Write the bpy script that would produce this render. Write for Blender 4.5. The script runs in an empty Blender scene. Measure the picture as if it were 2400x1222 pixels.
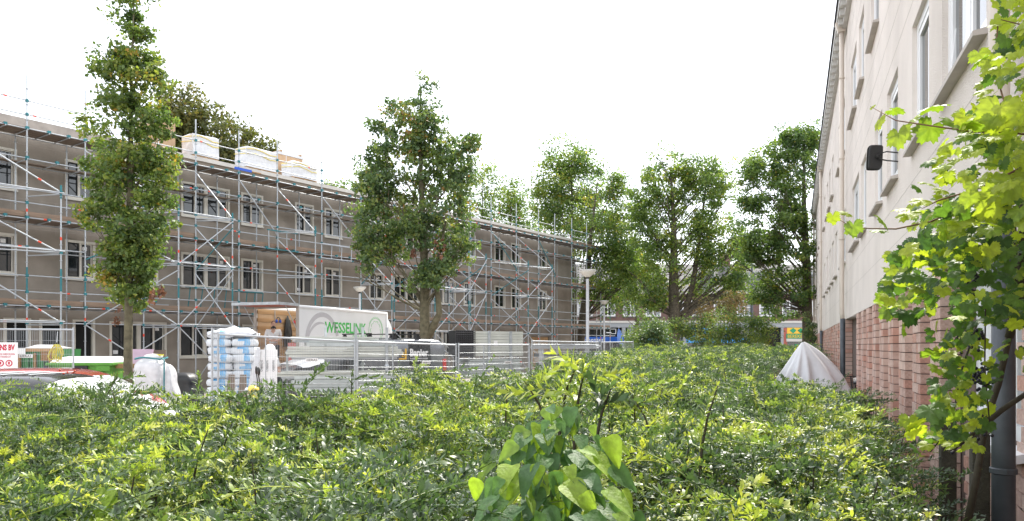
import bpy, bmesh, math, random
import numpy as np
from mathutils import Vector, Matrix, Euler
from math import sin, cos, pi, radians

random.seed(7)
rng = np.random.default_rng(7)
S = bpy.context.scene
COL = S.collection

# ---------------------------------------------------------------- camera, sky, sun, exposure
EYE, FPX, HZ = 1.7, 1750.0, 811.0
cam_d = bpy.data.cameras.new('camera')
cam_d.sensor_width = 36.0
cam_d.lens = FPX / 2400.0 * 36.0
cam_d.shift_y = (HZ - 611.0) / 2400.0
cam_d.clip_start, cam_d.clip_end = 0.05, 3000.0
cam = bpy.data.objects.new('camera', cam_d)
cam.location = (0, 0, EYE)
cam.rotation_euler = (radians(90), 0, 0)
COL.objects.link(cam)
S.camera = cam

SUN_AZ, SUN_EL = radians(23), radians(50)
W = bpy.data.worlds.new("World")
S.world = W
W.use_nodes = True
wn, wl = W.node_tree.nodes, W.node_tree.links
wn.clear()
sky = wn.new('ShaderNodeTexSky')
sky.sky_type = 'NISHITA'
sky.sun_disc = False
sky.sun_elevation, sky.sun_rotation = SUN_EL, SUN_AZ
b1 = wn.new('ShaderNodeBackground'); b1.inputs[1].default_value = 0.06
wl.new(sky.outputs[0], b1.inputs[0])
b2 = wn.new('ShaderNodeBackground')           # bright even cloud
b2.inputs[0].default_value = (1.0, 0.985, 0.97, 1); b2.inputs[1].default_value = 0.86
ad = wn.new('ShaderNodeAddShader'); wo = wn.new('ShaderNodeOutputWorld')
wl.new(b1.outputs[0], ad.inputs[0]); wl.new(b2.outputs[0], ad.inputs[1]); wl.new(ad.outputs[0], wo.inputs[0])

sd = bpy.data.lights.new('sun', 'SUN')
sd.energy, sd.angle, sd.color = 4.0, radians(0.6), (1.0, 0.95, 0.86)
so = bpy.data.objects.new('sun', sd)
sv = Vector((sin(SUN_AZ) * cos(SUN_EL), cos(SUN_AZ) * cos(SUN_EL), sin(SUN_EL)))
so.rotation_euler = (-sv).to_track_quat('-Z', 'Y').to_euler()
so.location = sv * 60
COL.objects.link(so)

S.view_settings.view_transform = 'Standard'
S.view_settings.look = 'None'
S.view_settings.gamma = 1.0
S.view_settings.use_curve_mapping = False
S.view_settings.exposure = 0.92
S.render.engine = 'CYCLES'
S.cycles.max_bounces = 7
S.cycles.transparent_max_bounces = 8
S.cycles.use_denoising = True

# ---------------------------------------------------------------- helpers
def P(px, Y, py=None):
    """a point of the photograph at depth Y -> where it stands"""
    return Vector(((px - 1200) / FPX * Y, Y, EYE + (HZ - py) / FPX * Y if py is not None else 0.0))

def link_obj(name, data, parent=None):
    o = bpy.data.objects.new(name, data)
    COL.objects.link(o)
    if parent is not None:
        o.parent = parent
    return o

def thing(name, label, cat, loc=(0, 0, 0), rz=0.0, group=None):
    o = link_obj(name, None)
    o.location = loc
    o.rotation_euler = (0, 0, rz)
    o['label'] = label
    o['category'] = cat
    if group:
        o['group'] = group
    return o

def tag(o, label, cat, group=None):
    o['label'] = label; o['category'] = cat
    if group: o['group'] = group
    return o

def kind(o, k):
    o['kind'] = k
    return o

class MB:
    """collects shapes for ONE mesh object"""
    def __init__(s):
        s.v, s.f = [], []
    def add(s, vs, fs):
        n = len(s.v)
        s.v += [tuple(a) for a in vs]
        s.f += [tuple(i + n for i in q) for q in fs]
        return s
    def box(s, x0, x1, y0, y1, z0, z1):
        return s.add([(x0, y0, z0), (x1, y0, z0), (x1, y1, z0), (x0, y1, z0), (x0, y0, z1), (x1, y0, z1), (x1, y1, z1), (x0, y1, z1)],
                     [(0, 3, 2, 1), (4, 5, 6, 7), (0, 1, 5, 4), (1, 2, 6, 5), (2, 3, 7, 6), (3, 0, 4, 7)])
    def hexa(s, p):
        return s.add(p, [(0, 3, 2, 1), (4, 5, 6, 7), (0, 1, 5, 4), (1, 2, 6, 5), (2, 3, 7, 6), (3, 0, 4, 7)])
    def tube(s, pts, r, n=6, cap=True):
        pts = [Vector(p) for p in pts]
        rs = r if isinstance(r, (list, tuple)) else [r] * len(pts)
        t0 = (pts[1] - pts[0]).normalized()
        ref = Vector((0, 0, 1)) if abs(t0.z) < 0.9 else Vector((1, 0, 0))
        a = t0.cross(ref).normalized()
        rings = []
        for i, p in enumerate(pts):
            t = (pts[min(i + 1, len(pts) - 1)] - pts[max(i - 1, 0)]).normalized()
            a = (a - t * a.dot(t)).normalized()
            b = t.cross(a)
            rings.append([p + (a * cos(2 * pi * k / n) + b * sin(2 * pi * k / n)) * rs[i] for k in range(n)])
        vs = [q for R in rings for q in R]
        fs = []
        for i in range(len(pts) - 1):
            for k in range(n):
                fs.append((i * n + k, i * n + (k + 1) % n, (i + 1) * n + (k + 1) % n, (i + 1) * n + k))
        if cap:
            fs.append(tuple(range(n - 1, -1, -1)))
            fs.append(tuple((len(pts) - 1) * n + k for k in range(n)))
        return s.add(vs, fs)
    def lathe(s, prof, n=16, c=(0, 0, 0)):
        vs, fs = [], []
        for r, z in prof:
            for k in range(n):
                vs.append((c[0] + r * cos(2 * pi * k / n), c[1] + r * sin(2 * pi * k / n), c[2] + z))
        for i in range(len(prof) - 1):
            for k in range(n):
                fs.append((i * n + k, i * n + (k + 1) % n, (i + 1) * n + (k + 1) % n, (i + 1) * n + k))
        fs.append(tuple(range(n - 1, -1, -1)))
        fs.append(tuple((len(prof) - 1) * n + k for k in range(n)))
        return s.add(vs, fs)
    def prism(s, poly, y0, y1):
        """polygon in x,z pushed along y"""
        n = len(poly)
        vs = [(x, y0, z) for x, z in poly] + [(x, y1, z) for x, z in poly]
        fs = [tuple(range(n)), tuple(range(2 * n - 1, n - 1, -1))]
        fs += [(k, k + n, (k + 1) % n + n, (k + 1) % n) for k in range(n)]
        return s.add(vs, fs)
    def ball(s, c, r, nu=8, nv=6):
        rx, ry, rz = (r, r, r) if not isinstance(r, (tuple, list)) else r
        vs, fs = [], []
        for i in range(1, nv):
            a = pi * i / nv
            for k in range(nu):
                b = 2 * pi * k / nu
                vs.append((c[0] + rx * sin(a) * cos(b), c[1] + ry * sin(a) * sin(b), c[2] + rz * cos(a)))
        vs += [(c[0], c[1], c[2] + rz), (c[0], c[1], c[2] - rz)]
        for i in range(nv - 2):
            for k in range(nu):
                fs.append((i * nu + k, (i + 1) * nu + k, (i + 1) * nu + (k + 1) % nu, i * nu + (k + 1) % nu))
        T, B = len(vs) - 2, len(vs) - 1
        for k in range(nu):
            fs.append((T, k, (k + 1) % nu))
            fs.append((B, (nv - 2) * nu + (k + 1) % nu, (nv - 2) * nu + k))
        return s.add(vs, fs)
    def mesh(s, name):
        m = bpy.data.meshes.new(name)
        m.from_pydata(s.v, [], s.f)
        m.update()
        return m
    def build(s, name, mat, parent=None, smooth=False, bevel=0.0):
        m = s.mesh(name)
        m.materials.append(mat)
        if smooth:
            m.polygons.foreach_set('use_smooth', [True] * len(m.polygons))
        o = link_obj(name, m, parent)
        if bevel:
            b = o.modifiers.new('bevel', 'BEVEL'); b.width = bevel; b.segments = 2; b.limit_method = 'ANGLE'
        return o

def np_mesh(name, V, F, mat, parent=None, tone=None, smooth=False):
    m = bpy.data.meshes.new(name)
    V = np.ascontiguousarray(V, dtype=np.float32); F = np.ascontiguousarray(F, dtype=np.int32)
    k = F.shape[1]
    m.vertices.add(len(V)); m.vertices.foreach_set('co', V.ravel())
    m.loops.add(F.size); m.loops.foreach_set('vertex_index', F.ravel())
    m.polygons.add(len(F))
    m.polygons.foreach_set('loop_start', np.arange(0, F.size, k, dtype=np.int32))
    m.polygons.foreach_set('loop_total', np.full(len(F), k, dtype=np.int32))
    if smooth:
        m.polygons.foreach_set('use_smooth', np.ones(len(F), dtype=bool))
    m.update(calc_edges=True)
    if tone is not None:
        a = m.attributes.new('tone', 'FLOAT', 'POINT')
        a.data.foreach_set('value', np.ascontiguousarray(tone, dtype=np.float32))
    m.materials.append(mat)
    return link_obj(name, m, parent)

def copy_to(o, parent=None, **kw):
    c = o.copy()
    COL.objects.link(c)
    c.parent = parent
    return c

# ---------------------------------------------------------------- materials
def mat(name, col, rough=0.6, metal=0.0, var=0.12, scale=6.0, bump=0.0, bscale=None, spec=0.5, col2=None, dirt=0.0, coat=0.0):
    m = bpy.data.materials.new(name)
    m.use_nodes = True
    N, L = m.node_tree.nodes, m.node_tree.links
    p = N['Principled BSDF']
    tc = N.new('ShaderNodeTexCoord')
    nz = N.new('ShaderNodeTexNoise'); nz.inputs['Scale'].default_value = scale; nz.inputs['Detail'].default_value = 6
    L.new(tc.outputs['Object'], nz.inputs['Vector'])
    rp = N.new('ShaderNodeValToRGB')
    c2 = col2 if col2 else tuple(min(1, c * (1 + var)) for c in col)
    c1 = tuple(c * (1 - var) for c in col)
    rp.color_ramp.elements[0].position, rp.color_ramp.elements[1].position = 0.32, 0.68
    rp.color_ramp.elements[0].color = (*c1, 1); rp.color_ramp.elements[1].color = (*c2, 1)
    L.new(nz.outputs['Fac'], rp.inputs['Fac'])
    out = rp.outputs['Color']
    if dirt:
        n2 = N.new('ShaderNodeTexNoise'); n2.inputs['Scale'].default_value = scale * 0.23; n2.inputs['Detail'].default_value = 8
        mp = N.new('ShaderNodeMapping'); mp.inputs['Scale'].default_value = (1.6, 1.6, 0.5)
        L.new(tc.outputs['Object'], mp.inputs['Vector']); L.new(mp.outputs['Vector'], n2.inputs['Vector'])
        r2 = N.new('ShaderNodeValToRGB')
        r2.color_ramp.elements[0].position, r2.color_ramp.elements[1].position = 0.45, 0.75
        r2.color_ramp.elements[0].color = (0, 0, 0, 1); r2.color_ramp.elements[1].color = (dirt, dirt, dirt, 1)
        L.new(n2.outputs['Fac'], r2.inputs['Fac'])
        mx = N.new('ShaderNodeMix'); mx.data_type = 'RGBA'; mx.blend_type = 'MIX'
        L.new(r2.outputs['Color'], mx.inputs[0]); L.new(out, mx.inputs[6])
        mx.inputs[7].default_value = (col[0] * 0.35, col[1] * 0.33, col[2] * 0.3, 1)
        out = mx.outputs[2]
    L.new(out, p.inputs['Base Color'])
    p.inputs['Roughness'].default_value = rough
    p.inputs['Metallic'].default_value = metal
    p.inputs['Specular IOR Level'].default_value = spec
    p.inputs['Coat Weight'].default_value = coat
    if bump:
        nb = N.new('ShaderNodeTexNoise'); nb.inputs['Scale'].default_value = bscale or scale * 8; nb.inputs['Detail'].default_value = 5
        L.new(tc.outputs['Object'], nb.inputs['Vector'])
        bp = N.new('ShaderNodeBump'); bp.inputs['Strength'].default_value = bump; bp.inputs['Distance'].default_value = 0.02
        L.new(nb.outputs['Fac'], bp.inputs['Height']); L.new(bp.outputs['Normal'], p.inputs['Normal'])
    return m

def leaf_mat(name, stops, rough=0.4, trans=0.35, spec=0.5, noise=3.0, tmul=(1.5, 1.6, 0.7), bump=0):
    """stops: colours from old dark leaf to young leaf, driven by tone: leaf age, depth in the hedge, painted sun and shade on climbers"""
    m = bpy.data.materials.new(name)
    m.use_nodes = True
    N, L = m.node_tree.nodes, m.node_tree.links
    p = N['Principled BSDF']; out = N['Material Output']
    at = N.new('ShaderNodeAttribute'); at.attribute_name = 'tone'
    rp = N.new('ShaderNodeValToRGB')
    cr = rp.color_ramp
    while len(cr.elements) < len(stops): cr.elements.new(0.5)
    for e, (t, c) in zip(cr.elements, stops):
        e.position = t; e.color = (*c, 1)
    L.new(at.outputs['Fac'], rp.inputs['Fac'])
    tc = N.new('ShaderNodeTexCoord'); nz = N.new('ShaderNodeTexNoise'); nz.inputs['Scale'].default_value = noise; nz.inputs['Detail'].default_value = 4
    L.new(tc.outputs['Object'], nz.inputs['Vector'])
    mr = N.new('ShaderNodeMapRange'); mr.inputs['From Min'].default_value = .3; mr.inputs['From Max'].default_value = .7; mr.inputs['To Min'].default_value = .72; mr.inputs['To Max'].default_value = 1.25
    L.new(nz.outputs['Fac'], mr.inputs['Value'])
    hs = N.new('ShaderNodeHueSaturation'); L.new(mr.outputs['Result'], hs.inputs['Value']); L.new(rp.outputs['Color'], hs.inputs['Color'])
    rp = hs
    L.new(rp.outputs['Color'], p.inputs['Base Color'])
    p.inputs['Roughness'].default_value = rough
    p.inputs['Specular IOR Level'].default_value = spec
    if bump:
        n3 = N.new('ShaderNodeTexNoise'); n3.inputs['Scale'].default_value = bump; n3.inputs['Detail'].default_value = 3
        L.new(tc.outputs['Object'], n3.inputs['Vector'])
        bp = N.new('ShaderNodeBump'); bp.inputs['Strength'].default_value = .22; bp.inputs['Distance'].default_value = .015
        L.new(n3.outputs['Fac'], bp.inputs['Height']); L.new(bp.outputs['Normal'], p.inputs['Normal'])
    tr = N.new('ShaderNodeBsdfTranslucent')
    mu = N.new('ShaderNodeMix'); mu.data_type = 'RGBA'; mu.blend_type = 'MULTIPLY'; mu.inputs[0].default_value = 1
    L.new(rp.outputs['Color'], mu.inputs[6]); mu.inputs[7].default_value = (*tmul, 1)
    L.new(mu.outputs[2], tr.inputs['Color'])
    ms = N.new('ShaderNodeMixShader'); ms.inputs[0].default_value = trans
    L.new(p.outputs[0], ms.inputs[1]); L.new(tr.outputs[0], ms.inputs[2]); L.new(ms.outputs[0], out.inputs['Surface'])
    return m

M = {}
M['concrete'] = mat('concrete', (0.30, 0.262, 0.22), 0.9, var=0.12, scale=1.6, bump=0.3, bscale=40, dirt=0.5)
M['slab'] = mat('slab', (0.42, 0.38, 0.345), 0.9, var=0.15, scale=3, bump=0.2, bscale=30, dirt=0.3)
M['trim_white'] = mat('trim_white', (0.62, 0.60, 0.56), 0.6, var=0.06, scale=4, dirt=0.2)
M['win_frame'] = mat('window_frame', (0.66, 0.63, 0.56), 0.45, var=0.05, scale=3, dirt=0.15)
M['white_pvc'] = mat('white_pvc', (0.80, 0.81, 0.83), 0.3, var=0.03, scale=3)
M['paper'] = mat('paper', (0.8, 0.8, 0.8), 0.7, var=0.02)
def glass_mat(name, col=(0.012, 0.015, 0.017), rough=0.03):
    m = mat(name, col, rough, var=0.3, scale=0.7, spec=0.8)
    p = m.node_tree.nodes['Principled BSDF']; p.inputs['IOR'].default_value = 1.6
    return m
def translucent_panel(name, col):
    m = bpy.data.materials.new(name); m.use_nodes = True
    N, L = m.node_tree.nodes, m.node_tree.links
    p = N['Principled BSDF']; p.inputs['Base Color'].default_value = (*col, 1); p.inputs['Roughness'].default_value = .4
    tr = N.new('ShaderNodeBsdfTranslucent'); tr.inputs['Color'].default_value = (*col, 1)
    ms = N.new('ShaderNodeMixShader'); ms.inputs[0].default_value = .6
    L.new(p.outputs[0], ms.inputs[1]); L.new(tr.outputs[0], ms.inputs[2]); L.new(ms.outputs[0], N['Material Output'].inputs['Surface'])
    return m
M['roof_panel'] = translucent_panel('roof_panel', (0.85, 0.85, 0.82))
M['glass'] = glass_mat('glass')
M['car_glass'] = glass_mat('car_glass', (0.03, 0.04, 0.045))
M['dark'] = mat('dark_interior', (0.012, 0.012, 0.012), 0.9)
M['stucco'] = mat('stucco', (0.80, 0.735, 0.685), 0.92, var=0.05, scale=1.3, bump=0.7, bscale=70, dirt=0.28)
M['mortar'] = mat('mortar', (0.16, 0.12, 0.105), 0.95, var=0.2, scale=20)
M['brick'] = mat('brick', (0.63, 0.41, 0.345), 0.9, var=0.16, scale=5.0, bump=0.5, bscale=60, dirt=0.25, col2=(0.69, 0.50, 0.43))
M['brick_red'] = mat('brick_red', (0.60, 0.345, 0.275), 0.9, var=0.16, scale=5.0, bump=0.5, bscale=60, dirt=0.25)
M['brick_pale'] = mat('brick_pale', (0.68, 0.50, 0.43), 0.9, var=0.12, scale=5.0, bump=0.5, bscale=60, dirt=0.2)
M['sill'] = mat('sill', (0.50, 0.46, 0.425), 0.7, var=0.1)
M['pipe_cream'] = mat('pipe_cream', (0.62, 0.55, 0.48), 0.45, var=0.05, scale=3, dirt=0.2)
M['zinc'] = mat('zinc', (0.075, 0.085, 0.098), 0.5, metal=0.3, var=0.2, scale=9, dirt=0.3)
M['gutter'] = mat('gutter', (0.55, 0.54, 0.52), 0.6, var=0.08, scale=5, dirt=0.3)
M['roofing'] = mat('roofing', (0.05, 0.05, 0.055), 0.85, var=0.2)
M['galv'] = mat('galvanised', (0.47, 0.50, 0.53), 0.45, metal=0.4, var=0.15, scale=7, dirt=0.2)
M['teal'] = mat('teal_paint', (0.03, 0.19, 0.22), 0.55, var=0.2, scale=9, dirt=0.3)
M['red_tape'] = mat('red_tape', (0.75, 0.07, 0.03), 0.5, var=0.05)
M['plank'] = mat('plank', (0.20, 0.155, 0.12), 0.85, var=0.25, scale=4, bump=0.2, dirt=0.4)
M['toeboard'] = mat('toeboard', (0.28, 0.20, 0.145), 0.8, var=0.2, scale=3, bump=0.15, dirt=0.3)
M['timber'] = mat('timber', (0.42, 0.25, 0.12), 0.75, var=0.2, scale=4, bump=0.15)
M['cardboard'] = mat('cardboard', (0.50, 0.34, 0.21), 0.85, var=0.08, scale=3, dirt=0.12)
M['wrap'] = mat('shrink_wrap', (0.66, 0.67, 0.70), 0.25, var=0.1, scale=5, bump=0.5, bscale=14)
M['block_grey'] = mat('block_grey', (0.45, 0.45, 0.45), 0.8, var=0.1)
M['yellow_strap'] = mat('yellow_strap', (0.75, 0.58, 0.05), 0.5)
M['bark'] = mat('bark', (0.10, 0.085, 0.062), 0.95, var=0.4, scale=9, bump=0.8, bscale=25)
M['bark_green'] = mat('bark_green', (0.135, 0.12, 0.075), 0.95, var=0.35, scale=7, bump=0.8, bscale=25)
M['white_paint'] = mat('white_paint', (0.80, 0.81, 0.82), 0.3, var=0.03, scale=2, coat=0.3, dirt=0.06)
M['red_paint'] = mat('red_paint', (0.50, 0.09, 0.085), 0.2, var=0.06, scale=3, coat=1.0)
M['black_paint'] = mat('black_paint', (0.02, 0.02, 0.022), 0.2, var=0.1, coat=0.5)
M['van_grey'] = mat('van_grey', (0.15, 0.157, 0.17), 0.26, metal=0.45, var=0.1, scale=3, coat=0.7, dirt=0.15)
M['black_plastic'] = mat('black_plastic', (0.02, 0.02, 0.021), 0.55, var=0.2)
M['rubber'] = mat('rubber', (0.018, 0.018, 0.018), 0.85, var=0.3)
M['chrome'] = mat('chrome', (0.6, 0.6, 0.62), 0.25, metal=0.9)
M['lamp_sky_sheen'] = mat('headlamp_sky_sheen', (0.7, 0.72, 0.75), 0.12, var=0.1, scale=30)  # headlamp lens; on windscreens its pale colour is a painted sky reflection
M['red_lamp'] = mat('tail_lamp', (0.6, 0.03, 0.03), 0.2)
M['green_text'] = mat('green_print', (0.06, 0.50, 0.09), 0.4, var=0.03)
M['grey_print'] = mat('grey_print', (0.52, 0.51, 0.53), 0.4, var=0.03)
M['white_print'] = mat('white_print', (0.85, 0.85, 0.85), 0.4, var=0.02)
M['yellow_print'] = mat('yellow_print', (0.85, 0.50, 0.04), 0.4, var=0.03)
M['plate_yellow'] = mat('plate_yellow', (0.85, 0.47, 0.02), 0.35, var=0.03)
M['blue_print'] = mat('blue_print', (0.02, 0.10, 0.55), 0.4, var=0.03)
M['dark_print'] = mat('dark_print', (0.05, 0.05, 0.06), 0.5)
M['red_print'] = mat('red_print', (0.55, 0.03, 0.06), 0.5)
M['panel_metal'] = mat('cladding_metal', (0.50, 0.55, 0.545), 0.4, metal=0.25, var=0.12, scale=3, dirt=0.15)
M['panel_light'] = mat('cladding_light', (0.60, 0.62, 0.57), 0.4, metal=0.15, var=0.08, scale=3, dirt=0.12)
M['bag_white'] = mat('bag_white', (0.72, 0.76, 0.80), 0.3, var=0.08, scale=6, bump=0.6, bscale=9)
M['bag_blue'] = mat('bag_blue', (0.12, 0.42, 0.76), 0.3, var=0.1, scale=9, bump=0.5, bscale=9, col2=(0.34, 0.58, 0.82))
M['poly_bag'] = mat('poly_bag', (0.66, 0.66, 0.68), 0.35, var=0.12, scale=6, bump=0.9, bscale=8)
M['tarp'] = mat('tarp', (0.62, 0.63, 0.66), 0.33, var=0.05, scale=3, bump=0.35, bscale=11, dirt=0.08)
M['black_tarp'] = mat('black_tarp', (0.02, 0.021, 0.023), 0.45, var=0.3, scale=5, bump=0.8, bscale=7)
M['green_bin'] = mat('green_bin', (0.10, 0.30, 0.035), 0.45, var=0.08, dirt=0.15)
M['green_skip'] = mat('green_skip', (0.022, 0.16, 0.04), 0.55, var=0.15, dirt=0.4)
M['rust'] = mat('rust', (0.25, 0.09, 0.03), 0.85, var=0.5, scale=12, col2=(0.40, 0.22, 0.07))
M['pink_foam'] = mat('pink_foam', (0.62, 0.44, 0.58), 0.8, var=0.04)
M['yellow_cable'] = mat('yellow_cable', (0.72, 0.62, 0.07), 0.5, var=0.08)
M['scooter_yellow'] = mat('scooter_yellow', (0.75, 0.56, 0.08), 0.3, var=0.06, coat=0.3, dirt=0.2)
M['seat_black'] = mat('seat_black', (0.02, 0.02, 0.022), 0.4, var=0.2)
M['skin'] = mat('skin', (0.55, 0.34, 0.26), 0.55, var=0.08, scale=9)
M['tshirt'] = mat('tshirt', (0.72, 0.72, 0.74), 0.85, var=0.06, scale=9, bump=0.4, bscale=15)
M['trousers'] = mat('trousers', (0.07, 0.075, 0.085), 0.9, var=0.2, scale=9, bump=0.4, bscale=15)
M['hair'] = mat('hair', (0.16, 0.085, 0.045), 0.7, var=0.3, scale=40)
M['lamp_glass'] = mat('lamp_bowl', (0.72, 0.70, 0.64), 0.35, var=0.06, scale=6)
M['lamp_pole'] = mat('lamp_pole', (0.60, 0.62, 0.65), 0.5, var=0.08, scale=5, dirt=0.2)
M['paving'] = mat('paving', (0.36, 0.32, 0.30), 0.9, var=0.15, scale=3, bump=0.3, bscale=20, dirt=0.2)
M['asphalt'] = mat('asphalt', (0.06, 0.06, 0.062), 0.9, var=0.2, scale=8, bump=0.3)
M['soil'] = mat('soil', (0.05, 0.038, 0.026), 0.95, var=0.4, scale=5, bump=0.6)
M['far_brick'] = mat('far_brick', (0.17, 0.105, 0.092), 0.9, var=0.15, scale=3)
M['far_tile'] = mat('far_tile', (0.11, 0.105, 0.11), 0.8, var=0.2, scale=4)
M['shop_blue'] = mat('shop_blue', (0.06, 0.36, 0.80), 0.4, var=0.04)
M['shop_deep'] = mat('shop_deep', (0.01, 0.09, 0.42), 0.4, var=0.04)
M['shop_grey'] = mat('shop_grey', (0.33, 0.35, 0.37), 0.6, var=0.08)
M['shop_green'] = mat('shop_green', (0.01, 0.30, 0.13), 0.4, var=0.04)
M['shop_red'] = mat('shop_red', (0.40, 0.11, 0.08), 0.6, var=0.06)
M['flag'] = mat('flag_cloth', (0.16, 0.28, 0.65), 0.8, var=0.1)
M['wood_post'] = mat('wood_post', (0.055, 0.05, 0.035), 0.9, var=0.4, scale=9, bump=0.5)
M['stem_dark'] = mat('stem_dark', (0.055, 0.045, 0.03), 0.85, var=0.3, scale=20)
M['stem_brown'] = mat('stem_brown', (0.17, 0.09, 0.05), 0.7, var=0.3, scale=20)
M['stem_green'] = mat('stem_green', (0.16, 0.22, 0.05), 0.6, var=0.2, scale=20)
M['grape'] = mat('grape', (0.012, 0.012, 0.025), 0.4, var=0.3)
M['berry'] = mat('berry', (0.50, 0.06, 0.02), 0.35)
M['leaf_berberis'] = leaf_mat('leaf_berberis', [(0, (0.055, 0.095, 0.052)), (0.35, (0.115, 0.18, 0.072)), (0.65, (0.28, 0.37, 0.08)), (1, (0.56, 0.58, 0.12))], rough=0.45, trans=0.32, spec=0.7)
M['leaf_vine'] = leaf_mat('leaf_vine', [(0, (0.045, 0.10, 0.03)), (0.5, (0.13, 0.23, 0.035)), (1, (0.40, 0.46, 0.045))], rough=0.5, trans=0.5, bump=7)
M['leaf_bindweed'] = leaf_mat('leaf_bindweed', [(0, (0.085, 0.17, 0.075)), (0.5, (0.13, 0.25, 0.075)), (1, (0.30, 0.42, 0.045))], rough=0.55, trans=0.42, bump=9)
M['leaf_oak'] = leaf_mat('leaf_oak', [(0, (0.06, 0.11, 0.042)), (0.5, (0.13, 0.195, 0.055)), (0.85, (0.27, 0.30, 0.06)), (1, (0.36, 0.23, 0.05))], rough=0.5, trans=0.42)
M['leaf_oak_dark'] = leaf_mat('leaf_oak_dark', [(0, (0.055, 0.10, 0.05)), (0.5, (0.11, 0.175, 0.068)), (0.9, (0.25, 0.30, 0.07)), (1, (0.33, 0.18, 0.07))], rough=0.45, trans=0.35)
M['leaf_lime'] = leaf_mat('leaf_lime', [(0, (0.06, 0.115, 0.045)), (0.5, (0.15, 0.225, 0.055)), (0.85, (0.29, 0.33, 0.07)), (1, (0.42, 0.32, 0.06))], rough=0.5, trans=0.45)
M['leaf_gold'] = leaf_mat('leaf_gold', [(0, (0.06, 0.08, 0.035)), (0.5, (0.13, 0.14, 0.04)), (1, (0.28, 0.20, 0.055))], rough=0.6, trans=0.35)
M['leaf_tan'] = leaf_mat('leaf_tan', [(0, (0.10, 0.12, 0.05)), (0.5, (0.30, 0.22, 0.11)), (1, (0.48, 0.32, 0.19))], rough=0.6, trans=0.3)
M['leaf_dead'] = leaf_mat('leaf_dead', [(0, (0.13, 0.06, 0.04)), (1, (0.26, 0.12, 0.075))], rough=0.7, trans=0.2)

def text(name, s, size, loc, rot, m, parent, width=None, extrude=0.004, align='LEFT', bold=0.0):
    c = bpy.data.curves.new(name, 'FONT')
    c.body = s; c.size = size; c.extrude = extrude; c.align_x = align
    c.resolution_u = 2; c.offset = bold
    tmp = bpy.data.objects.new(name, c)
    COL.objects.link(tmp)
    me = bpy.data.meshes.new_from_object(tmp.evaluated_get(bpy.context.evaluated_depsgraph_get()))
    bpy.data.objects.remove(tmp); bpy.data.curves.remove(c)
    me.name = name
    me.materials.clear(); me.materials.append(m)
    o = link_obj(name, me, parent)
    o.location = loc; o.rotation_euler = rot
    if width:
        xs_ = [v.co.x for v in me.vertices]
        w = max(xs_) - min(xs_)
        if w > 0: o.scale = (width / w, 1, 1)
    return o

# unit pieces that are shared
UNIT = {}
def unit_tube(m, n=8):
    k = ('tube', m.name, n)
    if k not in UNIT:
        b = MB(); b.tube([(0, 0, 0), (0, 0, 1)], 1.0, n)
        me = b.mesh('tube_' + m.name); me.materials.append(m)
        me.polygons.foreach_set('use_smooth', [len(p.vertices) == 4 for p in me.polygons])
        UNIT[k] = me
    return UNIT[k]
def tube_part(name, p, q, r, m, parent, n=8):
    p, q = Vector(p), Vector(q)
    d = q - p
    o = link_obj(name, unit_tube(m, n), parent)
    o.rotation_mode = 'QUATERNION'
    o.location = p
    o.rotation_quaternion = d.to_track_quat('Z', 'Y')
    o.scale = (r, r, d.length)
    return o
def unit_box(m):
    k = ('box', m.name)
    if k not in UNIT:
        me = MB().box(-.5, .5, -.5, .5, -.5, .5).mesh('block_' + m.name); me.materials.append(m); UNIT[k] = me
    return UNIT[k]
def box_part(name, x0, x1, y0, y1, z0, z1, m, parent):
    o = link_obj(name, unit_box(m), parent)
    o.location = ((x0 + x1) / 2, (y0 + y1) / 2, (z0 + z1) / 2)
    o.scale = (x1 - x0, y1 - y0, z1 - z0)
    return o

def wall_mesh(mb, u0, u1, z0, z1, holes, y, depth, sign):
    """front sheet at y with real openings and their reveals, going inwards by depth along sign*y"""
    us = sorted({u0, u1, *[h[0] for h in holes], *[h[1] for h in holes]})
    zs = sorted({z0, z1, *[h[2] for h in holes], *[h[3] for h in holes]})
    us = [u for u in us if u0 <= u <= u1]; zs = [z for z in zs if z0 <= z <= z1]
    for a, b in zip(us, us[1:]):
        for c, d in zip(zs, zs[1:]):
            um, zm = (a + b) / 2, (c + d) / 2
            if any(h[0] < um < h[1] and h[2] < zm < h[3] for h in holes): continue
            mb.add([(a, y, c), (b, y, c), (b, y, d), (a, y, d)], [(0, 1, 2, 3)])
    yi = y + sign * depth
    for a, b, c, d in holes:
        for q in ([(a, y, c), (a, yi, c), (a, yi, d), (a, y, d)], [(b, y, c), (b, y, d), (b, yi, d), (b, yi, c)],
                  [(a, y, d), (a, yi, d), (b, yi, d), (b, y, d)], [(a, y, c), (b, y, c), (b, yi, c), (a, yi, c)]):
            mb.add(q, [(0, 1, 2, 3)])

# ---------------------------------------------------------------- ground
g = MB(); g.add([(-150, -30, 0), (150, -30, 0), (150, 900, 0), (-150, 900, 0)], [(0, 1, 2, 3)])
kind(g.build('ground', M['paving']), 'structure')
g = MB(); g.box(-40, 90, 64, 72, 0.004, 0.008)
kind(g.build('road', M['asphalt']), 'structure')
g = MB(); g.box(-40, 90, 72, 77.9, 0.0, 0.13)
kind(g.build('pavement', M['paving']), 'structure')
g = MB(); g.add([(-7.2, -1, .006), (0.9, -1, .006), (4.4, 9.5, .006), (13.2, 33.5, .006), (7.3, 33.5, .006), (-1.7, 9.0, .006), (-7.2, 9.0, .006)], [(0, 1, 2, 3, 4, 5, 6)])
kind(g.build('planting_bed', M['soil']), 'structure')

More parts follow.
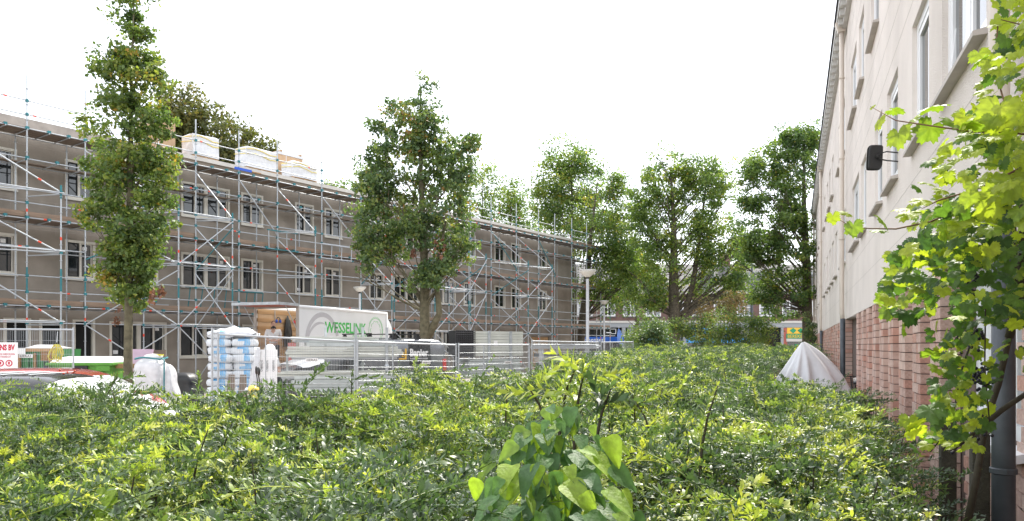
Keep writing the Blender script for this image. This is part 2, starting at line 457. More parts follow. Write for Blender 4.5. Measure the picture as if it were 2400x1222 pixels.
# ---------------------------------------------------------------- the grey block under renovation (left)
TH = math.atan(.731); DX, DY = sin(TH), cos(TH)
U0 = 24.0
LROT = math.atan2(DY, DX)
LBASE = (-34.4 + U0 * DX, U0 * DY, 0)
def lb_world(u, v, z):
    return Vector((-34.4 + u * DX + v * DY, u * DY - v * DX, z))
lb = thing('apartment_block', 'grey rendered three storey block wrapped in scaffolding on the left', 'building', LBASE, LROT)
UE = 65.45 - U0
wins = {'A': (29.55, 30.56), 'B': (32.04, 33.05), 'C': (34.3, 35.35), 'D': (36.28, 38.41), 'E': (38.95, 40.02), 'F': (41.7, 42.75), 'G': (43.37, 44.43),
        'H': (46.17, 47.22), 'I': (47.82, 49.84), 'J': (50.72, 52.8), 'K': (53.52, 54.62), 'L': (56.45, 57.55), 'M': (58.16, 59.24), 'N': (61.13, 62.24), 'Z': (26.9, 28.9)}
holes, units = [], []
for k, (a, b) in wins.items():
    for z0, z1 in ((4.03, 5.39), (6.82, 8.18)):
        holes.append((a - U0, b - U0, z0, z1)); units.append((a - U0, b - U0, z0, z1, 'window'))
for a, b in ((33.54, 35.69), (36.18, 38.41), (39.0, 40.05), (41.7, 42.75), (43.4, 44.4), (47.89, 49.74), (50.55, 52.8), (53.5, 54.6), (56.4, 57.5), (58.2, 59.2)):
    holes.append((a - U0, b - U0, 1.24, 2.6)); units.append((a - U0, b - U0, 1.24, 2.6, 'window'))
for a, b in ((30.2, 30.95), (31.26, 31.97), (32.32, 33.01), (26.9, 28.0)):
    holes.append((a - U0, b - U0, 0.02, 2.62)); units.append((a - U0, b - U0, 0.02, 2.62, 'door'))
holes.append((60.42 - U0, 62.5 - U0, 0.02, 2.3))
w = MB()
wall_mesh(w, 0, UE, 0, 9.17, holes, 0, .22, 1)
w.add([(UE, 0, 0), (UE, 9, 0), (UE, 9, 9.17), (UE, 0, 9.17)], [(0, 1, 2, 3)])
w.add([(0, 0, 0), (0, 9, 0), (0, 9, 9.17), (0, 0, 9.17)], [(0, 1, 2, 3)])
w.add([(0, 9, 0), (UE, 9, 0), (UE, 9, 9.17), (0, 9, 9.17)], [(0, 1, 2, 3)])
w.build('wall', M['concrete'], lb)
w = MB(); w.box(0, UE, .24, 8.98, 0.02, 9.0); w.build('interior', M['dark'], lb)
w = MB(); w.box(0, UE + .03, .02, 8.9, 9.172, 9.2); w.build('roof', M['roofing'], lb)
w = MB(); w.box(0, 11.2, -.07, .3, 8.78, 9.26); w.build('parapet', M['slab'], lb)
w = MB(); w.box(11.2, UE + .05, -.07, .3, 9.1, 9.26); w.build('parapet', M['trim_white'], lb)
# faint insulation boards: thin recessed joints as strips proud by a hair
for zz in (3.12, 3.62, 5.62, 6.1, 6.58, 8.4, 8.72):
    box_part('joint', 0, UE, -.002, .004, zz, zz + .006, M['slab'], lb)
k_ = 0.9
while k_ < UE:
    for za, zb in ((2.7, 3.11), (3.13, 3.61), (5.46, 5.61), (5.63, 6.09), (6.11, 6.57), (8.25, 8.39), (8.41, 8.71)):
        if random.random() < .6: box_part('joint', k_, k_ + .006, -.002, .004, za, zb, M['slab'], lb)
    k_ += 1.37
def lb_window(a, b, z0, z1, i):
    fw, d = .085, .035
    f = MB()
    f.box(a, b, -d, .09, z0, z0 + fw); f.box(a, b, -d, .09, z1 - fw, z1)
    f.box(a, a + fw, -d, .09, z0 + fw, z1 - fw); f.box(b - fw, b, -d, .09, z0 + fw, z1 - fw)
    W_ = b - a
    if W_ > 1.6:
        cuts = [a + W_ * .27, a + W_ * .5, a + W_ * .76]; ws = [.05, .15, .05]
    elif (i % 3) == 2:
        cuts, ws = [a + W_ * .5], [.06]
    else:
        cuts, ws = [a + W_ * .45], [.07]
    for c, q in zip(cuts, ws):
        f.box(c - q / 2, c + q / 2, -d + .012, .085, z0 + fw, z1 - fw)
    f.box(a - .02, b + .02, -.07, -.036, z0 - .04, z0 + .015)
    fo = f.build('window', M['win_frame'], lb)
    e = [a + fw] + cuts + [b - fw]
    for k in range(len(e) - 1):
        box_part('pane', e[k] + .03, e[k + 1] - .03, .055, .075, z0 + fw + .02, z1 - fw - .02, M['glass'], fo)
        # slim inner sash
        s = MB(); x0, x1, q0, q1 = e[k] + .028, e[k + 1] - .028, z0 + fw + .002, z1 - fw - .002
        s.box(x0, x1, .02, .052, q0, q0 + .03); s.box(x0, x1, .02, .052, q1 - .03, q1)
        s.box(x0, x0 + .03, .02, .052, q0 + .03, q1 - .03); s.box(x1 - .03, x1, .02, .052, q0 + .03, q1 - .03)
        s.build('sash', M['win_frame'] if k % 2 else M['black_plastic'], fo)
    if i % 4 != 3:
        x = e[-2] + .1; zz = z1 - .32
        box_part('paper_sheet', x, x + .15, .049, .0535, zz, zz + .13, M['paper'], fo)
    if i % 5 == 0:
        box_part('paper_sheet', e[0] + .07, e[0] + .25, .049, .0535, z0 + .16, z0 + .3, M['paper'], fo)
for i, (a, b, z0, z1, k) in enumerate(units):
    if k == 'window':
        lb_window(a, b, z0, z1, i)
    else:
        f = MB(); f.box(a - .03, a + .06, -.03, .1, z0, z1); f.box(b - .06, b + .03, -.03, .1, z0, z1); f.box(a + .06, b - .06, -.03, .1, z1 - .07, z1)
        fo = f.build('door_frame', M['win_frame'], lb)
        box_part('door', a + .07, b - .07, .09, .13, z0, z1 - .08, M['dark'], fo)  # near-black sheet paints the shade of the open doorway
box_part('boarded_door', 60.44 - U0, 62.48 - U0, .04, .07, .03, 2.28, M['timber'], lb)
for u in (43.6, 45.5):
    v = MB(); v.lathe([(.06, 0), (.11, 0), (.11, .03), (.07, .03)], 12)
    o = v.build('vent', M['slab'], lb); o.location = (u - U0, 0, 3.46); o.rotation_euler = (radians(90), 0, 0)

# ---------------------------------------------------------------- scaffolding
sc = thing('scaffolding', 'galvanised tube scaffolding with teal couplers along the grey block', 'scaffolding', LBASE, LROT)
def L3(u, v, z): return Vector((u - U0, -v, z))
UO = [26.3, 28.3, 30.35, 32.11, 34.1, 36.1, 37.95, 39.77, 42.11, 44.42, 46.6, 48.7, 50.7, 52.5, 54.4, 56.88, 59.27, 61.15, 63.26, 65.23, 67.21, 68.6]
UI = [26.4, 28.4, 30.42, 31.98, 34.1, 36.0, 37.67, 39.51, 41.72, 44.06, 46.3, 48.5, 50.5, 52.3, 54.2, 56.6, 58.6, 61.0, 63.1, 65.7, 67.3, 68.5]
coup, tape, rings = MB(), MB(), MB()
R_ = .0245
def stand(u, v, z1, r=R_):
    tube_part('standard', L3(u, v, .06), L3(u, v, z1), r, M['galv'], sc)
    for k in range(int(z1 / .5)):
        z = .35 + k * .5
        rings.lathe([(.03, 0), (.055, .004), (.055, .012), (.03, .016)], 6, tuple(L3(u, v, z)))
def band(p, q, t, m=None, w_=.05):
    p, q = Vector(p), Vector(q); d = (q - p).normalized(); c = p.lerp(q, t)
    tape.tube([c - d * w_, c + d * w_], .0275, 8)
def couple(p):
    x, y, z = p
    coup.box(x - .04, x + .04, y - .04, y + .04, z - .045, z + .045)
for u in UO:
    stand(u, 1.35, 10.3)
    # teal painted lower end of one section
    random.random() < .5 and tube_part('sleeve', L3(u, 1.35, 3.35 + .2 * random.random()), L3(u, 1.35, 4.2), .027, M['teal'], sc)
    band(L3(u, 1.35, 0), L3(u, 1.35, 10), .2 + .06 * random.random()); band(L3(u, 1.35, 0), L3(u, 1.35, 10), .52 + .1 * random.random())
for i, u in enumerate(UI):
    stand(u, .28, 8.75)
LV_O = [9.5, 9.05, 8.6, 7.66, 6.70, 6.25, 5.76, 4.86, 3.92, 3.43, 2.97, 2.45]
LV_I = [8.6, 7.66, 5.76, 4.86, 2.97]
for i in range(len(UO) - 1):
    for z in LV_O:
        if z in (6.7, 4.86, 9.5) and i % 7 == 3: continue
        zz = z + random.uniform(-.02, .02)
        p, q = L3(UO[i], 1.35, zz), L3(UO[i + 1], 1.35, zz)
        tube_part('ledger', p, q, .020, M['galv'], sc, 6)
        couple(p)
        if random.random() < .38: band(p, q, random.choice((.12, .3, .7, .9)), w_=.045)
    for z in LV_I:
        tube_part('inner_ledger', L3(UI[i], .28, z - .03), L3(UI[i + 1], .28, z - .03), .021, M['galv'], sc, 6)
# decks: planks, toe boards, transoms
for zi, (z, v0, v1) in enumerate(((8.6, .32, 1.3), (7.66, .32, .62), (5.76, .32, 1.3), (2.97, .32, 1.3))):
    n = 4 if v1 > 1 else 1
    for i in range(len(UO) - 1):
        a, b = (UO[i] + UI[i]) / 2, (UO[i + 1] + UI[i + 1]) / 2
        for t in ((0, .36, .7) if n == 4 else (0, .5)):
            u = UO[i] * (1 - t) + UO[i + 1] * t
            tube_part('transom', L3(u, .22, z - .035), L3(u, 1.42, z - .035), .022, M['galv'], sc, 6)
            coup.box(u - U0 - .045, u - U0 + .045, -1.42, -1.3, z - .02, z + .06)
        wv = (v1 - v0) / n
        if n == 4:
            for k in range(n):
                box_part('deck_board', a - U0 + .004, b - U0 - .004 + .12, -(v0 + wv * (k + 1)) + .012, -(v0 + wv * k), z - .005 + .045 * (i % 2) * .3, z + .04 + .045 * (i % 2) * .3, M['plank'], sc)
        else:
            box_part('deck_board', a - U0 + .004, b - U0, -v1, -v0, z + .0, z + .04, M['plank'], sc)
        if n == 4 and zi != 0 and not (zi == 2 and i % 6 == 5):
            box_part('toe_board', UO[i] - U0 - .05, UO[i + 1] - U0 + .02, -1.315, -1.285, z + .05, z + .215, M['toeboard'], sc)
        if zi == 0 and i >= len(UO) - 4:
            box_part('toe_board', UO[i] - U0 - .05, UO[i + 1] - U0 + .02, -1.315, -1.285, z + .05, z + .215, M['toeboard'], sc)
# outrigger towers and bracing
OUTR = [(28.3, 28.9), (32.11, 30.83), (34.1, 34.7), (37.95, 36.84), (42.11, 40.74), (46.6, 45.2), (48.7, 48.2), (52.5, 50.87), (54.4, 52.33), (56.88, 56.35), (59.27, 58.92)]
for j, (ua, uo) in enumerate(OUTR):
    stand(uo, 2.6, 6.7)
    tube_part('sleeve', L3(uo, 2.6, 6.3), L3(uo, 2.6, 6.72), .031, M['teal'], sc)
    tube_part('sleeve', L3(uo, 2.6, 3.4), L3(uo, 2.6, 4.1), .031, M['teal'], sc)
    band(L3(uo, 2.6, 0), L3(uo, 2.6, 10), .505)
    ub = UO[min(range(len(UO)), key=lambda k: abs(UO[k] - (uo - 1.6)))]
    for z in (6.5, 4.62, 2.42):
        tube_part('ledger', L3(uo, 2.6, z), L3(ua if ua < uo else ub, 1.35, z + .02), .021, M['galv'], sc, 6)
        tube_part('transom', L3(uo, 2.6, z - .06), L3(UO[min(range(len(UO)), key=lambda k: abs(UO[k] - uo))], 1.35, z - .06), .021, M['galv'], sc, 6)
        couple(L3(uo, 2.6, z))
    for z0, z1 in ((8.25, 6.5), (6.15, 4.6), (4.4, 2.42), (2.4, .35)):
        p, q = L3(ub, 1.38, z0), L3(uo, 2.6, z1)
        tube_part('brace', p, q, .022, M['galv'], sc); band(p, q, .8 if j % 2 else .25)
        p, q = L3(uo, 2.63, z1 if z0 > 8 else z0), L3(ub, 1.4, z0 if z0 > 8 else z1)
        if z0 < 8 and j % 3 != 1:
            tube_part('brace', p, q, .022, M['galv'] if z0 < 5 else M['teal'], sc)
for (ua, uo), (ub, uq) in zip(OUTR[0::2], OUTR[1::2]):
    for z in (6.48, 4.66, 2.46):
        if abs(uq - uo) < 3.4:
            tube_part('ledger', L3(uo - .3, 2.63, z), L3(uq + .1, 2.63, z), .021, M['galv'], sc, 6)
for a, b in ((34.7, 36.84), (48.2, 50.87), (50.87, 52.33), (56.35, 58.92)):
    for z0, z1 in ((4.62, 6.4), (2.44, 4.6)):
        p, q = L3(a, 2.66, z0), L3(b, 2.66, z1)
        tube_part('brace', p, q, .022, M['galv'], sc); band(p, q, .3)
    tube_part('brace', L3(a, 2.56, 2.4), L3(b, 2.56, .4), .022, M['galv'], sc)
for a, b in ((54.4, 56.88), (59.27, 61.15), (42.11, 44.42), (37.95, 39.77)):
    tube_part('brace', L3(a, 1.4, 8.3), L3(b, 1.4, 6.3), .025, M['teal'] if a > 50 else M['galv'], sc)
# end bays beyond the corner of the block
for u, v in ((67.3, -.9), (68.6, -.9), (67.3, -2.2), (68.6, -2.2)):
    stand(u, v, 10.0)
for z in (9.5, 9.05, 8.6, 7.66, 6.7, 5.76, 4.86, 3.92, 2.97):
    tube_part('ledger', L3(68.6, -2.2, z), L3(68.6, 1.35, z), .021, M['galv'], sc, 6)
    tube_part('ledger', L3(67.3, -2.2, z), L3(67.3, .3, z), .021, M['galv'], sc, 6)
tube_part('brace', L3(68.6, 1.35, 8.5), L3(68.6, -.9, 6.3), .022, M['galv'], sc)
tube_part('brace', L3(68.6, 1.35, 5.7), L3(68.6, -.9, 3.6), .022, M['galv'], sc)
kind(coup.build('coupler', M['teal'], sc), 'stuff')
kind(tape.build('marker_band', M['red_tape'], sc), 'stuff')
kind(rings.build('rosette', M['galv'], sc), 'stuff')

# loose guard frames standing and hanging on the scaffold decks
def guard_frame(u, z, v, w_, h, tilt, label, m1, m2, bars=3):
    t = thing('guard_frame', label, 'guard rail frame', lb_world(u, v, z), LROT, 'loose guard rail frames on the scaffolding')
    tube_part('rail', (0, 0, h), (w_, 0, h), .026, m1, t); tube_part('rail', (0.03, 0, 0), (w_ - .03, 0, 0), .026, m1, t)
    for k in range(bars + 1):
        x = .08 + (w_ - .16) * k / bars
        tube_part('bar', (x, 0, 0), (x + tilt, 0.02, h), .02, m2, t, 6)
    for x in (0, w_):
        o = tube_part('end_clamp', (x, -.05, .0), (x, .05, 0), .04, M['teal'], t, 6)
    return t
guard_frame(39.2, 5.72, 1.46, 1.5, .78, 0, 'teal topped guard frame hung on the second deck below a window pair', M['teal'], M['galv'])
guard_frame(35.9, 3.05, 1.0, 1.7, .9, .12, 'dark green guard frame standing on the lowest deck beside the slim tree', M['teal'], M['teal'])
guard_frame(38.0, 3.05, 1.0, 1.3, .85, .12, 'short dark guard frame on the lowest deck above the bag pallet', M['teal'], M['teal'])
guard_frame(33.0, 3.3, 1.42, 1.5, .72, 0, 'grey guard frame hooked over the low toe board near the slim tree', M['galv'], M['galv'])
guard_frame(41.9, 5.6, 1.46, 1.9, .62, .05, 'galvanised guard frame on the second deck above the truck', M['galv'], M['galv'])
ld = thing('ladder', 'aluminium ladder lying on the lowest scaffold deck behind the slim tree', 'ladder', lb_world(32.2, 1.05, 3.07), LROT)
for y in (0, .09):
    for zz in (0, .09):
        box_part('stile', 0, 3.0, y * 3, y * 3 + .03, .02 + zz, .08 + zz, M['galv'], ld)
for k in range(10):
    tube_part('rung', (.15 + .3 * k, .0, .1), (.15 + .3 * k, .3, .1), .016, M['galv'], ld, 6)
lv = thing('spirit_level', 'blue spirit level lying on the top scaffold deck below a wrapped pallet', 'level', lb_world(37.75, 1.38, 8.72), LROT)
box_part('body', 0, .75, -.03, .03, 0, .1, M['blue_print'], lv)
box_part('grip', .78, 1.2, -.02, .02, .02, .06, M['timber'], lv)

# pallets and crates on the roof
def lbu(px, v):
    r = (px - 1200) / FPX
    return (-r * v * DX - v * DY + 34.4) / (DX - r * DY)
def roof_pallet(px, py_top, u, v, w_, d_, h, label):
    t = thing('wrapped_pallet', label, 'pallet', lb_world(u, v, 9.262), LROT, 'wrapped pallets of blocks on the flat roof')
    b = MB()
    for k in range(3):
        b.box(k * (w_ - .1) / 2, k * (w_ - .1) / 2 + .1, 0, d_, 0, .1)
    for k in range(6):
        b.box(0, w_, k * (d_ - .1) / 5, k * (d_ - .1) / 5 + .1, .102, .125)
    b.build('pallet_base', M['timber'], t)
    ny = 6
    for k in range(ny):
        z0 = .127 + k * (h - .13) / ny
        box_part('block_course', .03, w_ - .03, .03, d_ - .03, z0, z0 + (h - .13) / ny - .008, M['block_grey'], t)
    c = MB()
    j = lambda: random.uniform(-.02, .02)
    n = 8
    vs, fs = [], []
    for zi, zz in enumerate((.14, .14 + (h - .14) * .33, .14 + (h - .14) * .66, h - .02, h + .05)):
        ins = .12 if zi == 4 else 0
        for x, y in ((0, 0), (.5, -.01), (1, 0), (1.01, .5), (1, 1), (.5, 1.01), (0, 1), (-.01, .5)):
            vs.append((ins + x * (w_ - 2 * ins) + j(), ins + y * (d_ - 2 * ins) + j(), zz + j()))
    for zi in range(4):
        for k in range(8):
            fs.append((zi * 8 + k, zi * 8 + (k + 1) % 8, zi * 8 + 8 + (k + 1) % 8, zi * 8 + 8 + k))
    fs.append(tuple(32 + k for k in range(8)))
    c.add(vs, fs); c.build('plastic_wrap', M['wrap'], t)
    for zz in (h * .66, h * .86):
        s = MB()
        for k in range(4):
            x0, x1 = w_ * k / 4, w_ * (k + 1) / 4
            za, zb = zz + .07 * sin(k * 1.4), zz + .07 * sin((k + 1) * 1.4)
            s.add([(x0, -.045, za), (x1, -.045, zb), (x1, -.045, zb + .025), (x0, -.045, za + .025), (x0, -.03, za), (x1, -.03, zb), (x1, -.03, zb + .025), (x0, -.03, za + .025)],
                  [(0, 1, 2, 3), (0, 4, 5, 1), (3, 2, 6, 7)])
        s.build('yellow_tape', M['yellow_strap'], t)
        s = MB()
        for k in range(3):
            y0, y1 = d_ * k / 3, d_ * (k + 1) / 3
            s.add([(-.045, y0, zz + .03 * k), (-.045, y1, zz + .03 * k + .03), (-.045, y1, zz + .03 * k + .055), (-.045, y0, zz + .03 * k + .025)], [(0, 1, 2, 3)])
        s.build('yellow_tape', M['yellow_strap'], t)
    return t
roof_pallet(0, 0, lbu(452, -.25), -.25, lbu(520, -.25) - lbu(452, -.25) - .15, .8, .98, 'wrapped pallet of blocks on the roof next to the tall tan crate')
roof_pallet(0, 0, lbu(578, -.25), -.25, lbu(655, -.25) - lbu(578, -.25) - .15, .85, 1.0, 'wrapped pallet with two yellow tapes, middle of the three on the roof')
roof_pallet(0, 0, lbu(686, -.2), -.2, lbu(747, -.2) - lbu(686, -.2) - .1, .8, .82, 'smallest wrapped pallet on the roof in front of the low carton crate')
def crate(u, v, w_, d_, h, label, words):
    t = thing('carton_crate', label, 'crate', lb_world(u, v, 9.262), LROT, 'carton crates on the flat roof')
    b = MB(); b.box(0, w_, 0, d_, .1, h); b.build('carton', M['cardboard'], t, bevel=.02)
    for x in (.03, w_ / 2 - .05, w_ - .13):
        box_part('runner', x, x + .1, 0, d_, 0, .098, M['timber'], t)
    box_part('white_lid', -.02, w_ + .02, -.02, d_ + .02, h + .002, h + .12, M['wrap'], t)
    for x in (.1, w_ - .2):
        box_part('batten', x, x + .1, -.05, d_ + .05, h + .124, h + .19, M['timber'], t)
    box_part('strap', w_ * .3, w_ * .3 + .03, -.012, -.004, .1, h, M['wrap'], t)
    if words: text('print', words, .22, (w_ * .45, -.006, h * .45), (radians(90), 0, 0), M['dark_print'], t)
    return t
crate(lbu(352, -.6), -.6, lbu(428, -.6) - lbu(352, -.6) - .3, 1.1, 1.32, 'tall tan carton crate on the roof behind the slim tree', None)
crate(lbu(652, -1.3), -1.3, lbu(722, -1.3) - lbu(652, -1.3) - .3, 1.1, 1.32, 'low tan carton crate with white lid on the roof', '615')

# ---------------------------------------------------------------- the pale rendered block (right)
RTH = math.atan(.378); RX, RY = sin(RTH), cos(RTH)
RROT = math.atan2(RY, RX)
RBASE = (1.24, 0, 0)
def rb_world(u, v, z):
    return Vector((1.24 + u * RX - v * RY, u * RY + v * RX, z))
rb = thing('rendered_block', 'pale cream rendered block with red brick piers along the right', 'building', RBASE, RROT)
EAVE, CB = 9.3, 2.34
mid = [(-2.4, -.9), (.6, 1.7), (2.6, 3.7), (5.15, 6.7), (7.35, 8.4), (9.55, 10.65), (11.25, 12.3), (13.75, 14.8), (15.3, 17.1), (19.3, 20.9), (23.0, 24.1), (25.2, 26.3), (27.3, 28.4), (29.4, 30.5), (32.0, 33.2), (36, 37.1), (38.2, 39.3), (41, 42.1), (44, 45.1)]
top = [(-2.4, -.9), (.6, 1.7), (2.6, 3.7), (5.15, 6.7), (7.35, 8.4), (9.4, 10.5), (11.7, 12.9), (14.2, 15.3), (15.9, 17.5), (19.5, 20.6), (21.3, 22.4), (25.2, 26.3), (27.3, 28.4), (29.4, 30.5), (32.0, 33.2), (36, 37.1), (38.2, 39.3), (41, 42.1), (44, 45.1)]
holes = [(a, b, 3.76, 5.05) for a, b in mid] + [(a, b, 6.5, 7.8) for a, b in top]
w = MB(); wall_mesh(w, -4, 47, CB, EAVE, holes, 0, .13, -1)
w.add([(47, 0, 0), (47, -8, 0), (47, -8, EAVE), (47, 0, EAVE)], [(0, 1, 2, 3)])
w.add([(-4, 0, CB), (47, 0, CB), (47, -.3, CB), (-4, -.3, CB)], [(0, 1, 2, 3)])
w.build('wall', M['stucco'], rb)
w = MB(); w.box(-4, 46.9, -8, -.34, 0, EAVE - .02); w.build('interior', M['dark'], rb)
w = MB(); w.box(-4, 47.2, -8, .05, EAVE + .25, EAVE + .33); w.build('roof', M['roofing'], rb)
# thin score lines in the render
for zz in (2.95, 3.42, 5.3, 5.72, 6.15, 8.1, 8.6):
    box_part('score_line', -4, 47, -.004, .0015, zz, zz + .004, M['sill'], rb)
def rb_window(a, b, z0, z1, opened):
    y1 = -.045; y0 = -.128
    f = MB(); q = .09
    f.box(a, b, y0, y1, z0, z0 + q); f.box(a, b, y0, y1, z1 - q, z1); f.box(a, a + q, y0, y1, z0 + q, z1 - q); f.box(b - q, b, y0, y1, z0 + q, z1 - q)
    n = 2 if b - a > 1.3 else 1
    if n == 2: f.box((a + b) / 2 - .05, (a + b) / 2 + .05, y0, y1, z0 + q, z1 - q)
    fo = f.build('window', M['white_pvc'], rb)
    for k in range(n):
        c0 = a + q if k == 0 else (a + b) / 2 + .05
        c1 = b - q if (n == 1 or k == 1) else (a + b) / 2 - .05
        s = MB(); e = .065
        s.box(0, c1 - c0, -.03, .022, 0, e); s.box(0, c1 - c0, -.03, .022, z1 - z0 - 2 * q - e, z1 - z0 - 2 * q)
        s.box(0, e, -.03, .022, e, z1 - z0 - 2 * q - e); s.box(c1 - c0 - e, c1 - c0, -.03, .022, e, z1 - z0 - 2 * q - e)
        so_ = s.build('sash', M['white_pvc'], fo); so_.location = (c0, y1 - .03, z0 + q)
        box_part('pane', c0 + e * .8, c1 - e * .8, y1 - .045, y1 - .03, z0 + q + e * .8, z1 - q - e * .8, M['glass'], fo)
    f = MB(); f.hexa([(a - .04, -.074, z0 - .055), (b + .04, -.074, z0 - .055), (b + .04, .085, z0 - .062), (a - .04, .085, z0 - .062),
                      (a - .04, -.074, z0 + .002), (b + .04, -.074, z0 + .002), (b + .04, .085, z0 - .03), (a - .04, .085, z0 - .03)])
    f.build('window_sill', M['sill'], rb)
for a, b in mid: rb_window(a, b, 3.76, 5.05, a == 5.15)
for a, b in top: rb_window(a, b, 6.5, 7.8, False)
# tilted open casement in the near window
s = MB(); s.box(0, .62, -.02, .02, 0, .06); s.box(0, .62, -.02, .02, 1.04, 1.1); s.box(0, .06, -.02, .02, .06, 1.04); s.box(.56, .62, -.02, .02, .06, 1.04)
o = s.build('open_casement', M['white_pvc'], rb); o.location = (5.97, -.05, 3.86); o.rotation_euler = (radians(6), 0, 0)
# gutter with brackets
w = MB()
w.prism([(0, 0)], 0, 0) if False else None
for (y0, y1, z0, z1) in ((.0, .10, EAVE - .16, EAVE + .02), (.0, .22, EAVE + .022, EAVE + .2)):
    w.box(-4, 47.1, y0 + .002, y1, z0, z1)
w.build('gutter', M['gutter'], rb)
w = MB(); w.box(-4, 47.15, .0, .26, EAVE + .202, EAVE + .245); w.build('gutter_edge', M['roofing'], rb)
for k in range(78):
    u = 5 + k * .54
    box_part('eave_bracket', u, u + .16, .1, .2, EAVE - .13, EAVE + .018, M['gutter'], rb)
# downpipes
for u in (4.33, 18.8, 33.8, 45.5):
    pu = MB(); pu.tube([(u, .11, EAVE), (u, .11, CB + .12), (u, .09, CB - .06)], .052, 12)
    po = pu.build('downpipe', M['pipe_cream'], rb, True)
    pl = MB(); pl.tube([(u, .09, CB + .0), (u, .09, 0.02)], .058, 14)
    pl.build('lower_pipe', M['zinc'], po, True)
    for z in (1.0, 4.2, 6.1, 8.0):
        c = MB(); c.lathe([(.06, 0), (.068, .005), (.068, .03), (.06, .035)], 12, (u, .11 if z > CB else .09, z))
        c.build('pipe_clip', M['zinc'] if z < CB else M['pipe_cream'], po)
    h = MB(); h.hexa([(u - .07, .03, EAVE - .2), (u + .07, .03, EAVE - .2), (u + .07, .19, EAVE - .2), (u - .07, .19, EAVE - .2), (u - .12, .02, EAVE), (u + .12, .02, EAVE), (u + .12, .26, EAVE), (u - .12, .26, EAVE)])
    h.build('hopper', M['pipe_cream'], po)
# brick ground floor: recessed backing, piers of single bricks
w = MB()
lowholes = [(4.78, 6.45, 1.08, 2.3), (16.3, 17.75, 1.02, 2.3), (35.0, 36.4, 1.02, 2.3)]
wall_mesh(w, -4, 47, 0, CB - .004, lowholes, -.16, .14, -1)
w.build('brick_backing', M['mortar'], rb)
piers = [6.78 + 1.08 * k for k in range(9)] + [18.95 + .0 + 1.08 * k + .35 for k in range(14)] + [36.9 + 1.08 * k for k in range(9)]
CH = .1017
cand = []
for u in piers:
    w = MB(); w.box(u + .012, u + .508, -.158, -.012, 0, CB - .006); w.build('pier_core', M['mortar'], rb)
    for r in range(23):
        z = r * CH + .004
        if r % 2 == 0: segs = [(0, .13), (.138, .255), (.263, .52)]
        else: segs = [(0, .257), (.265, .39), (.398, .52)]
        for a, b in segs:
            cand.append((u + a, u + b, -.15, random.uniform(-.003, .003), z, z + CH - .011))
    for r in range(23):
        z = r * CH + .004
        off = .13 * (r % 2)
        for a, b in ((.535, .79), (.8, 1.055)):
            cand.append((u + a, u + b, -.3, -.147 + random.uniform(-.003, .003), z, z + CH - .011))
# plain brick wall nearest the camera, right of the downpipe, and below the windows
for r in range(23):
    z = r * CH + .004
    u = 2.6 + .11 * (r % 2)
    while u < 4.75:
        cand.append((u, u + .205, -.3, -.118 + random.uniform(-.003, .003), z, z + CH - .011)); u += .214
    for wu0, wu1, zt in ((4.78, 6.45, 1.06), (16.3, 17.75, 1.0)):
        u = wu0 + .11 * (r % 2)
        while u < wu1 and z < zt - .1:
            cand.append((u, min(u + .205, wu1 + .1), -.3, -.13 + random.uniform(-.003, .003), z, z + CH - .011)); u += .214
def score(c):
    vis = 1.0 if c[3] > -.14 else .05
    if c[5] < .75: vis *= .05
    return vis / (c[0] ** 2)
cand.sort(key=score, reverse=True)
bm_ = [M['brick'], M['brick'], M['brick_red'], M['brick_pale']]
for c in cand[:298]:
    box_part('brick', *c, random.choice(bm_), rb)
rest = {m.name: MB() for m in bm_}
for c in cand[298:]:
    rest[random.choice(bm_).name].box(*c)
for m in set(bm_):
    kind(rest[m.name].build('brickwork', m, rb), 'stuff')
for a, b, z0, z1 in lowholes:
    f = MB(); q = .1; y0, y1 = -.27, -.2
    f.box(a, b, y0, y1, z0, z0 + q); f.box(a, b, y0, y1, z1 - q, z1); f.box(a, a + q, y0, y1, z0 + q, z1 - q); f.box(b - q, b, y0, y1, z0 + q, z1 - q)
    f.box(a + .5, a + .6, y0, y1, z0 + q, z1 - q)
    fo = f.build('window', M['white_pvc'], rb)
    box_part('pane', a + q, a + .5, -.25, -.235, z0 + q, z1 - q, M['glass'], fo)
    box_part('pane', a + .6, b - q, -.25, -.235, z0 + q, z1 - q, M['white_pvc'], fo)
    f = MB(); f.hexa([(a, -.2, z0 - .06), (b, -.2, z0 - .06), (b, -.06, z0 - .09), (a, -.06, z0 - .09), (a, -.2, z0), (b, -.2, z0), (b, -.06, z0 - .04), (a, -.06, z0 - .04)])
    f.build('window_sill', M['white_pvc'] if a < 10 else M['sill'], rb)

# mirror on arms fixed to the window jamb
mw = rb_world(9.5, .1, 3.95)
mt = thing('wing_mirror', 'black vehicle mirror on two arms fixed beside a window of the pale block', 'mirror', mw, radians(0))
b = MB()
poly = []
for k in range(24):
    a = 2 * pi * k / 24
    c, s_ = cos(a), sin(a)
    poly.append((.085 * math.copysign(abs(c) ** .35, c) + .018 * s_, .145 * math.copysign(abs(s_) ** .35, s_)))
b.prism([(x - .17, z) for x, z in poly], -.03, .0)
b.build('mirror_back', M['black_plastic'], mt, bevel=.012)
b = MB(); b.prism([(x * 1.07 - .17, z * 1.05) for x, z in poly], .002, .02); b.build('mirror_rim', M['rubber'], mt)
b = MB(); b.prism([(x * .9 - .17, z * .92) for x, z in poly], .022, .026); b.build('mirror_glass', M['chrome'], mt)
b = MB(); b.lathe([(.03, 0), (.03, .02), (.018, .035)], 10, (0, 0, 0)); o = b.build('pivot', M['rubber'], mt); o.location = (-.15, -.03, 0); o.rotation_euler = (radians(90), 0, 0)
b = MB(); b.tube([(-.15, -.055, .03), (-.06, -.06, .055), (.1, -.01, .055)], .008, 6); b.build('arm', M['black_plastic'], mt)
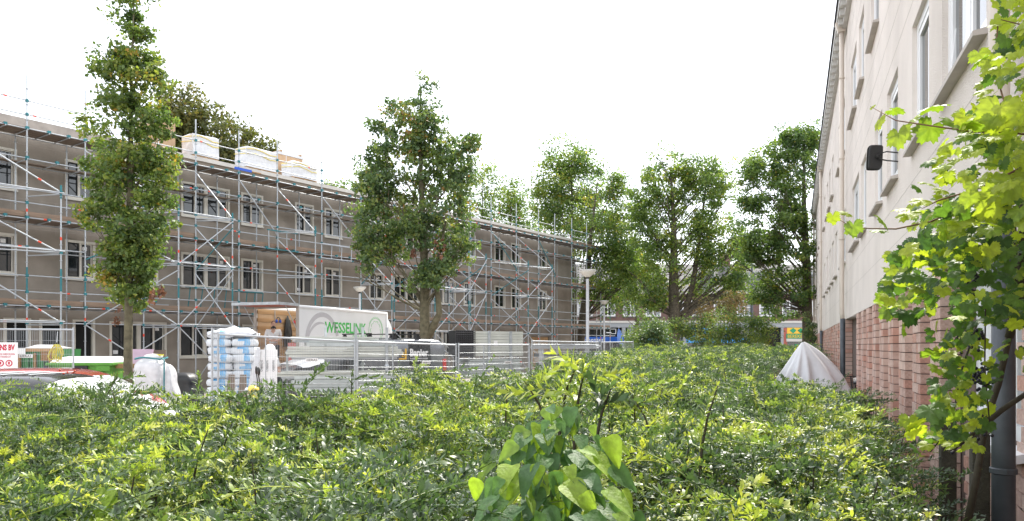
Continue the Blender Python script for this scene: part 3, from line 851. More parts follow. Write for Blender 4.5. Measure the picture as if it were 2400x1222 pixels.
b = MB(); b.tube([(-.15, -.055, -.03), (-.06, -.06, -.05), (.1, -.01, -.05)], .008, 6); b.build('arm', M['black_plastic'], mt)

# ---------------------------------------------------------------- brick terrace with shops across the street
FY = 78.0
fb = thing('shop_terrace', 'dark brick terrace with white windows above shops across the street', 'building', (0, FY, 0))
def fx(px): return (px - 1200) / FPX * FY
def fz(py): return EYE + (HZ - py) / FPX * FY
FW = [(fx(1513 + 53.3 * k), fx(1513 + 53.3 * k + 36)) for k in range(-4, 8)]
holes = [(a, b, fz(742), fz(705)) for a, b in FW]
w = MB(); wall_mesh(w, fx(1250), fx(2050), fz(757) , fz(690), holes, 0, .2, 1)
w.add([(fx(1250), 0, 0), (fx(1250), 10, 0), (fx(1250), 10, fz(690)), (fx(1250), 0, fz(690))], [(0, 1, 2, 3)])
w.build('wall', M['far_brick'], fb)
w = MB(); w.box(fx(1250), fx(2050), .4, 10, 0, fz(690)); w.build('interior', M['dark'], fb)
for a, b in FW:
    z0, z1 = fz(742), fz(705); q = .13
    f = MB(); f.box(a, b, -.03, .1, z0, z0 + q); f.box(a, b, -.03, .1, z1 - q, z1); f.box(a, a + q, -.03, .1, z0 + q, z1 - q); f.box(b - q, b, -.03, .1, z0 + q, z1 - q)
    c = (a + b) / 2
    f.box(c - .06, c + .06, -.02, .09, z0 + q, z1 - q)
    f.box(a + q, c - .06, -.015, .08, z0 + (z1 - z0) * .55, z0 + (z1 - z0) * .55 + .07); f.box(c + .06, b - q, -.015, .08, z0 + (z1 - z0) * .55, z0 + (z1 - z0) * .55 + .07)
    fo = f.build('window', M['white_pvc'], fb)
    box_part('pane', a + q, c - .06, .1, .13, z0 + q, z1 - q, M['glass'], fo); box_part('pane', c + .06, b - q, .1, .13, z0 + q, z1 - q, M['glass'], fo)
    box_part('curtain', a + q, a + .5, .09, .098, z0 + q, z1 - q, M['shop_grey'], fo)
    box_part('curtain', b - .5, b - q, .09, .098, z0 + q, z1 - q, M['shop_grey'], fo)
    box_part('window_sill', a - .05, b + .05, -.1, -.032, z0 - .12, z0 - .01, M['far_tile'], fo)
w = MB(); w.box(fx(1250), fx(2050), -.5, .2, fz(690), fz(684)); w.build('fascia', M['trim_white'], fb)
w = MB(); w.prism([(0, 0), (.01, 0)], 0, 0) if False else None
w.add([(fx(1250), -.6, fz(684)), (fx(2050), -.6, fz(684)), (fx(2050), 5, fz(684) + 3.4), (fx(1250), 5, fz(684) + 3.4), (fx(2050), 11, fz(684)), (fx(1250), 11, fz(684))], [(0, 1, 2, 3), (3, 2, 4, 5), (0, 3, 5), (1, 4, 2)])
rf = w.build('roof', M['far_tile'], fb)
for px in (1520, 1640, 1765, 1880):
    box_part('dormer', fx(px), fx(px + 40), 1.0, 4.5, fz(684) + .7, fz(684) + 2.2, M['shop_grey'], rf)
    box_part('dormer_pane', fx(px + 5), fx(px + 35), .96, .998, fz(684) + 1.0, fz(684) + 1.9, M['glass'], rf)
for px in (1450, 1720):
    box_part('chimney', fx(px), fx(px) + 1.0, 4.6, 5.4, fz(684) + 2.6, fz(684) + 4.6, M['far_brick'], rf)
box_part('white_band', fx(1250), fx(2050), -.15, .35, fz(757.5), fz(752.5), M['trim_white'], fb)
box_part('grey_band', fx(1250), fx(2050), -.1, .35, fz(768), fz(757.8), M['shop_grey'], fb)
for px in (1458, 1600, 1762, 1775, 1830):
    box_part('shop_column', fx(px), fx(px + 8), -.08, .35, .13, fz(768.2), M['shop_grey'], fb)
box_part('shop_window', fx(1262), fx(1450), .1, .34, .5, fz(769), M['glass'], fb)
o = box_part('shop_sign', fx(1372), fx(1462), -.12, .05, fz(803), fz(790), M['shop_deep'], fb)
text('lettering', 'vakmensen', .62, (fx(1354), -.14, fz(801)), (radians(90), 0, 0), M['white_print'], fb, width=fx(1416) - fx(1354))
box_part('shop_sign', fx(1320), fx(1371.7), -.12, .05, fz(803), fz(790), M['shop_deep'], fb)
w = MB()
for x0, x1, y0, y1 in ((1432, 1444, 771, 783), ):
    for a, b, c, d in ((x0, x1, 771, 772.2), (x0, x1, 782, 783.2), (x1 - 1.2, x1, 772.2, 782)):
        w.box(fx(a), fx(b), .05, .09, fz(d), fz(c))
w.box(fx(1414), fx(1442), .05, .09, fz(788), fz(787)); w.box(fx(1421), fx(1433), .05, .09, fz(781), fz(779))
w.build('window_print', M['white_print'], fb)
for a, b in ((1470, 1597), (1608, 1660), (1668, 1756)):
    box_part('shop_window', fx(a), fx(b), .1, .34, .5, fz(769), M['shop_grey'] if a < 1500 else M['glass'], fb)
    box_part('shop_sign', fx(a), fx(b), -.12, .05, fz(804), fz(794), M['shop_blue'], fb)
for a, b in ((1617, 1632), (1646, 1664), (1700, 1712)):
    box_part('shop_panel', fx(a), fx(b), .02, .09, fz(793.5), fz(769), M['shop_blue'], fb)
box_part('shop_panel', fx(1641), fx(1656), -.02, .015, fz(803), fz(784), M['white_print'], fb)
box_part('shop_opening', fx(1785), fx(1830), .1, .34, .5, fz(769), M['dark'], fb)
box_part('brick_column', fx(1836), fx(1844), -.1, .34, .13, fz(769), M['shop_red'], fb)
bs = box_part('shop_sign', fx(1842), fx(1890), -.16, .0, fz(794), fz(783), M['shop_green'], fb)
text('lettering', 'BEREKET', .5, (fx(1844), -.18, fz(792.5)), (radians(90), 0, 0), M['yellow_print'], fb, width=fx(1885) - fx(1844))
box_part('upper_panel', fx(1844), fx(1890), -.1, .0, fz(782.6), fz(768.5), M['yellow_print'], fb)
w = MB()
for cx in (1858, 1876):
    w.prism([(fx(cx - 8), fz(775)), (fx(cx), fz(782)), (fx(cx + 8), fz(775)), (fx(cx), fz(769))], -.125, -.105)
w.build('diamond_print', M['shop_green'], fb)
box_part('awning_board', fx(1842), fx(1890), -.2, .0, fz(801), fz(794.4), M['trim_white'], fb)
box_part('shop_window', fx(1845), fx(1950), .1, .34, .5, fz(802), M['glass'], fb)
box_part('lit_sign', fx(1863), fx(1872), .02, .06, fz(811), fz(807), M['shop_green'], fb)
fl = thing('flag', 'pale blue flag hanging from a leaning pole outside the shops', 'flag', (fx(1449), FY - 1.2, 0))
tube_part('flag_pole', (0, 1.1, 2.9), (-.15, -.35, fz(768)), .03, M['white_paint'], fl)
w = MB()
vs, fs = [], []
for i in range(9):
    for j in range(4):
        t = i / 8
        vs.append((-.1 + (j / 3 - .35) * (.25 + .9 * t * (1.3 - t)), -.3 + .12 * sin(j * 2.1 + i * .5), fz(770) - t * 1.5 - .1 * j))
for i in range(8):
    for j in range(3):
        fs.append((i * 4 + j, i * 4 + j + 1, i * 4 + j + 5, i * 4 + j + 4))
w.add(vs, fs); w.build('cloth', M['flag'], fl, True)

# ---------------------------------------------------------------- vehicles
def loft(stations, n_side=None):
    """stations: list of (x, [(y,z),...]) open half sections from sill to roof centre; mirrored across y"""
    vs, fs = [], []
    k = len(stations[0][1])
    full = 2 * k
    for x, sec in stations:
        vs += [(x, -y, z) for y, z in sec] + [(x, y, z) for y, z in reversed(sec)]
    for i in range(len(stations) - 1):
        for j in range(full - 1):
            fs.append((i * full + j, (i + 1) * full + j, (i + 1) * full + j + 1, i * full + j + 1))
        fs.append((i * full + full - 1, (i + 1) * full + full - 1, (i + 1) * full, i * full))
    fs.append(tuple(range(full - 1, -1, -1)))
    e = (len(stations) - 1) * full
    fs.append(tuple(e + j for j in range(full)))
    return vs, fs

def section(W, zb, belt, ztop, narrow):
    """half section: sill, belly, belt, glass top, roof shoulder, roof centre"""
    zt = max(ztop, belt + .02)
    wt = W - narrow * (zt - belt)
    return [(W * .92, zb), (W, zb + .18), (W * 1.0, belt - .12), (W * .985, belt), (wt + .02, max(belt, zt - .10)), (wt - .05, zt - .035), (wt * .6, zt), (0.0, zt + .012)]

def wheel(parent, x, y, r, w_=.2):
    wo_ = MB()
    wo_.lathe([(r * .6, 0), (r * .95, 0), (r, .03), (r, w_ - .03), (r * .95, w_), (r * .6, w_)], 24)
    o = wo_.build('wheel', M['rubber'], parent, True)
    o.location = (x, y, r); o.rotation_euler = (radians(90), 0, 0)
    rm = MB(); rm.lathe([(.05, 0), (r * .62, .0), (r * .62, .06), (r * .5, .07), (.05, .05)], 16, (0, 0, w_ - .075 if y < 0 else 0.0))
    rm.build('rim', M['chrome'], o, True)
    return o

def make_car(name, label, L, Wd, prof, belt, paint, roof_paint, loc, rz, narrow=.32, wheels=(.75, 3.1), glass_x=None, cat='car', r=.3):
    """prof: list of (x from rear, top z)"""
    t = thing(name, label, cat, loc, rz)
    xs = []
    for (a, za), (b, zb_) in zip(prof, prof[1:]):
        n = max(2, int((b - a) / .12))
        for i in range(n): xs.append((a + (b - a) * i / n, za + (zb_ - za) * i / n))
    xs.append(prof[-1])
    zs = [z for _, z in xs]
    sm = [zs[0]] + [(zs[i - 1] + 2 * zs[i] + zs[i + 1]) / 4 for i in range(1, len(zs) - 1)] + [zs[-1]]
    st = []
    for (x, _), z in zip(xs, sm):
        e = min(1, (x + .02) / .35, (L - x + .02) / .5)
        wv = Wd / 2 * (0.80 + 0.20 * math.sqrt(max(0, e)))
        st.append((x, section(wv, .28, min(belt, z - .03), z, narrow)))
    b = MB(); b.add(*loft(st)); body = b.build('body', paint, t, True)
    k = len(st[0][1])
    def strip(nm, x0, x1, j0, j1, m, off=.004, sides=(-1, 1), ins=.0):
        for s in sides:
            vs, fs = [], []
            use = [(x, sec) for x, sec in st if x0 <= x <= x1]
            for x, sec in use:
                for j in range(j0, j1 + 1):
                    y, z = sec[j]
                    vs.append((x, s * (y + off), z + (off if j > 4 else 0)))
            w_ = j1 - j0 + 1
            for i in range(len(use) - 1):
                for j in range(w_ - 1):
                    q = (i * w_ + j, (i + 1) * w_ + j, (i + 1) * w_ + j + 1, i * w_ + j + 1)
                    fs.append(q if s < 0 else q[::-1])
            g_ = MB(); g_.add(vs, fs); g_.build(nm, m, t, True)
    return t, st, strip

# red hatchback nearest the hedge on the left
RC = P(90, 10.6)
t, st, strip = make_car('parked_car', 'red hatchback with sky reflection painted on its windscreen parked behind the hedge at the far left', 3.42, 1.66,
    [(0, .78), (.12, 1.0), (.5, 1.29), (.9, 1.37), (1.7, 1.375), (2.05, 1.33), (2.75, .96), (2.92, .80), (3.25, .66), (3.42, .5)], .92, M['red_paint'], M['red_paint'],
    (RC.x - 1.45, 10.6, 0), radians(3), wheels=(.7, 3.1), )
strip('side_window', .45, 1.45, 3, 4, M['car_glass']); strip('side_window', 1.55, 2.3, 3, 4, M['car_glass'])
strip('windscreen', 2.1, 2.72, 4, 7, M['lamp_sky_sheen'], .006)  # pale strip paints the sky mirrored in the glass
for x in (.72, 2.85):
    for y in (-.62, .82): wheel(t, x, y, .29, .18)
for s in (-1, 1):
    b = MB(); b.ball((2.3, s * .86, .95), (.05, .08, .06)); b.build('mirror', M['red_paint'], t, True)
    b = MB(); b.ball((3.22, s * .55, .60), (.12, .12, .07)); b.build('headlight', M['lamp_sky_sheen'], t, True)
# white car with dark glass roof
WC = P(-200, 9.2)
t, st, strip = make_car('parked_car', 'white car with black panel roof parked in front of the red hatchback', 3.5, 1.6,
    [(0, .75), (.1, 1.0), (.45, 1.27), (.9, 1.34), (1.75, 1.335), (2.0, 1.30), (2.6, .99), (2.9, .92), (3.3, .8), (3.5, .6)], .90, M['white_paint'], M['black_paint'],
    (P(-120, 9.4).x - .35, 9.3, 0), radians(2))
strip('roof_panel', .5, 2.0, 4, 7, M['black_paint'], .008)
strip('side_window', .45, 1.3, 3, 4, M['car_glass']); strip('side_window', 1.4, 2.15, 3, 4, M['car_glass'])
strip('windscreen', 2.05, 2.58, 4, 7, M['lamp_sky_sheen'], .006)  # sky reflection put into the glass colour
strip('bonnet', 2.62, 3.3, 3, 7, M['white_paint'], .003)
for x in (.66, 2.85):
    for y in (-.6, .78): wheel(t, x, y, .28, .17)
for s in (-1, 1):
    b = MB(); b.ball((2.45, s * .88, .97), (.06, .1, .07)); b.build('mirror', M['white_paint'], t, True)
    b = MB(); b.ball((3.28, s * .55, .68), (.12, .12, .08)); b.build('headlight', M['lamp_sky_sheen'], t, True)
for k in range(4):
    tube_part('roof_seam', (.7 + .33 * k, -.5, 1.357), (.7 + .33 * k, .5, 1.357), .008, M['galv'], t, 6)

# dark grey panel van, nose towards the lower left
VL = Vector((-5.84, 19.4, 0)); VROT = radians(40)
van = thing('delivery_van', 'dark grey panel van with white lettering and roof bars behind the mesh fence', 'van', VL, VROT)
# local x: nose -> tail, local -y faces the camera; width 1.95
prof = [(0, .85), (.06, 1.02), (.25, 1.13), (.95, 1.33), (1.2, 1.41), (1.95, 1.84), (2.25, 1.91), (3.0, 1.93), (4.3, 1.93), (4.85, 1.90), (5.0, 1.80)]
xs = []
for (a, za), (b_, zb_) in zip(prof, prof[1:]):
    n = max(2, int((b_ - a) / .14))
    for i in range(n): xs.append((a + (b_ - a) * i / n, za + (zb_ - za) * i / n))
xs.append(prof[-1])
st = []
for x, z in xs:
    e = min(1, (x + .03) / .6)
    wv = .975 * (.82 + .18 * math.sqrt(e))
    sec = section(wv, .3, min(1.12, z - .03), z, .13)
    st.append((x, [(y, zz) for y, zz in sec]))
b = MB(); vs, fs = loft(st)
b.add([(x, y + .975, z) for x, y, z in vs], fs); body = b.build('body', M['van_grey'], van, True)
def vstrip(nm, x0, x1, j0, j1, m, side, off=.005):
    use = [(x, sec) for x, sec in st if x0 <= x <= x1]
    vs, fs = [], []
    w_ = j1 - j0 + 1
    for x, sec in use:
        for j in range(j0, j1 + 1):
            y, z = sec[j]; vs.append((x, .975 + side * (y + off), z + (off if j > 4 else 0)))
    for i in range(len(use) - 1):
        for j in range(w_ - 1):
            q = (i * w_ + j, (i + 1) * w_ + j, (i + 1) * w_ + j + 1, i * w_ + j + 1)
            fs.append(q if side < 0 else q[::-1])
    m_ = MB(); m_.add(vs, fs); return m_.build(nm, m, van, True)
for s in (-1, 1):
    vstrip('windscreen', 1.22, 1.95, 4, 7, M['lamp_sky_sheen'], s)  # pale colour stands in for the reflection on the glass
    vstrip('side_window', 1.55, 2.35, 3, 4, M['car_glass'], s)
    vstrip('bonnet', .28, 1.12, 4, 7, M['white_paint'], s)  # white strip paints the sky's reflection on the grey bonnet
vstrip('rear_side_panel', 3.6, 4.5, 3, 4, M['black_paint'], -1, .006)
for x in (.9, 3.95):
    wheel(van, x, .19, .33, .2); wheel(van, x, 1.95, .33, .2)
    a = MB(); a.lathe([(.36, 0), (.40, 0), (.40, .03), (.36, .03)], 24); o = a.build('wheel_arch', M['black_plastic'], van, True); o.location = (x, .0, .36); o.rotation_euler = (radians(90), 0, 0)
b = MB(); b.box(-.05, .25, .12, 1.83, .3, .62); b.build('bumper', M['black_plastic'], van, bevel=.05)
b = MB(); b.box(-.03, .04, .5, 1.45, .68, .9); b.build('grille', M['black_plastic'], van, bevel=.02)
for y in (.24, 1.7):
    b = MB(); b.ball((.1, y, .84), (.14, .16, .12)); b.build('headlight', M['lamp_sky_sheen'], van, True)
for y in (-.12, 2.07):
    b = MB(); b.ball((1.62, y, 1.2), (.09, .1, .15)); b.build('mirror', M['black_plastic'], van, True)
pl = box_part('number_plate', -.075, -.055, .72, 1.24, .42, .53, M['plate_yellow'], van)
text('plate_number', '97-DJ', .11, (-.079, 1.12, .435), (radians(90), 0, radians(-90)), M['dark_print'], van, width=.36)
box_part('plate_band', -.08, -.0762, 1.18, 1.24, .42, .53, M['blue_print'], van)
b = MB(); b.box(4.9, 5.03, -.01, .12, .95, 1.3); b.build('tail_light', M['red_lamp'], van, bevel=.02)
b = MB(); b.box(4.9, 5.03, 1.83, 1.96, .95, 1.3); b.build('tail_light', M['red_lamp'], van, bevel=.02)
b = MB(); b.box(4.88, 5.06, .05, 1.9, .35, .58); b.build('rear_bumper', M['black_plastic'], van, bevel=.04)
for k, x in enumerate((2.5, 3.3, 4.1)):
    b = MB(); b.box(x, x + .05, .12, 1.83, 2.03, 2.06); o = b.build('roof_bar', M['black_plastic'], van)
    for y in (.2, 1.7):
        f = MB(); f.hexa([(x - .06, y - .05, 1.9), (x + .11, y - .05, 1.9), (x + .11, y + .05, 1.9), (x - .06, y + .05, 1.9), (x - .01, y - .03, 2.028), (x + .06, y - .03, 2.028), (x + .06, y + .03, 2.028), (x - .01, y + .03, 2.028)])
        f.build('bar_foot', M['black_plastic'], o)
text('lettering', 'Banier', .30, (3.72, -.008, 1.40), (radians(90), 0, 0), M['white_print'], van, width=.64, bold=.012)
text('small_lettering', 'PLAFOND | WAND | VLOER', .07, (3.74, -.008, 1.30), (radians(90), 0, 0), M['white_print'], van, width=.6)
text('web_lettering', 'T 020 305466 | WWW.BANIER.COM', .09, (3.2, -.008, 1.05), (radians(90), 0, 0), M['white_print'], van, width=1.05)
b = MB(); b.box(3.36, 3.62, -.006, -.002, 1.30, 1.34); b.box(3.56, 3.62, -.006, -.002, 1.34, 1.62); b.build('logo', M['yellow_print'], van)
text('logo_letter', 'B', .2, (3.44, -.008, 1.38), (radians(90), 0, 0), M['yellow_print'], van)
for z, x0, x1 in ((1.08, .5, 4.85), (.62, 1.1, 3.4)):
    tube_part('body_crease', (x0, .004, z), (x1, .004, z), .008, M['van_grey'], van, 6)
for x in (1.45, 2.5, 3.5):
    box_part('door_seam', x, x + .012, -.004, .004, .42, 1.1, M['black_plastic'], van)

# box truck with raised tail door
TR = math.atan2(.939, .346)
tk = thing('box_truck', 'white box truck with green lettering and its rear door raised', 'truck', (-7.03, 24.6, 0), TR)
TW, TL, ZF, ZT = 1.75, 5.75, .8, 3.02
b = MB()
b.box(.002, TL, 0, .05, ZF, ZT); b.box(.002, TL, TW - .05, TW, ZF, ZT); b.box(.002, TL, .052, TW - .052, ZF - .12, ZF); b.box(TL - .05, TL - .001, .052, TW - .052, ZF, ZT - .052)
b.build('cargo_box', M['white_paint'], tk, bevel=.012)
b = MB()
for y in (0, TW): b.tube([(0, y, ZT - .02), (TL, y, ZT - .02)], .055, 10)
b.tube([(TL, 0, ZF), (TL, 0, ZT - .02)], .05, 10)
b.build('corner_trim', M['white_paint'], tk, True)
b = MB(); b.add([(.002, .052, ZT - .02), (TL, .052, ZT - .02), (TL, TW - .052, ZT - .02), (.002, TW - .052, ZT - .02)], [(0, 1, 2, 3)]); b.build('roof', M['roof_panel'], tk)
b = MB(); b.box(-.05, -.002, -.02, .07, ZF - .1, ZT); b.box(-.05, -.002, TW - .07, TW + .02, ZF - .1, ZT); b.box(-.05, -.002, .07, TW - .07, ZT - .08, ZT); b.build('rear_frame', M['slab'], tk)
# raised door: leaf held out level from the top edge
b = MB(); b.hexa([(-1.05, -.02, ZT + .0), (-.05, -.02, ZT - .02), (-.05, TW + .02, ZT - .02), (-1.05, TW + .02, ZT + .0), (-1.05, -.02, ZT + .06), (-.05, -.02, ZT + .05), (-.05, TW + .02, ZT + .05), (-1.05, TW + .02, ZT + .06)])
do = b.build('tail_door', M['shop_red'], tk)
b = MB(); b.box(-1.09, -1.052, -.05, TW + .05, ZT - .015, ZT + .075); b.box(-1.05, -.05, -.06, -.022, ZT - .02, ZT + .07); b.box(-1.05, -.05, TW + .022, TW + .06, ZT - .02, ZT + .07); b.build('door_edge', M['galv'], do)
b = MB(); b.box(-1.05, -.05, -.02, TW + .02, ZT + .064, ZT + .075); b.build('door_skin', M['white_paint'], do)
for y in (.06, TW - .06):
    tube_part('gas_strut', (-.04, y, ZT - .75), (-.6, y, ZT - .03), .014, M['galv'], tk)
# inside: slatted walls
box_part('lining', .06, TL - .06, TW - .058, TW - .052, ZF, ZT - .06, M['cardboard'], tk)
for k in range(8):
    z = ZF + .1 + .27 * k
    box_part('slat', .03, TL - .06, TW - .085, TW - .06, z, z + .12, M['timber'], tk)
for k in range(8):
    z = ZF + .1 + .27 * k
    box_part('slat', TL - .085, TL - .06, .06, TW - .09, z, z + .12, M['timber'], tk)
for x in (.9, 2.2, 3.5):
    box_part('upright', x, x + .05, TW - .098, TW - .0865, ZF, ZT - .08, M['slab'], tk)
box_part('chassis', .2, TL + 1.6, .45, TW - .45, .42, .66, M['black_plastic'], tk)
for x in (1.2, 6.6):
    wheel(tk, x, .22, .36, .22); wheel(tk, x, TW, .36, .22)
b = MB(); b.prism([(TL + .06, .45), (TL + 1.9, .45), (TL + 2.0, 1.0), (TL + 1.7, 1.25), (TL + 1.25, 1.95), (TL + .06, 2.0)], .02, TW - .02); b.build('cab', M['white_paint'], tk, bevel=.06)
b = MB(); b.prism([(TL + .5, 1.25), (TL + 1.45, 1.25), (TL + 1.12, 1.85), (TL + .5, 1.88)], .005, .018); b.build('cab_window', M['car_glass'], tk)
vs, fs = [], []
for i in range(7):
    a = i / 6 * pi / 2
    vs += [(TL + .06 + .62 * sin(a), .06 + .12 * sin(a), 2.02), (TL + .06 + .62 * sin(a), TW - .06 - .12 * sin(a), 2.02), ]
b = MB()
poly = [(TL + .055, 2.02)] + [(TL + .06 + .62 * sin(pi / 2 * k / 8), 2.02 + .82 * cos(pi / 2 * k / 8)) for k in range(8, -1, -1)]
b.prism(poly, .08, TW - .08); b.build('wind_deflector', M['white_paint'], tk, True, bevel=.05)
# print on the side
text('lettering', 'WESSELINK', .53, (1.5, -.004, 2.17), (radians(90), 0, 0), M['green_text'], tk, width=2.72, extrude=.002, bold=.012)
text('small_lettering', 'ISOLATIE', .2, (3.25, -.004, 1.97), (radians(90), 0, 0), M['green_text'], tk, width=1.0, extrude=.002)
def arc(name, cx, cz, r0, r1, a0, a1, m, yy=-.006, n=40, taper=True):
    vs, fs = [], []
    for i in range(n + 1):
        a = radians(a0 + (a1 - a0) * i / n)
        e = (sin(pi * i / n) ** .6 if taper else 1)
        rm, hw = (r0 + r1) / 2, (r1 - r0) / 2 * max(e, .02)
        for y in (yy, yy + .004):
            vs += [(cx + (rm - hw) * cos(a), y, cz + (rm - hw) * sin(a)), (cx + (rm + hw) * cos(a), y, cz + (rm + hw) * sin(a))]
    for i in range(n):
        o = i * 4
        fs += [(o, o + 4, o + 5, o + 1), (o + 2, o + 3, o + 7, o + 6), (o + 1, o + 5, o + 7, o + 3), (o, o + 2, o + 6, o + 4)]
    b = MB(); b.add(vs, fs); return b.build(name, m, tk)
arc('swirl_print', 1.35, 1.86, .84, 1.0, 176, 12, M['grey_print'], taper=False)
arc('swirl_print', 1.25, 1.72, .72, .82, 172, 70, M['grey_print'], yy=-.0052)
arc('swirl_print', .45, 2.4, .95, 1.05, -62, -20, M['grey_print'], yy=-.0056)
arc('swirl_print', 1.5, 2.5, .62, .72, -110, -60, M['grey_print'], yy=-.0049)
arc('emblem_ring', 4.9, 2.27, .50, .515, 205, -30, M['green_text'], taper=False)
arc('emblem_ring', 4.9, 2.27, .545, .556, 150, -20, M['green_text'], taper=False)
for k in range(8):
    a = 200 - k * 32
    arc('emblem_leaf', 4.9 + .30 * cos(radians(a)), 2.22 + .36 * sin(radians(a)), .085, .1, a - 75, a + 75, M['green_text'], n=8)
# things hung inside the truck
def ear_defenders(x, z, m, label):
    t_ = thing('ear_defenders', label, 'ear defenders', tk.matrix_basis @ Vector((x, TW - .12, z)) if False else Matrix.Translation((-7.03, 24.6, 0)) @ Matrix.Rotation(TR, 4, 'Z') @ Vector((x, TW - .14, z)), TR)
    b = MB(); b.tube([(.1 * cos(a), 0, .1 * sin(a)) for a in [pi * k / 10 for k in range(11)]], .014, 6); b.build('headband', M['black_plastic'], t_)
    for s in (-1, 1):
        b = MB(); b.ball((s * .1, 0, -.04), (.035, .05, .06)); b.build('cup', m, t_, True)
ear_defenders(1.05, ZT - .42, M['blue_print'], 'blue ear defenders hanging on the slatted wall inside the truck')
ear_defenders(2.05, ZT - .42, M['red_print'], 'red ear defenders hanging on the slatted wall inside the truck')
tw = Matrix.Translation((-7.03, 24.6, 0)) @ Matrix.Rotation(TR, 4, 'Z')
jk = thing('jacket', 'long black jacket hanging on the slatted wall inside the truck', 'jacket', tw @ Vector((1.55, TW - .15, ZT - 1.35)), TR)
b = MB(); b.lathe([(.17, 0), (.19, .3), (.15, .7), (.10, .95), (.03, 1.1)], 12); o = b.build('cloth', M['black_tarp'], jk, True); o.scale = (1, .45, 1)
b = MB(); b.tube([(.05, 0, .95), (.16, 0, .6), (.17, -.02, .3)], [.06, .055, .045], 8); b.build('sleeve', M['black_tarp'], jk, True)
rbx = thing('tool_chest', 'red drawer chest with white bag on top inside the truck', 'tool chest', tw @ Vector((.35, .14, ZF)), TR)
b = MB(); b.box(0, .5, 0, .55, 0, 1.0); b.build('carcass', M['red_paint'], rbx, bevel=.01)
for k in range(4): box_part('drawer', -.012, -.002, .03, .52, .06 + .23 * k, .25 + .23 * k, M['red_paint'] if k % 2 else M['white_paint'], rbx)
b = MB(); b.ball((.2, .26, 1.06), (.2, .24, .08)); b.build('white_bag', M['poly_bag'], rbx, True)

# ---------------------------------------------------------------- people
def skin_mesh(name, chains, m, parent, root=0, sub=1):
    """chains: lists of (point, radius); equal points are joined"""
    vs, rs, es, idx = [], [], [], {}
    for ch in chains:
        prev = None
        for p, r in ch:
            k = tuple(round(c, 4) for c in p)
            if k not in idx:
                idx[k] = len(vs); vs.append(p); rs.append(r)
            i = idx[k]
            if prev is not None and prev != i: es.append((prev, i))
            prev = i
    me = bpy.data.meshes.new(name); me.from_pydata(vs, es, [])
    me.materials.append(m)
    o = link_obj(name, me, parent)
    o.modifiers.new('skin', 'SKIN').use_smooth_shade = True
    if not me.skin_vertices: me.attributes
    sl = me.skin_vertices[0].data if me.skin_vertices else None
    if sl:
        for i, r in enumerate(rs):
            r = r if isinstance(r, tuple) else (r, r)
            sl[i].radius = r; sl[i].use_root = (i == root)
    ss = o.modifiers.new('subsurf', 'SUBSURF'); ss.levels = sub; ss.render_levels = sub
    return o

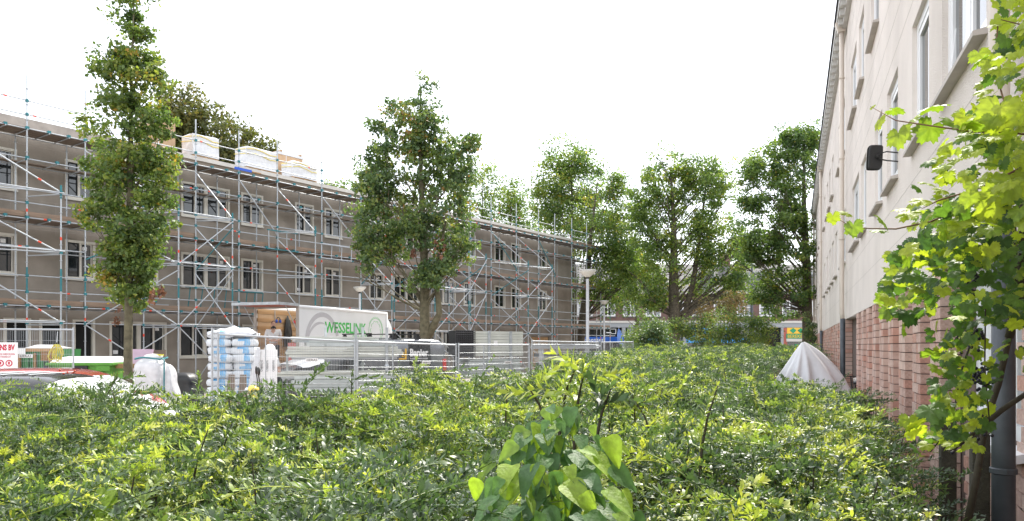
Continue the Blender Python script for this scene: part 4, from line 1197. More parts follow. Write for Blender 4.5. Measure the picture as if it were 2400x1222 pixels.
def person(label, loc, rz, pose, shirt=True, hat=False):
    t = thing('person', label, 'person', loc, rz)
    # faces local -y. pelvis at .95
    hip = (0, 0, .95)
    if pose == 'stand':
        lean = 0.0; head = (0, -.06, 1.62); chest = (0, 0, 1.30); neck = (0, -.01, 1.47)
        armL = [((.20, 0, 1.41), .055), ((.25, .02, 1.14), .045), ((.10, -.22, 1.06), .036), ((.0, -.25, 1.07), .032)]
        armR = [((-.20, 0, 1.41), .055), ((-.25, .02, 1.14), .045), ((-.10, -.20, 1.08), .036), ((-.0, -.21, 1.10), .032)]
    else:
        head = (0, -.16, 1.56); chest = (0, -.06, 1.26); neck = (0, -.10, 1.42)
        armL = [((.20, -.05, 1.36), .055), ((.26, -.08, 1.10), .045), ((.16, -.33, 1.0), .036), ((.13, -.41, 1.0), .032)]
        armR = [((-.20, -.05, 1.36), .055), ((-.26, -.08, 1.10), .045), ((-.16, -.33, 1.02), .036), ((-.13, -.41, 1.02), .032)]
    chains = [[(hip, (.15, .11)), ((0, chest[1] * .5, 1.10), (.135, .10)), (chest, (.165, .11)), (neck, .055), ((head[0], head[1] + .02, head[2] - .08), .055)]]
    for arm in (armL, armR):
        chains.append([(chest, (.165, .11))] + arm)
        s = 1 if arm is armL else -1
        hx, hy, hz = arm[-1][0]
        for k in range(4):
            chains.append([(arm[-1][0], .032), ((hx - s * .05, hy - .02, hz + .03 - k * .02), .011), ((hx - s * .085, hy - .005, hz + .028 - k * .02), .009)])
        chains.append([(arm[-1][0], .032), ((hx - s * .02, hy - .04, hz + .04), .011)])
    for s in (-1, 1):
        chains.append([(hip, (.15, .11)), ((s * .10, 0, .86), .10), ((s * .115, -.015, .50), .065), ((s * .12, .02, .10), .045), ((s * .12, -.06, .05), .045), ((s * .125, -.16, .04), .035)])
    skin_mesh('body', chains, M['skin'], t)
    # head
    b = MB(); b.ball(head, (.075, .095, .115), 14, 10)
    b.ball((head[0], head[1] - .095, head[2] - .015), (.014, .022, .02), 8, 6)
    for s in (-1, 1): b.ball((head[0] + s * .077, head[1] + .01, head[2] - .005), (.012, .022, .032), 8, 6)
    b.build('head', M['skin'], t, True)
    b = MB()
    for s in (-1, 1): b.ball((head[0] + s * .03, head[1] - .084, head[2] + .012), (.012, .01, .007), 8, 6)
    b.build('eyes', M['dark_print'], t, True)
    b = MB(); b.ball((head[0], head[1] - .088, head[2] - .055), (.024, .01, .006), 8, 6); b.build('mouth', M['red_print'], t, True)
    if hat:
        b = MB(); b.lathe([(.16, 0), (.165, .008), (.125, .015), (.122, .06), (.10, .11), (.05, .14), (.008, .148)], 20, (head[0], head[1], head[2] + .035)); b.box(-.03 + head[0], .03 + head[0], head[1] - .22, head[1] - .12, head[2] + .035, head[2] + .045)
        b.build('hard_hat', M['white_print'], t, True)
    b = MB(); b.ball((head[0], head[1] + .015, head[2] + .03), (.081, .095, .10), 14, 8); b.build('hair', M['hair'], t, True)
    # clothes
    ch = [[((0, 0, .90), (.165, .125)), ((0, chest[1] * .5, 1.10), (.155, .118)), (chest, (.185, .128)), ((neck[0], neck[1] + .01, neck[2] - .03), .07)]]
    for arm in (armL, armR):
        ch.append([(chest, (.185, .128)), (arm[0][0], .072), (tuple(Vector(arm[0][0]).lerp(Vector(arm[1][0]), .75)), .066)])
    skin_mesh('shirt', ch, M['tshirt'], t)
    ch = []
    for s in (-1, 1):
        ch.append([((0, 0, .93), (.165, .125)), ((s * .105, 0, .84), .115), ((s * .118, -.012, .50), .085), ((s * .12, .02, .10), .075)])
    skin_mesh('trousers', ch, M['trousers'], t)
    for s in (-1, 1):
        b = MB(); b.ball((s * .122, -.06, .055), (.055, .14, .06), 10, 6); b.build('boot', M['rubber'], t, True)
    return t, head
mp = tw @ Vector((.22, 1.18, ZF + .002))
t, hd = person('person in white t-shirt with respirator at the chin standing in the open truck', mp, radians(20), 'stand')
b = MB(); b.ball((hd[0], hd[1] - .09, hd[2] - .095), (.05, .05, .05), 10, 8); b.ball((hd[0] - .06, hd[1] - .09, hd[2] - .12), (.03, .03, .03)); b.ball((hd[0] + .06, hd[1] - .09, hd[2] - .12), (.03, .03, .03)); b.build('respirator', M['black_plastic'], t, True)
t, hd = person('person in white hard hat with bowed head behind the leaning white panel', P(628, 18.3), radians(35), 'bow', hat=True)

# ---------------------------------------------------------------- mesh fences
def fence(p, q, zt0, zt1, label, zb=.12):
    p, q = Vector(p), Vector(q)
    d = q - p; L = d.length; rz = math.atan2(d.y, d.x)
    t = thing('fence_panel', label, 'fence panel', (p.x, p.y, 0), rz, 'temporary mesh fence panels')
    tube_part('post', (0, 0, 0.02), (0, 0, zt0 + .05), .021, M['galv'], t); tube_part('post', (L, 0, 0.02), (L, 0, zt1 + .05), .021, M['galv'], t)
    tube_part('top_rail', (0, 0, zt0), (L, 0, zt1), .021, M['galv'], t)
    tube_part('bottom_rail', (0, 0, zb), (L, 0, zb), .019, M['galv'], t)
    if L > 2.4:
        tube_part('middle_post', (L * .33, 0, zb), (L * .33, 0, zt0 + (zt1 - zt0) * .33), .015, M['galv'], t)
    b = MB()
    n = int(L / .036)
    for k in range(1, n):
        x = k * L / n; z1 = zt0 + (zt1 - zt0) * k / n
        b.tube([(x, 0, zb), (x, 0, z1)], .0027, 3, cap=False)
    m_ = int((min(zt0, zt1) - zb) / .155)
    for k in range(1, m_):
        z = zb + k * .155
        b.tube([(0, .006, z + .0), (L, .006, z + (zt1 - zt0) * k / m_)], .0032, 3, cap=False)
    kind(b.build('wire_mesh', M['galv'], t), 'stuff')
    pl = MB(); pl.box(L * .62, L * .62 + .28, -.02, -.012, zt0 * .69, zt0 * .69 + .075); tp = pl.build('name_plate', M['white_print'], t)
    text('plate_text', 'HERAS', .07, (L * .62 + .02, -.022, zt0 * .69 + .014), (radians(90), 0, 0), M['dark_print'], t, width=.23, extrude=.001)
    for x in (0, L):
        f = MB(); f.box(x - .12, x + .12, -.32, .32, 0, .12); f.build('foot', M['rubber'], t, bevel=.02)
    return t
def zy(py, Y): return EYE + (HZ - py) / FPX * Y
fence(P(-170, 16.4), P(172, 17.0), zy(771, 16.4), zy(773, 17.0), 'mesh fence panel at the far left carrying a red lettered sign')
fence(P(511, 16.0), P(832, 17.3), zy(784, 16.0), zy(801, 17.3), 'mesh fence panel in front of the bag pallet and the van bonnet')
fence(P(838, 17.3), P(1069, 19.6), zy(801, 17.3), zy(809, 19.6), 'mesh fence panel in front of the van lettering')
fence(P(1075, 19.7), P(1241, 22.0), zy(808.5, 19.7), zy(808.5, 22.0), 'mesh fence panel in front of the black mesh bundle')
fence(P(1247, 22.2), P(1404, 26.4), zy(800, 22.2), zy(803, 26.4), 'mesh fence panel left of the big lamp post')
fence(P(1409, 26.5), P(1484, 28.6), zy(803, 26.5), zy(802, 28.6), 'short mesh fence panel right of the big lamp post')
fence(P(497, 15.9), P(500, 18.9), zy(774, 15.9), zy(776, 18.9), 'mesh fence panel seen end on beside the bag pallet')

# sign on the fence
sg = thing('site_sign', 'white site sign with dark red lettering on the leftmost mesh fence', 'sign', (P(-34, 16.55).x, 16.55 - .06, 0), radians(10.6) * .0 + math.atan2(.6, 3.4) * .5)
z0, z1 = zy(877, 16.6), zy(803, 16.6)
b = MB(); b.box(0, .72, -.012, 0, z0, z1); b.build('board', M['white_print'], sg)
rt = (radians(90), 0, 0)
text('heading', 'KENS BV', .17, (.22, -.014, z1 - .17), rt, M['red_print'], sg, width=.44, extrude=.001, bold=.008)
text('small_text', 'VERBODEN VOOR ONBEVOEGDEN', .06, (.1, -.014, z1 - .28), rt, M['red_print'], sg, width=.56, extrude=.001)
text('small_text', 'ART 461 STRAFRECHT', .06, (.2, -.014, z1 - .34), rt, M['red_print'], sg, width=.38, extrude=.001)
text('foot_text', 'EIGEN RISICO', .085, (.2, -.014, z1 - .63), rt, M['red_print'], sg, width=.45, extrude=.001)
for x in (.15, .36, .54):
    b = MB(); b.lathe([(.001, 0), (.075, 0), (.075, .002), (.001, .002)], 20); o = b.build('prohibition_disc', M['red_print'], sg); o.location = (x, -.0125, z1 - .46); o.rotation_euler = (radians(90), 0, 0)
    b = MB(); b.lathe([(.001, 0), (.05, 0), (.05, .001), (.001, .001)], 20); o2 = b.build('disc_centre', M['white_print'], o); o2.location = (0, 0, .0025)
    b = MB(); b.box(-.02, .02, -.03, .035, 0, .001); o3 = b.build('disc_mark', M['red_print'], o); o3.location = (0, 0, .0045)

# ---------------------------------------------------------------- racks of cladding panels
def rack(loc, rz, w_, posts, stacks, label):
    """stacks: (x0,x1,z0,z1,layers,mat)"""
    t = thing('panel_rack', label, 'rack', loc, rz, 'steel racks of cladding panels')
    for x, y, h in posts:
        b = MB(); b.box(x - .03, x + .03, y - .03, y + .03, 0.0, h); b.build('post', M['galv'], t)
        b = MB(); b.lathe([(.07, 0), (.03, .07)], 8, (x, y, h * .55)); b.build('collar', M['galv'], t)
    for x0, x1, y0, y1, z0, z1, n, m in stacks:
        for y in (y0 + .1, y1 - .1):
            box_part('bearer', x0 + .1, x1 - .1, y - .03, y + .03, z0 - .06, z0 - .004, M['galv'], t)
        for k in range(n):
            a = z0 + (z1 - z0) * k / n; b_ = z0 + (z1 - z0) * (k + 1) / n
            j0, j1 = random.uniform(-.06, .04), random.uniform(-.12, .06)
            b = MB(); b.box(x0 + j0, x1 + j1, y0 + random.uniform(-.02, .02), y1, a + .004, b_ - .006)
            b.build('cladding_panel', m, t)
    return t
r1 = P(645, 17.7)
rz1 = math.atan2(1.2, 3.6)
rack((P(650, 17.9).x, 17.9, 0), rz1, 3.6, [(1.2, .95, zy(763, 19)), (1.85, -.02, zy(766, 18.4)), (2.15, 1.0, zy(767, 19.5)), (2.62, .0, zy(768, 18.7)), (.25, .9, 1.6)],
     [(.25, 3.0, 0.05, .95, zy(837, 18.5), zy(812, 18.5), 4, M['panel_light']), (.7, 2.85, .05, .95, zy(811, 18.5), zy(798, 18.5), 3, M['panel_metal']), (.35, 2.4, .15, .9, zy(797, 18.5), zy(789, 18.5), 2, M['panel_light']),
      (.0, 2.95, .0, .95, zy(882, 18.3), zy(872, 18.3), 2, M['panel_light']), (.35, 3.2, .0, .95, zy(918, 18.3), zy(880, 18.3), 4, M['panel_metal'])],
     'steel rack of pale cladding panels in front of the grey van')
bx = MB()
for k in range(7): bx.box(.3, .55, -.03, -.004, .0, .01)
r2 = rack((P(1100, 21.3).x, 21.3, 0), math.atan2(1.1, 2.1), 2.0, [(.62, -.03, zy(776, 21.7)), (1.32, -.03, zy(777, 22.0)), (.0, .9, 1.5), (1.85, .9, 1.5)],
     [(.0, 1.75, .0, .9, zy(880, 21.6), zy(842, 21.6), 7, M['panel_metal'])], 'steel rack with a tall pale sheet bundle beside the black mesh')
# upright corrugated bundle
b = MB(); za, zb_ = zy(835, 21.8), zy(777, 21.8); n = 9
for k in range(n):
    z = za + (zb_ - za) * k / n
    b.box(.15, 1.75, .012 + .006 * (k % 2), .85, z + .003, z + (zb_ - za) / n - .003)
    if k == n - 1: pass
for k in range(0):
    pass
o = b.build('sheet_bundle', M['panel_light'], r2)
kind(o, 'stuff')
box_part('paper_label', .78, .9, .0, .01, zy(812, 21.8), zy(799, 21.8), M['paper'], r2)
# black mesh end of the bundle
mb_ = thing('mesh_bundle', 'black plastic grid bundle standing left of the pale sheets', 'bundle', (P(1068, 21.1).x, 21.1, 0), math.atan2(.5, 1.0))
za, zb_ = zy(836, 21.2), zy(775, 21.2)
box_part('core', .02, .58, .05, .6, za, zb_, M['black_plastic'], mb_)
gb = MB()
for k in range(11): gb.tube([(.6 * k / 10, .0, za), (.6 * k / 10, .0, zb_)], .009, 4)
for k in range(13): gb.tube([(0, -.012, za + (zb_ - za) * k / 12), (.6, -.012, za + (zb_ - za) * k / 12)], .009, 4)
kind(gb.build('grid', M['roofing'], mb_), 'stuff')
for x in (.05, .55): box_part('leg', x - .03, x + .03, .1, .16, 0, za, M['black_plastic'], mb_)

# pallet of wrapped bags
bp = thing('bag_pallet', 'tall pallet of white and blue insulation bags by the fence joint', 'pallet', (P(487, 18.0).x, 18.0, 0), radians(12))
b = MB()
for k in range(3): b.box(0, 1.05, k * .42, k * .42 + .1, 0, .1)
for k in range(6): b.box(k * .19, k * .19 + .1, 0, .94, .102, .125)
b.build('pallet_base', M['timber'], bp)
def bag_mesh(w_, d_, h_):
    b = MB(); b.box(0, w_, 0, d_, 0, h_)
    me = b.mesh('bag')
    bm = bmesh.new(); bm.from_mesh(me)
    bmesh.ops.subdivide_edges(bm, edges=bm.edges[:], cuts=3, use_grid_fill=True)
    for v in bm.verts:
        c = Vector((w_ / 2, d_ / 2, h_ / 2)); q = v.co - c
        e = max(abs(q.x) / (w_ / 2), abs(q.y) / (d_ / 2))
        q.z *= 1.08 - .42 * e ** 3
        q.x *= 1 - .07 * (abs(q.z) / (h_ / 2)); q.y *= 1 - .07 * (abs(q.z) / (h_ / 2))
        v.co = c + q + Vector((random.uniform(-.012, .012), random.uniform(-.012, .012), random.uniform(-.01, .01)))
    for f in bm.faces:
        f.smooth = True
        cx = f.calc_center_median().x / w_
        if .38 < cx < .78 and f.calc_center_median().z > h_ * .15: f.material_index = 1
    bm.to_mesh(me); bm.free()
    me.materials.append(M['bag_white']); me.materials.append(M['bag_blue'])
    return me
bmes = [bag_mesh(.56, .42, .215) for _ in range(4)]
NL = 10
for k in range(NL):
    for i in range(2):
        for j in range(2):
            if k == NL - 1 and (i + j) % 2: continue
            o = link_obj('bag', random.choice(bmes), bp)
            o.location = (i * .53 + random.uniform(-.045, .045), j * .45 + random.uniform(-.05, .04), .125 + k * .193)
            o.rotation_euler = (0, 0, random.uniform(-.1, .1) + pi * random.randint(0, 0))
vs, fs = [], []
for i in range(7):
    for j in range(7):
        x, y = i / 6 * 1.12 - .02, j / 6 * .95 - .02
        e = max(abs(i - 3), abs(j - 3)) / 3
        vs.append((x, y, .125 + NL * .193 + .10 - .18 * e ** 2.0 + random.uniform(-.07, .07)))
for i in range(6):
    for j in range(6): fs.append((i * 7 + j, i * 7 + 7 + j, i * 7 + 8 + j, i * 7 + j + 1))
b = MB(); b.add(vs, fs); o = b.build('top_sheet', M['wrap'], bp, True)
o.modifiers.new('thick', 'SOLIDIFY').thickness = .006

# leaning white board with print
lbd = thing('insulation_board', 'white printed board leaning upright behind the fence near the bag pallet', 'board', (P(588, 16.95).x, 16.95, 0.02), radians(8))
zt = zy(822, 16.9)
b = MB(); b.hexa([(0, 0, 0), (.55, 0, 0), (.55, .04, 0), (0, .04, 0), (0.05, .15, zt), (.55, .15, zt), (.55, .19, zt), (0.05, .19, zt)]); b.build('board', M['white_print'], lbd)
b = MB(); b.hexa([(-.2, -.09, 0), (.02, -.09, 0), (.02, -.05, 0), (-.2, -.05, 0), (.1, .10, zt), (.2, .10, zt), (.2, .14, zt), (.1, .14, zt)]); b.build('plastic_sheet', M['wrap'], lbd)
tilt = math.atan2(.15, zt)
for x in (.24, .36, .5):
    for k in range(3):
        text('print', 'ORBRANS', .07, (x, -.002 + .15 * (.25 + .42 * k) / zt - .006, .25 + .42 * k), (radians(90) - tilt, radians(-90), 0), M['dark_print'], lbd, width=.26, extrude=.001)
# two slate boards leaning on the pallet
for k, (px, lab) in enumerate(((528, 'grey brown board leaning against the bag pallet, left of the two'), (556, 'grey brown board leaning against the bag pallet, right of the two'))):
    q = thing('leaning_board', lab, 'board', (P(px, 17.3).x, 17.3, .01), radians(10), 'boards leaning on the bag pallet')
    h = zy(880, 17.4)
    b = MB(); b.hexa([(-.05, 0, 0), (.22, 0, 0), (.22, .03, 0), (-.05, .03, 0), (.02, .25, h), (.16, .25, h), (.16, .28, h), (.02, .28, h)]); b.build('board', M['plank'], q)
    box_part('edge_strip', .0, .2, -.004, -.001, .02, .06, M['timber'], q)

# ---------------------------------------------------------------- left of the yard: bins, bags, boards
wb = thing('waste_container', 'lime green four wheeled waste container with white lid', 'container', (P(113, 19.0).x, 19.0, 0), radians(4))
zt = zy(855, 19.0); Wc = 1.55
b = MB(); b.hexa([(.08, .06, .25), (Wc - .08, .06, .25), (Wc - .08, .94, .25), (.08, .94, .25), (0, 0, zt), (Wc, 0, zt), (Wc, 1.0, zt), (0, 1.0, zt)]); b.build('tub', M['green_bin'], wb, bevel=.03)
b = MB(); b.box(-.05, Wc + .05, -.05, 1.05, zt - .03, zt + .04); b.build('rim', M['green_bin'], wb, bevel=.015)
for x0, x1 in ((.62, .98), (Wc - .35, Wc - .02)):
    box_part('rib', x0, x1, -.045, -.002, zt - .16, zt - .035, M['green_bin'] if x0 > 1 else M['black_plastic'], wb)
for k in range(6): box_part('rib', .12 + .24 * k, .16 + .24 * k, -.02, .05, .4, zt - .18, M['green_bin'], wb)
b = MB(); b.hexa([(.0, .0, zt + .042), (Wc, .0, zt + .042), (Wc, 1.0, zt + .042), (.0, 1.0, zt + .042), (.05, .2, zt + .16), (Wc - .12, .2, zt + .16), (Wc - .12, .9, zt + .2), (.05, .9, zt + .2)]); b.build('lid', M['white_print'], wb, bevel=.03)
for x in (.2, Wc - .2):
    for y in (.15, .85):
        b = MB(); b.lathe([(.02, 0), (.1, 0), (.1, .06), (.02, .06)], 12); o = b.build('castor', M['rubber'], wb); o.location = (x, y, .1); o.rotation_euler = (radians(90), 0, 0)
        tube_part('castor_fork', (x, y, .1), (x, y, .26), .03, M['galv'], wb)
sk = thing('rubbish_skip', 'dark green steel skip with rusty corner behind the leftmost fence', 'skip', (P(38, 19.6).x, 19.6, 0), radians(6))
zt = zy(819, 19.6)
b = MB(); b.hexa([(.05, .1, .1), (.85, .1, .1), (.85, 1.5, .1), (.05, 1.5, .1), (0, 0, zt), (.9, 0, zt), (.9, 1.6, zt), (0, 1.6, zt)]); b.build('shell', M['green_skip'], sk)
box_part('rim', -.04, .94, -.05, .0, zt - .06, zt + .02, M['timber'], sk)
for k in range(5): box_part('rib', .06 + .19 * k, .12 + .19 * k, -.03, .03, .15, zt - .1, M['green_skip'] if k % 2 else M['rust'], sk)
box_part('rust_patch', .62, .93, -.036, -.031, zt - .3, zt - .07, M['rust'], sk)
b = MB(); b.hexa([(.1, .1, zt + .022), (.8, .1, zt + .022), (.8, 1.4, zt + .022), (.1, 1.4, zt + .022), (.35, .3, zt + .12), (.5, .3, zt + .12), (.5, 1.0, zt + .12), (.35, 1.0, zt + .12)]); b.build('heap_sheet', M['poly_bag'], sk, bevel=.03)
box_part('white_notice', -.06, .26, -.06, -.052, zt - .13, zt + .03, M['paper'], sk)
bc = thing('water_canister', 'blue plastic canister standing right of the green skip', 'canister', (P(108, 18.9).x, 18.9, 0), radians(10))
b = MB(); b.lathe([(.12, 0), (.13, .05), (.13, 1.0), (.08, 1.12), (.04, 1.15)], 14); b.build('body', M['blue_print'], bc, True)
b = MB(); b.lathe([(.045, 1.152), (.045, 1.2)], 10); b.build('cap', M['black_plastic'], bc)
yc = thing('cable_coil', 'yellow cable coil hanging on the leftmost scaffold upright', 'cable', (P(136, 17.4).x, 17.35, zy(808, 17.4)), 0)
for k in range(9):
    b = MB(); w0 = random.uniform(.07, .14); h0 = random.uniform(.30, .42); s = random.uniform(-.06, .06)
    pts = [(s * (1 - sin(a)) * .8 + w0 * cos(a) * (.8 - .45 * sin(a)), -.08 + .02 * k + .01 * sin(3 * a), -h0 / 2 + (h0 / 2) * sin(a)) for a in [2 * pi * i / 24 for i in range(25)]]
    b.tube(pts, .009, 6, cap=False); b.build('loop', M['yellow_cable'], yc, True)
b = MB(); b.tube([(0, 0, .05), (.02, 0, .3)], .008, 6); b.build('hanger', M['bag_white'], yc)
pk = thing('foam_board', 'pink foam board leaning behind the slim tree', 'board', (P(292, 21.0).x, 21.0, 0), radians(5))
zt = zy(819, 21.0)
b = MB(); b.hexa([(-.1, 0, .02), (.55, 0, .02), (.55, .05, .02), (-.1, .05, .02), (.0, .3, zt), (.66, .3, zt), (.66, .35, zt), (.0, .35, zt)]); b.build('board', M['pink_foam'], pk)
bw = thing('fibre_board', 'brown fibre board leaning beside the pink foam board', 'board', (P(345, 21.3).x, 21.3, 0), radians(5))
zt = zy(821, 21.3)
b = MB(); b.hexa([(0, 0, .02), (.4, 0, .02), (.4, .04, .02), (0, .04, .02), (0, .3, zt), (.4, .3, zt), (.4, .34, zt), (0, .34, zt)]); b.build('board', M['plank'], bw)
ts = thing('timber_trestle', 'low timber trestle right of the lime green container', 'trestle', (P(255, 19.4).x, 19.4, 0), radians(3))
zt = zy(853, 19.4)
box_part('beam', 0, 1.0, -.05, .05, zt - .12, zt, M['timber'], ts)
for x in (.15, .85):
    for s in (-1, 1):
        b = MB(); b.tube([(x, s * .04, zt - .05), (x + .02, s * .32, 0.0)], .035, 4); b.build('leg', M['timber'], ts)
def soft_bag(name, label, cat, loc, rz, w_, d_, h_, m, n=14, lump=.08, taper=.8):
    t_ = thing(name, label, cat, loc, rz)
    vs, fs = [], []
    R = 9
    for i in range(R):
        f = i / (R - 1)
        z = h_ * f
        s = (1 - .35 * (1 - f) ** 3) if taper > .9 else (1.0 - (1 - taper) * f ** 1.5)
        if i == R - 1: s *= .55
        for k in range(n):
            a = 2 * pi * k / n
            c, s_ = cos(a), sin(a)
            q = .5
            x = math.copysign(abs(c) ** q, c); y = math.copysign(abs(s_) ** q, s_)
            L_ = 1 + random.uniform(-lump, lump)
            vs.append((w_ / 2 * x * s * L_, d_ / 2 * y * s * L_, z + random.uniform(-.02, .02) * (0 < i)))
    for i in range(R - 1):
        for k in range(n): fs.append((i * n + k, i * n + (k + 1) % n, i * n + n + (k + 1) % n, i * n + n + k))
    fs.append(tuple((R - 1) * n + k for k in range(n)))
    b = MB(); b.add(vs, fs); o = b.build('sack', m, t_, True)
    ss = o.modifiers.new('subsurf', 'SUBSURF'); ss.levels = ss.render_levels = 1
    return t_
bb = soft_bag('big_bag', 'white big bag of rubble with green rim and tools on top', 'bag', (P(355, 18.6).x, 18.6, 0), 0, .72, .7, zy(838, 18.6), M['poly_bag'], taper=.98)
b = MB(); hz = zy(838, 18.6)
b.tube([(.37 * cos(a), .36 * sin(a), hz - .02 + .02 * sin(3 * a)) for a in [2 * pi * k / 20 for k in range(21)]], .02, 6); b.build('rim_cord', M['teal'], bb)
b = MB(); b.ball((.05, 0, hz + .02), (.25, .2, .07)); b.build('rubble', M['white_print'], bb, True)
b = MB(); b.box(-.02, .34, -.1, -.06, hz + .04, hz + .08); b.build('tool_handle', M['yellow_cable'], bb)
soft_bag('rubbish_bag', 'crumpled clear rubbish bag slumped right of the white big bag', 'bag', (P(392, 18.8).x, 18.8, 0), 0, .6, .6, zy(852, 18.8), M['poly_bag'], lump=.16, taper=.5)
sh = thing('shovel', 'green handled shovel standing against the white big bag', 'shovel', (P(384, 18.1).x, 18.1, 0), 0)
b = MB(); b.tube([(0, 0, .05), (0, .02, zy(845, 18.1)), (-.05, .03, zy(841, 18.1)), (-.12, .03, zy(842, 18.1))], .018, 8); b.build('handle', M['teal'], sh)
b = MB(); b.hexa([(-.1, -.01, .0), (.1, -.01, .0), (.1, .01, .0), (-.1, .01, .0), (-.12, .02, .3), (.12, .02, .3), (.12, .035, .3), (-.12, .035, .3)]); b.build('blade', M['galv'], sh)
soft_bag('black_sack', 'black plastic sack heap at the foot of the scaffolding', 'bag', (P(432, 20.0).x, 20.0, 0), 0, 1.0, .9, zy(872, 20), M['black_tarp'], lump=.15, taper=.6)
soft_bag('clear_bag', 'round translucent bag behind the fence at the big lamp post', 'bag', (P(1404, 27.6).x, 27.9, 0), 0, .6, .5, zy(824, 27.9), M['wrap'], lump=.1, taper=.55)
# parked silver car tail beyond the van
sc2 = thing('stacked_tubes', 'bundle of scaffold tubes on trestles behind the right fence panels', 'tubes', (P(1250, 27.5).x, 27.5, 0), math.atan2(2, 3))
for k in range(9):
    tube_part('tube', (0, .07 * (k % 3), 1.62 + .06 * (k // 3)), (3.0 + .2 * (k % 2), .07 * (k % 3), 1.62 + .06 * (k // 3)), .028, M['galv'], sc2)
for x in (.4, 2.6):
    box_part('trestle_leg', x, x + .08, 0, .2, 0, 1.58, M['galv'], sc2)
bs_ = thing('board_stack', 'grey stack of boards behind the short right fence panels', 'boards', (P(1290, 29.5).x, 29.5, 0), math.atan2(2.2, 3))
for k in range(8):
    box_part('board', random.uniform(-.05, .05), 3.4 + random.uniform(-.1, .1), 0, 1.0, .05 + .17 * k, .2 + .17 * k, M['zinc'] if k % 3 else M['slab'], bs_)

# yellow scooter between the hedge and the fence
sco = thing('motor_scooter', 'yellow motor scooter with round mirrors standing behind the hedge', 'scooter', (P(548, 10.6).x, 10.6, 0), radians(22))
# local: nose at x=0 pointing -x, tail +x
b = MB()
secs = []
for f in range(8):
    z = .35 + .68 * f / 7
    x = .12 + .13 * f / 7
    hw = .10 + .05 * sin(pi * f / 7) + .03
    secs.append((x, hw, z))
vs, fs = [], []
for x, hw, z in secs:
    vs += [(x + .05, -hw, z), (x, -hw * .5, z), (x - .02, 0, z), (x, hw * .5, z), (x + .05, hw, z), (x + .09, 0, z)]
for i in range(7):
    for k in range(6): fs.append((i * 6 + k, i * 6 + (k + 1) % 6, i * 6 + 6 + (k + 1) % 6, i * 6 + 6 + k))
fs += [(5, 4, 3, 2, 1, 0), tuple(42 + k for k in range(6))]
b.add(vs, fs); b.build('leg_shield', M['scooter_yellow'], sco, True)
b = MB(); b.ball((.26, 0, 1.06), (.09, .12, .08)); b.build('handlebar_cover', M['scooter_yellow'], sco, True)
b = MB(); b.ball((.17, 0, 1.05), (.03, .07, .055)); b.build('headlight', M['lamp_sky_sheen'], sco, True)
b = MB(); b.tube([(.34, -.34, 1.06), (.27, -.12, 1.05), (.27, .12, 1.05), (.34, .34, 1.06)], .014, 8); b.build('handlebar', M['black_plastic'], sco)
for s in (-1, 1):
    b = MB(); b.tube([(.34, s * .22, 1.06), (.33, s * .25, 1.2), (.32, s * .27, 1.28)], .009, 6); mo = b.build('mirror', M['black_plastic'], sco)
    b = MB(); b.ball((.32, s * .28, 1.34), (.022, .055, .065), 12, 8); b.build('mirror_head', M['black_plastic'], mo, True)
    b = MB(); b.tube([(.34, s * .24, 1.06), (.36, s * .37, 1.06)], .02, 8); b.build('grip', M['rubber'], sco)
b = MB(); b.box(.2, .75, -.13, .13, .27, .34); b.build('floorboard', M['black_plastic'], sco, bevel=.03)
b = MB(); b.ball((1.1, 0, .58), (.48, .19, .22), 16, 10); b.build('tail_cowl', M['scooter_yellow'], sco, True)
b = MB(); b.ball((1.0, 0, .80), (.38, .15, .075), 14, 8); b.build('saddle', M['seat_black'], sco, True)
for x in (.12, 1.3):
    b = MB(); b.lathe([(.13, 0), (.2, 0), (.22, .02), (.22, .08), (.2, .1), (.13, .1)], 20); o = b.build('wheel', M['rubber'], sco, True); o.location = (x, .05, .22); o.rotation_euler = (radians(90), 0, 0)
b = MB(); b.ball((.12, 0, .42), (.2, .09, .1)); b.build('mudguard', M['scooter_yellow'], sco, True)

# ---------------------------------------------------------------- lamp posts
def lamp(px, Y, ztop, d, label):
    t_ = thing('street_lamp', label, 'lamp post', (P(px, Y).x, Y, 0), 0, 'bowl topped lamp posts')
    r = d / 2; h = d * .54
    pr = .085 if d > .6 else .06
    b = MB(); b.lathe([(pr, 0), (pr, 1.1), (pr * .8, 1.15), (pr * .72, ztop - h - .05), (pr * .72, ztop - h)], 14); b.build('pole', M['lamp_pole'], t_, True)
    b = MB(); b.lathe([(pr * .8, ztop - h), (pr * .95, ztop - h + .06)], 14); b.build('collar', M['black_plastic'], t_)
    b = MB(); b.lathe([(pr * .9, ztop - h + .062), (r * .55, ztop - h * .62), (r * .88, ztop - h * .3), (r * .97, ztop - h * .17)], 24); b.build('bowl', M['lamp_glass'], t_, True)
    b = MB(); b.lathe([(r * .97, ztop - h * .168), (r, ztop - h * .13), (r * .98, ztop - h * .07), (r * .6, ztop - .01), (.01, ztop)], 24); b.build('cap', M['gutter'], t_, True)
lamp(1377, 30.7, zy(632, 30.7), .71, 'largest bowl topped lamp post, standing beyond the hedge in front of the trees')
lamp(1416, 53, zy(704, 53), .70, 'smaller distant bowl topped lamp post just right of the largest one')
lamp(843, 32.6, zy(672, 32.6), .56, 'bowl topped lamp post rising behind the white box truck')
pst = thing('tall_mast', 'slim grey green mast between the trees near the shops', 'mast', (P(1762, 60).x, 60, 0))
b = MB(); b.lathe([(.14, 0), (.12, 3), (.09, zy(600, 60))], 10); b.build('pole', M['zinc'], pst, True)
b = MB(); b.lathe([(.2, 2.9), (.2, 3.6)], 8); b.build('box', M['black_plastic'], pst)

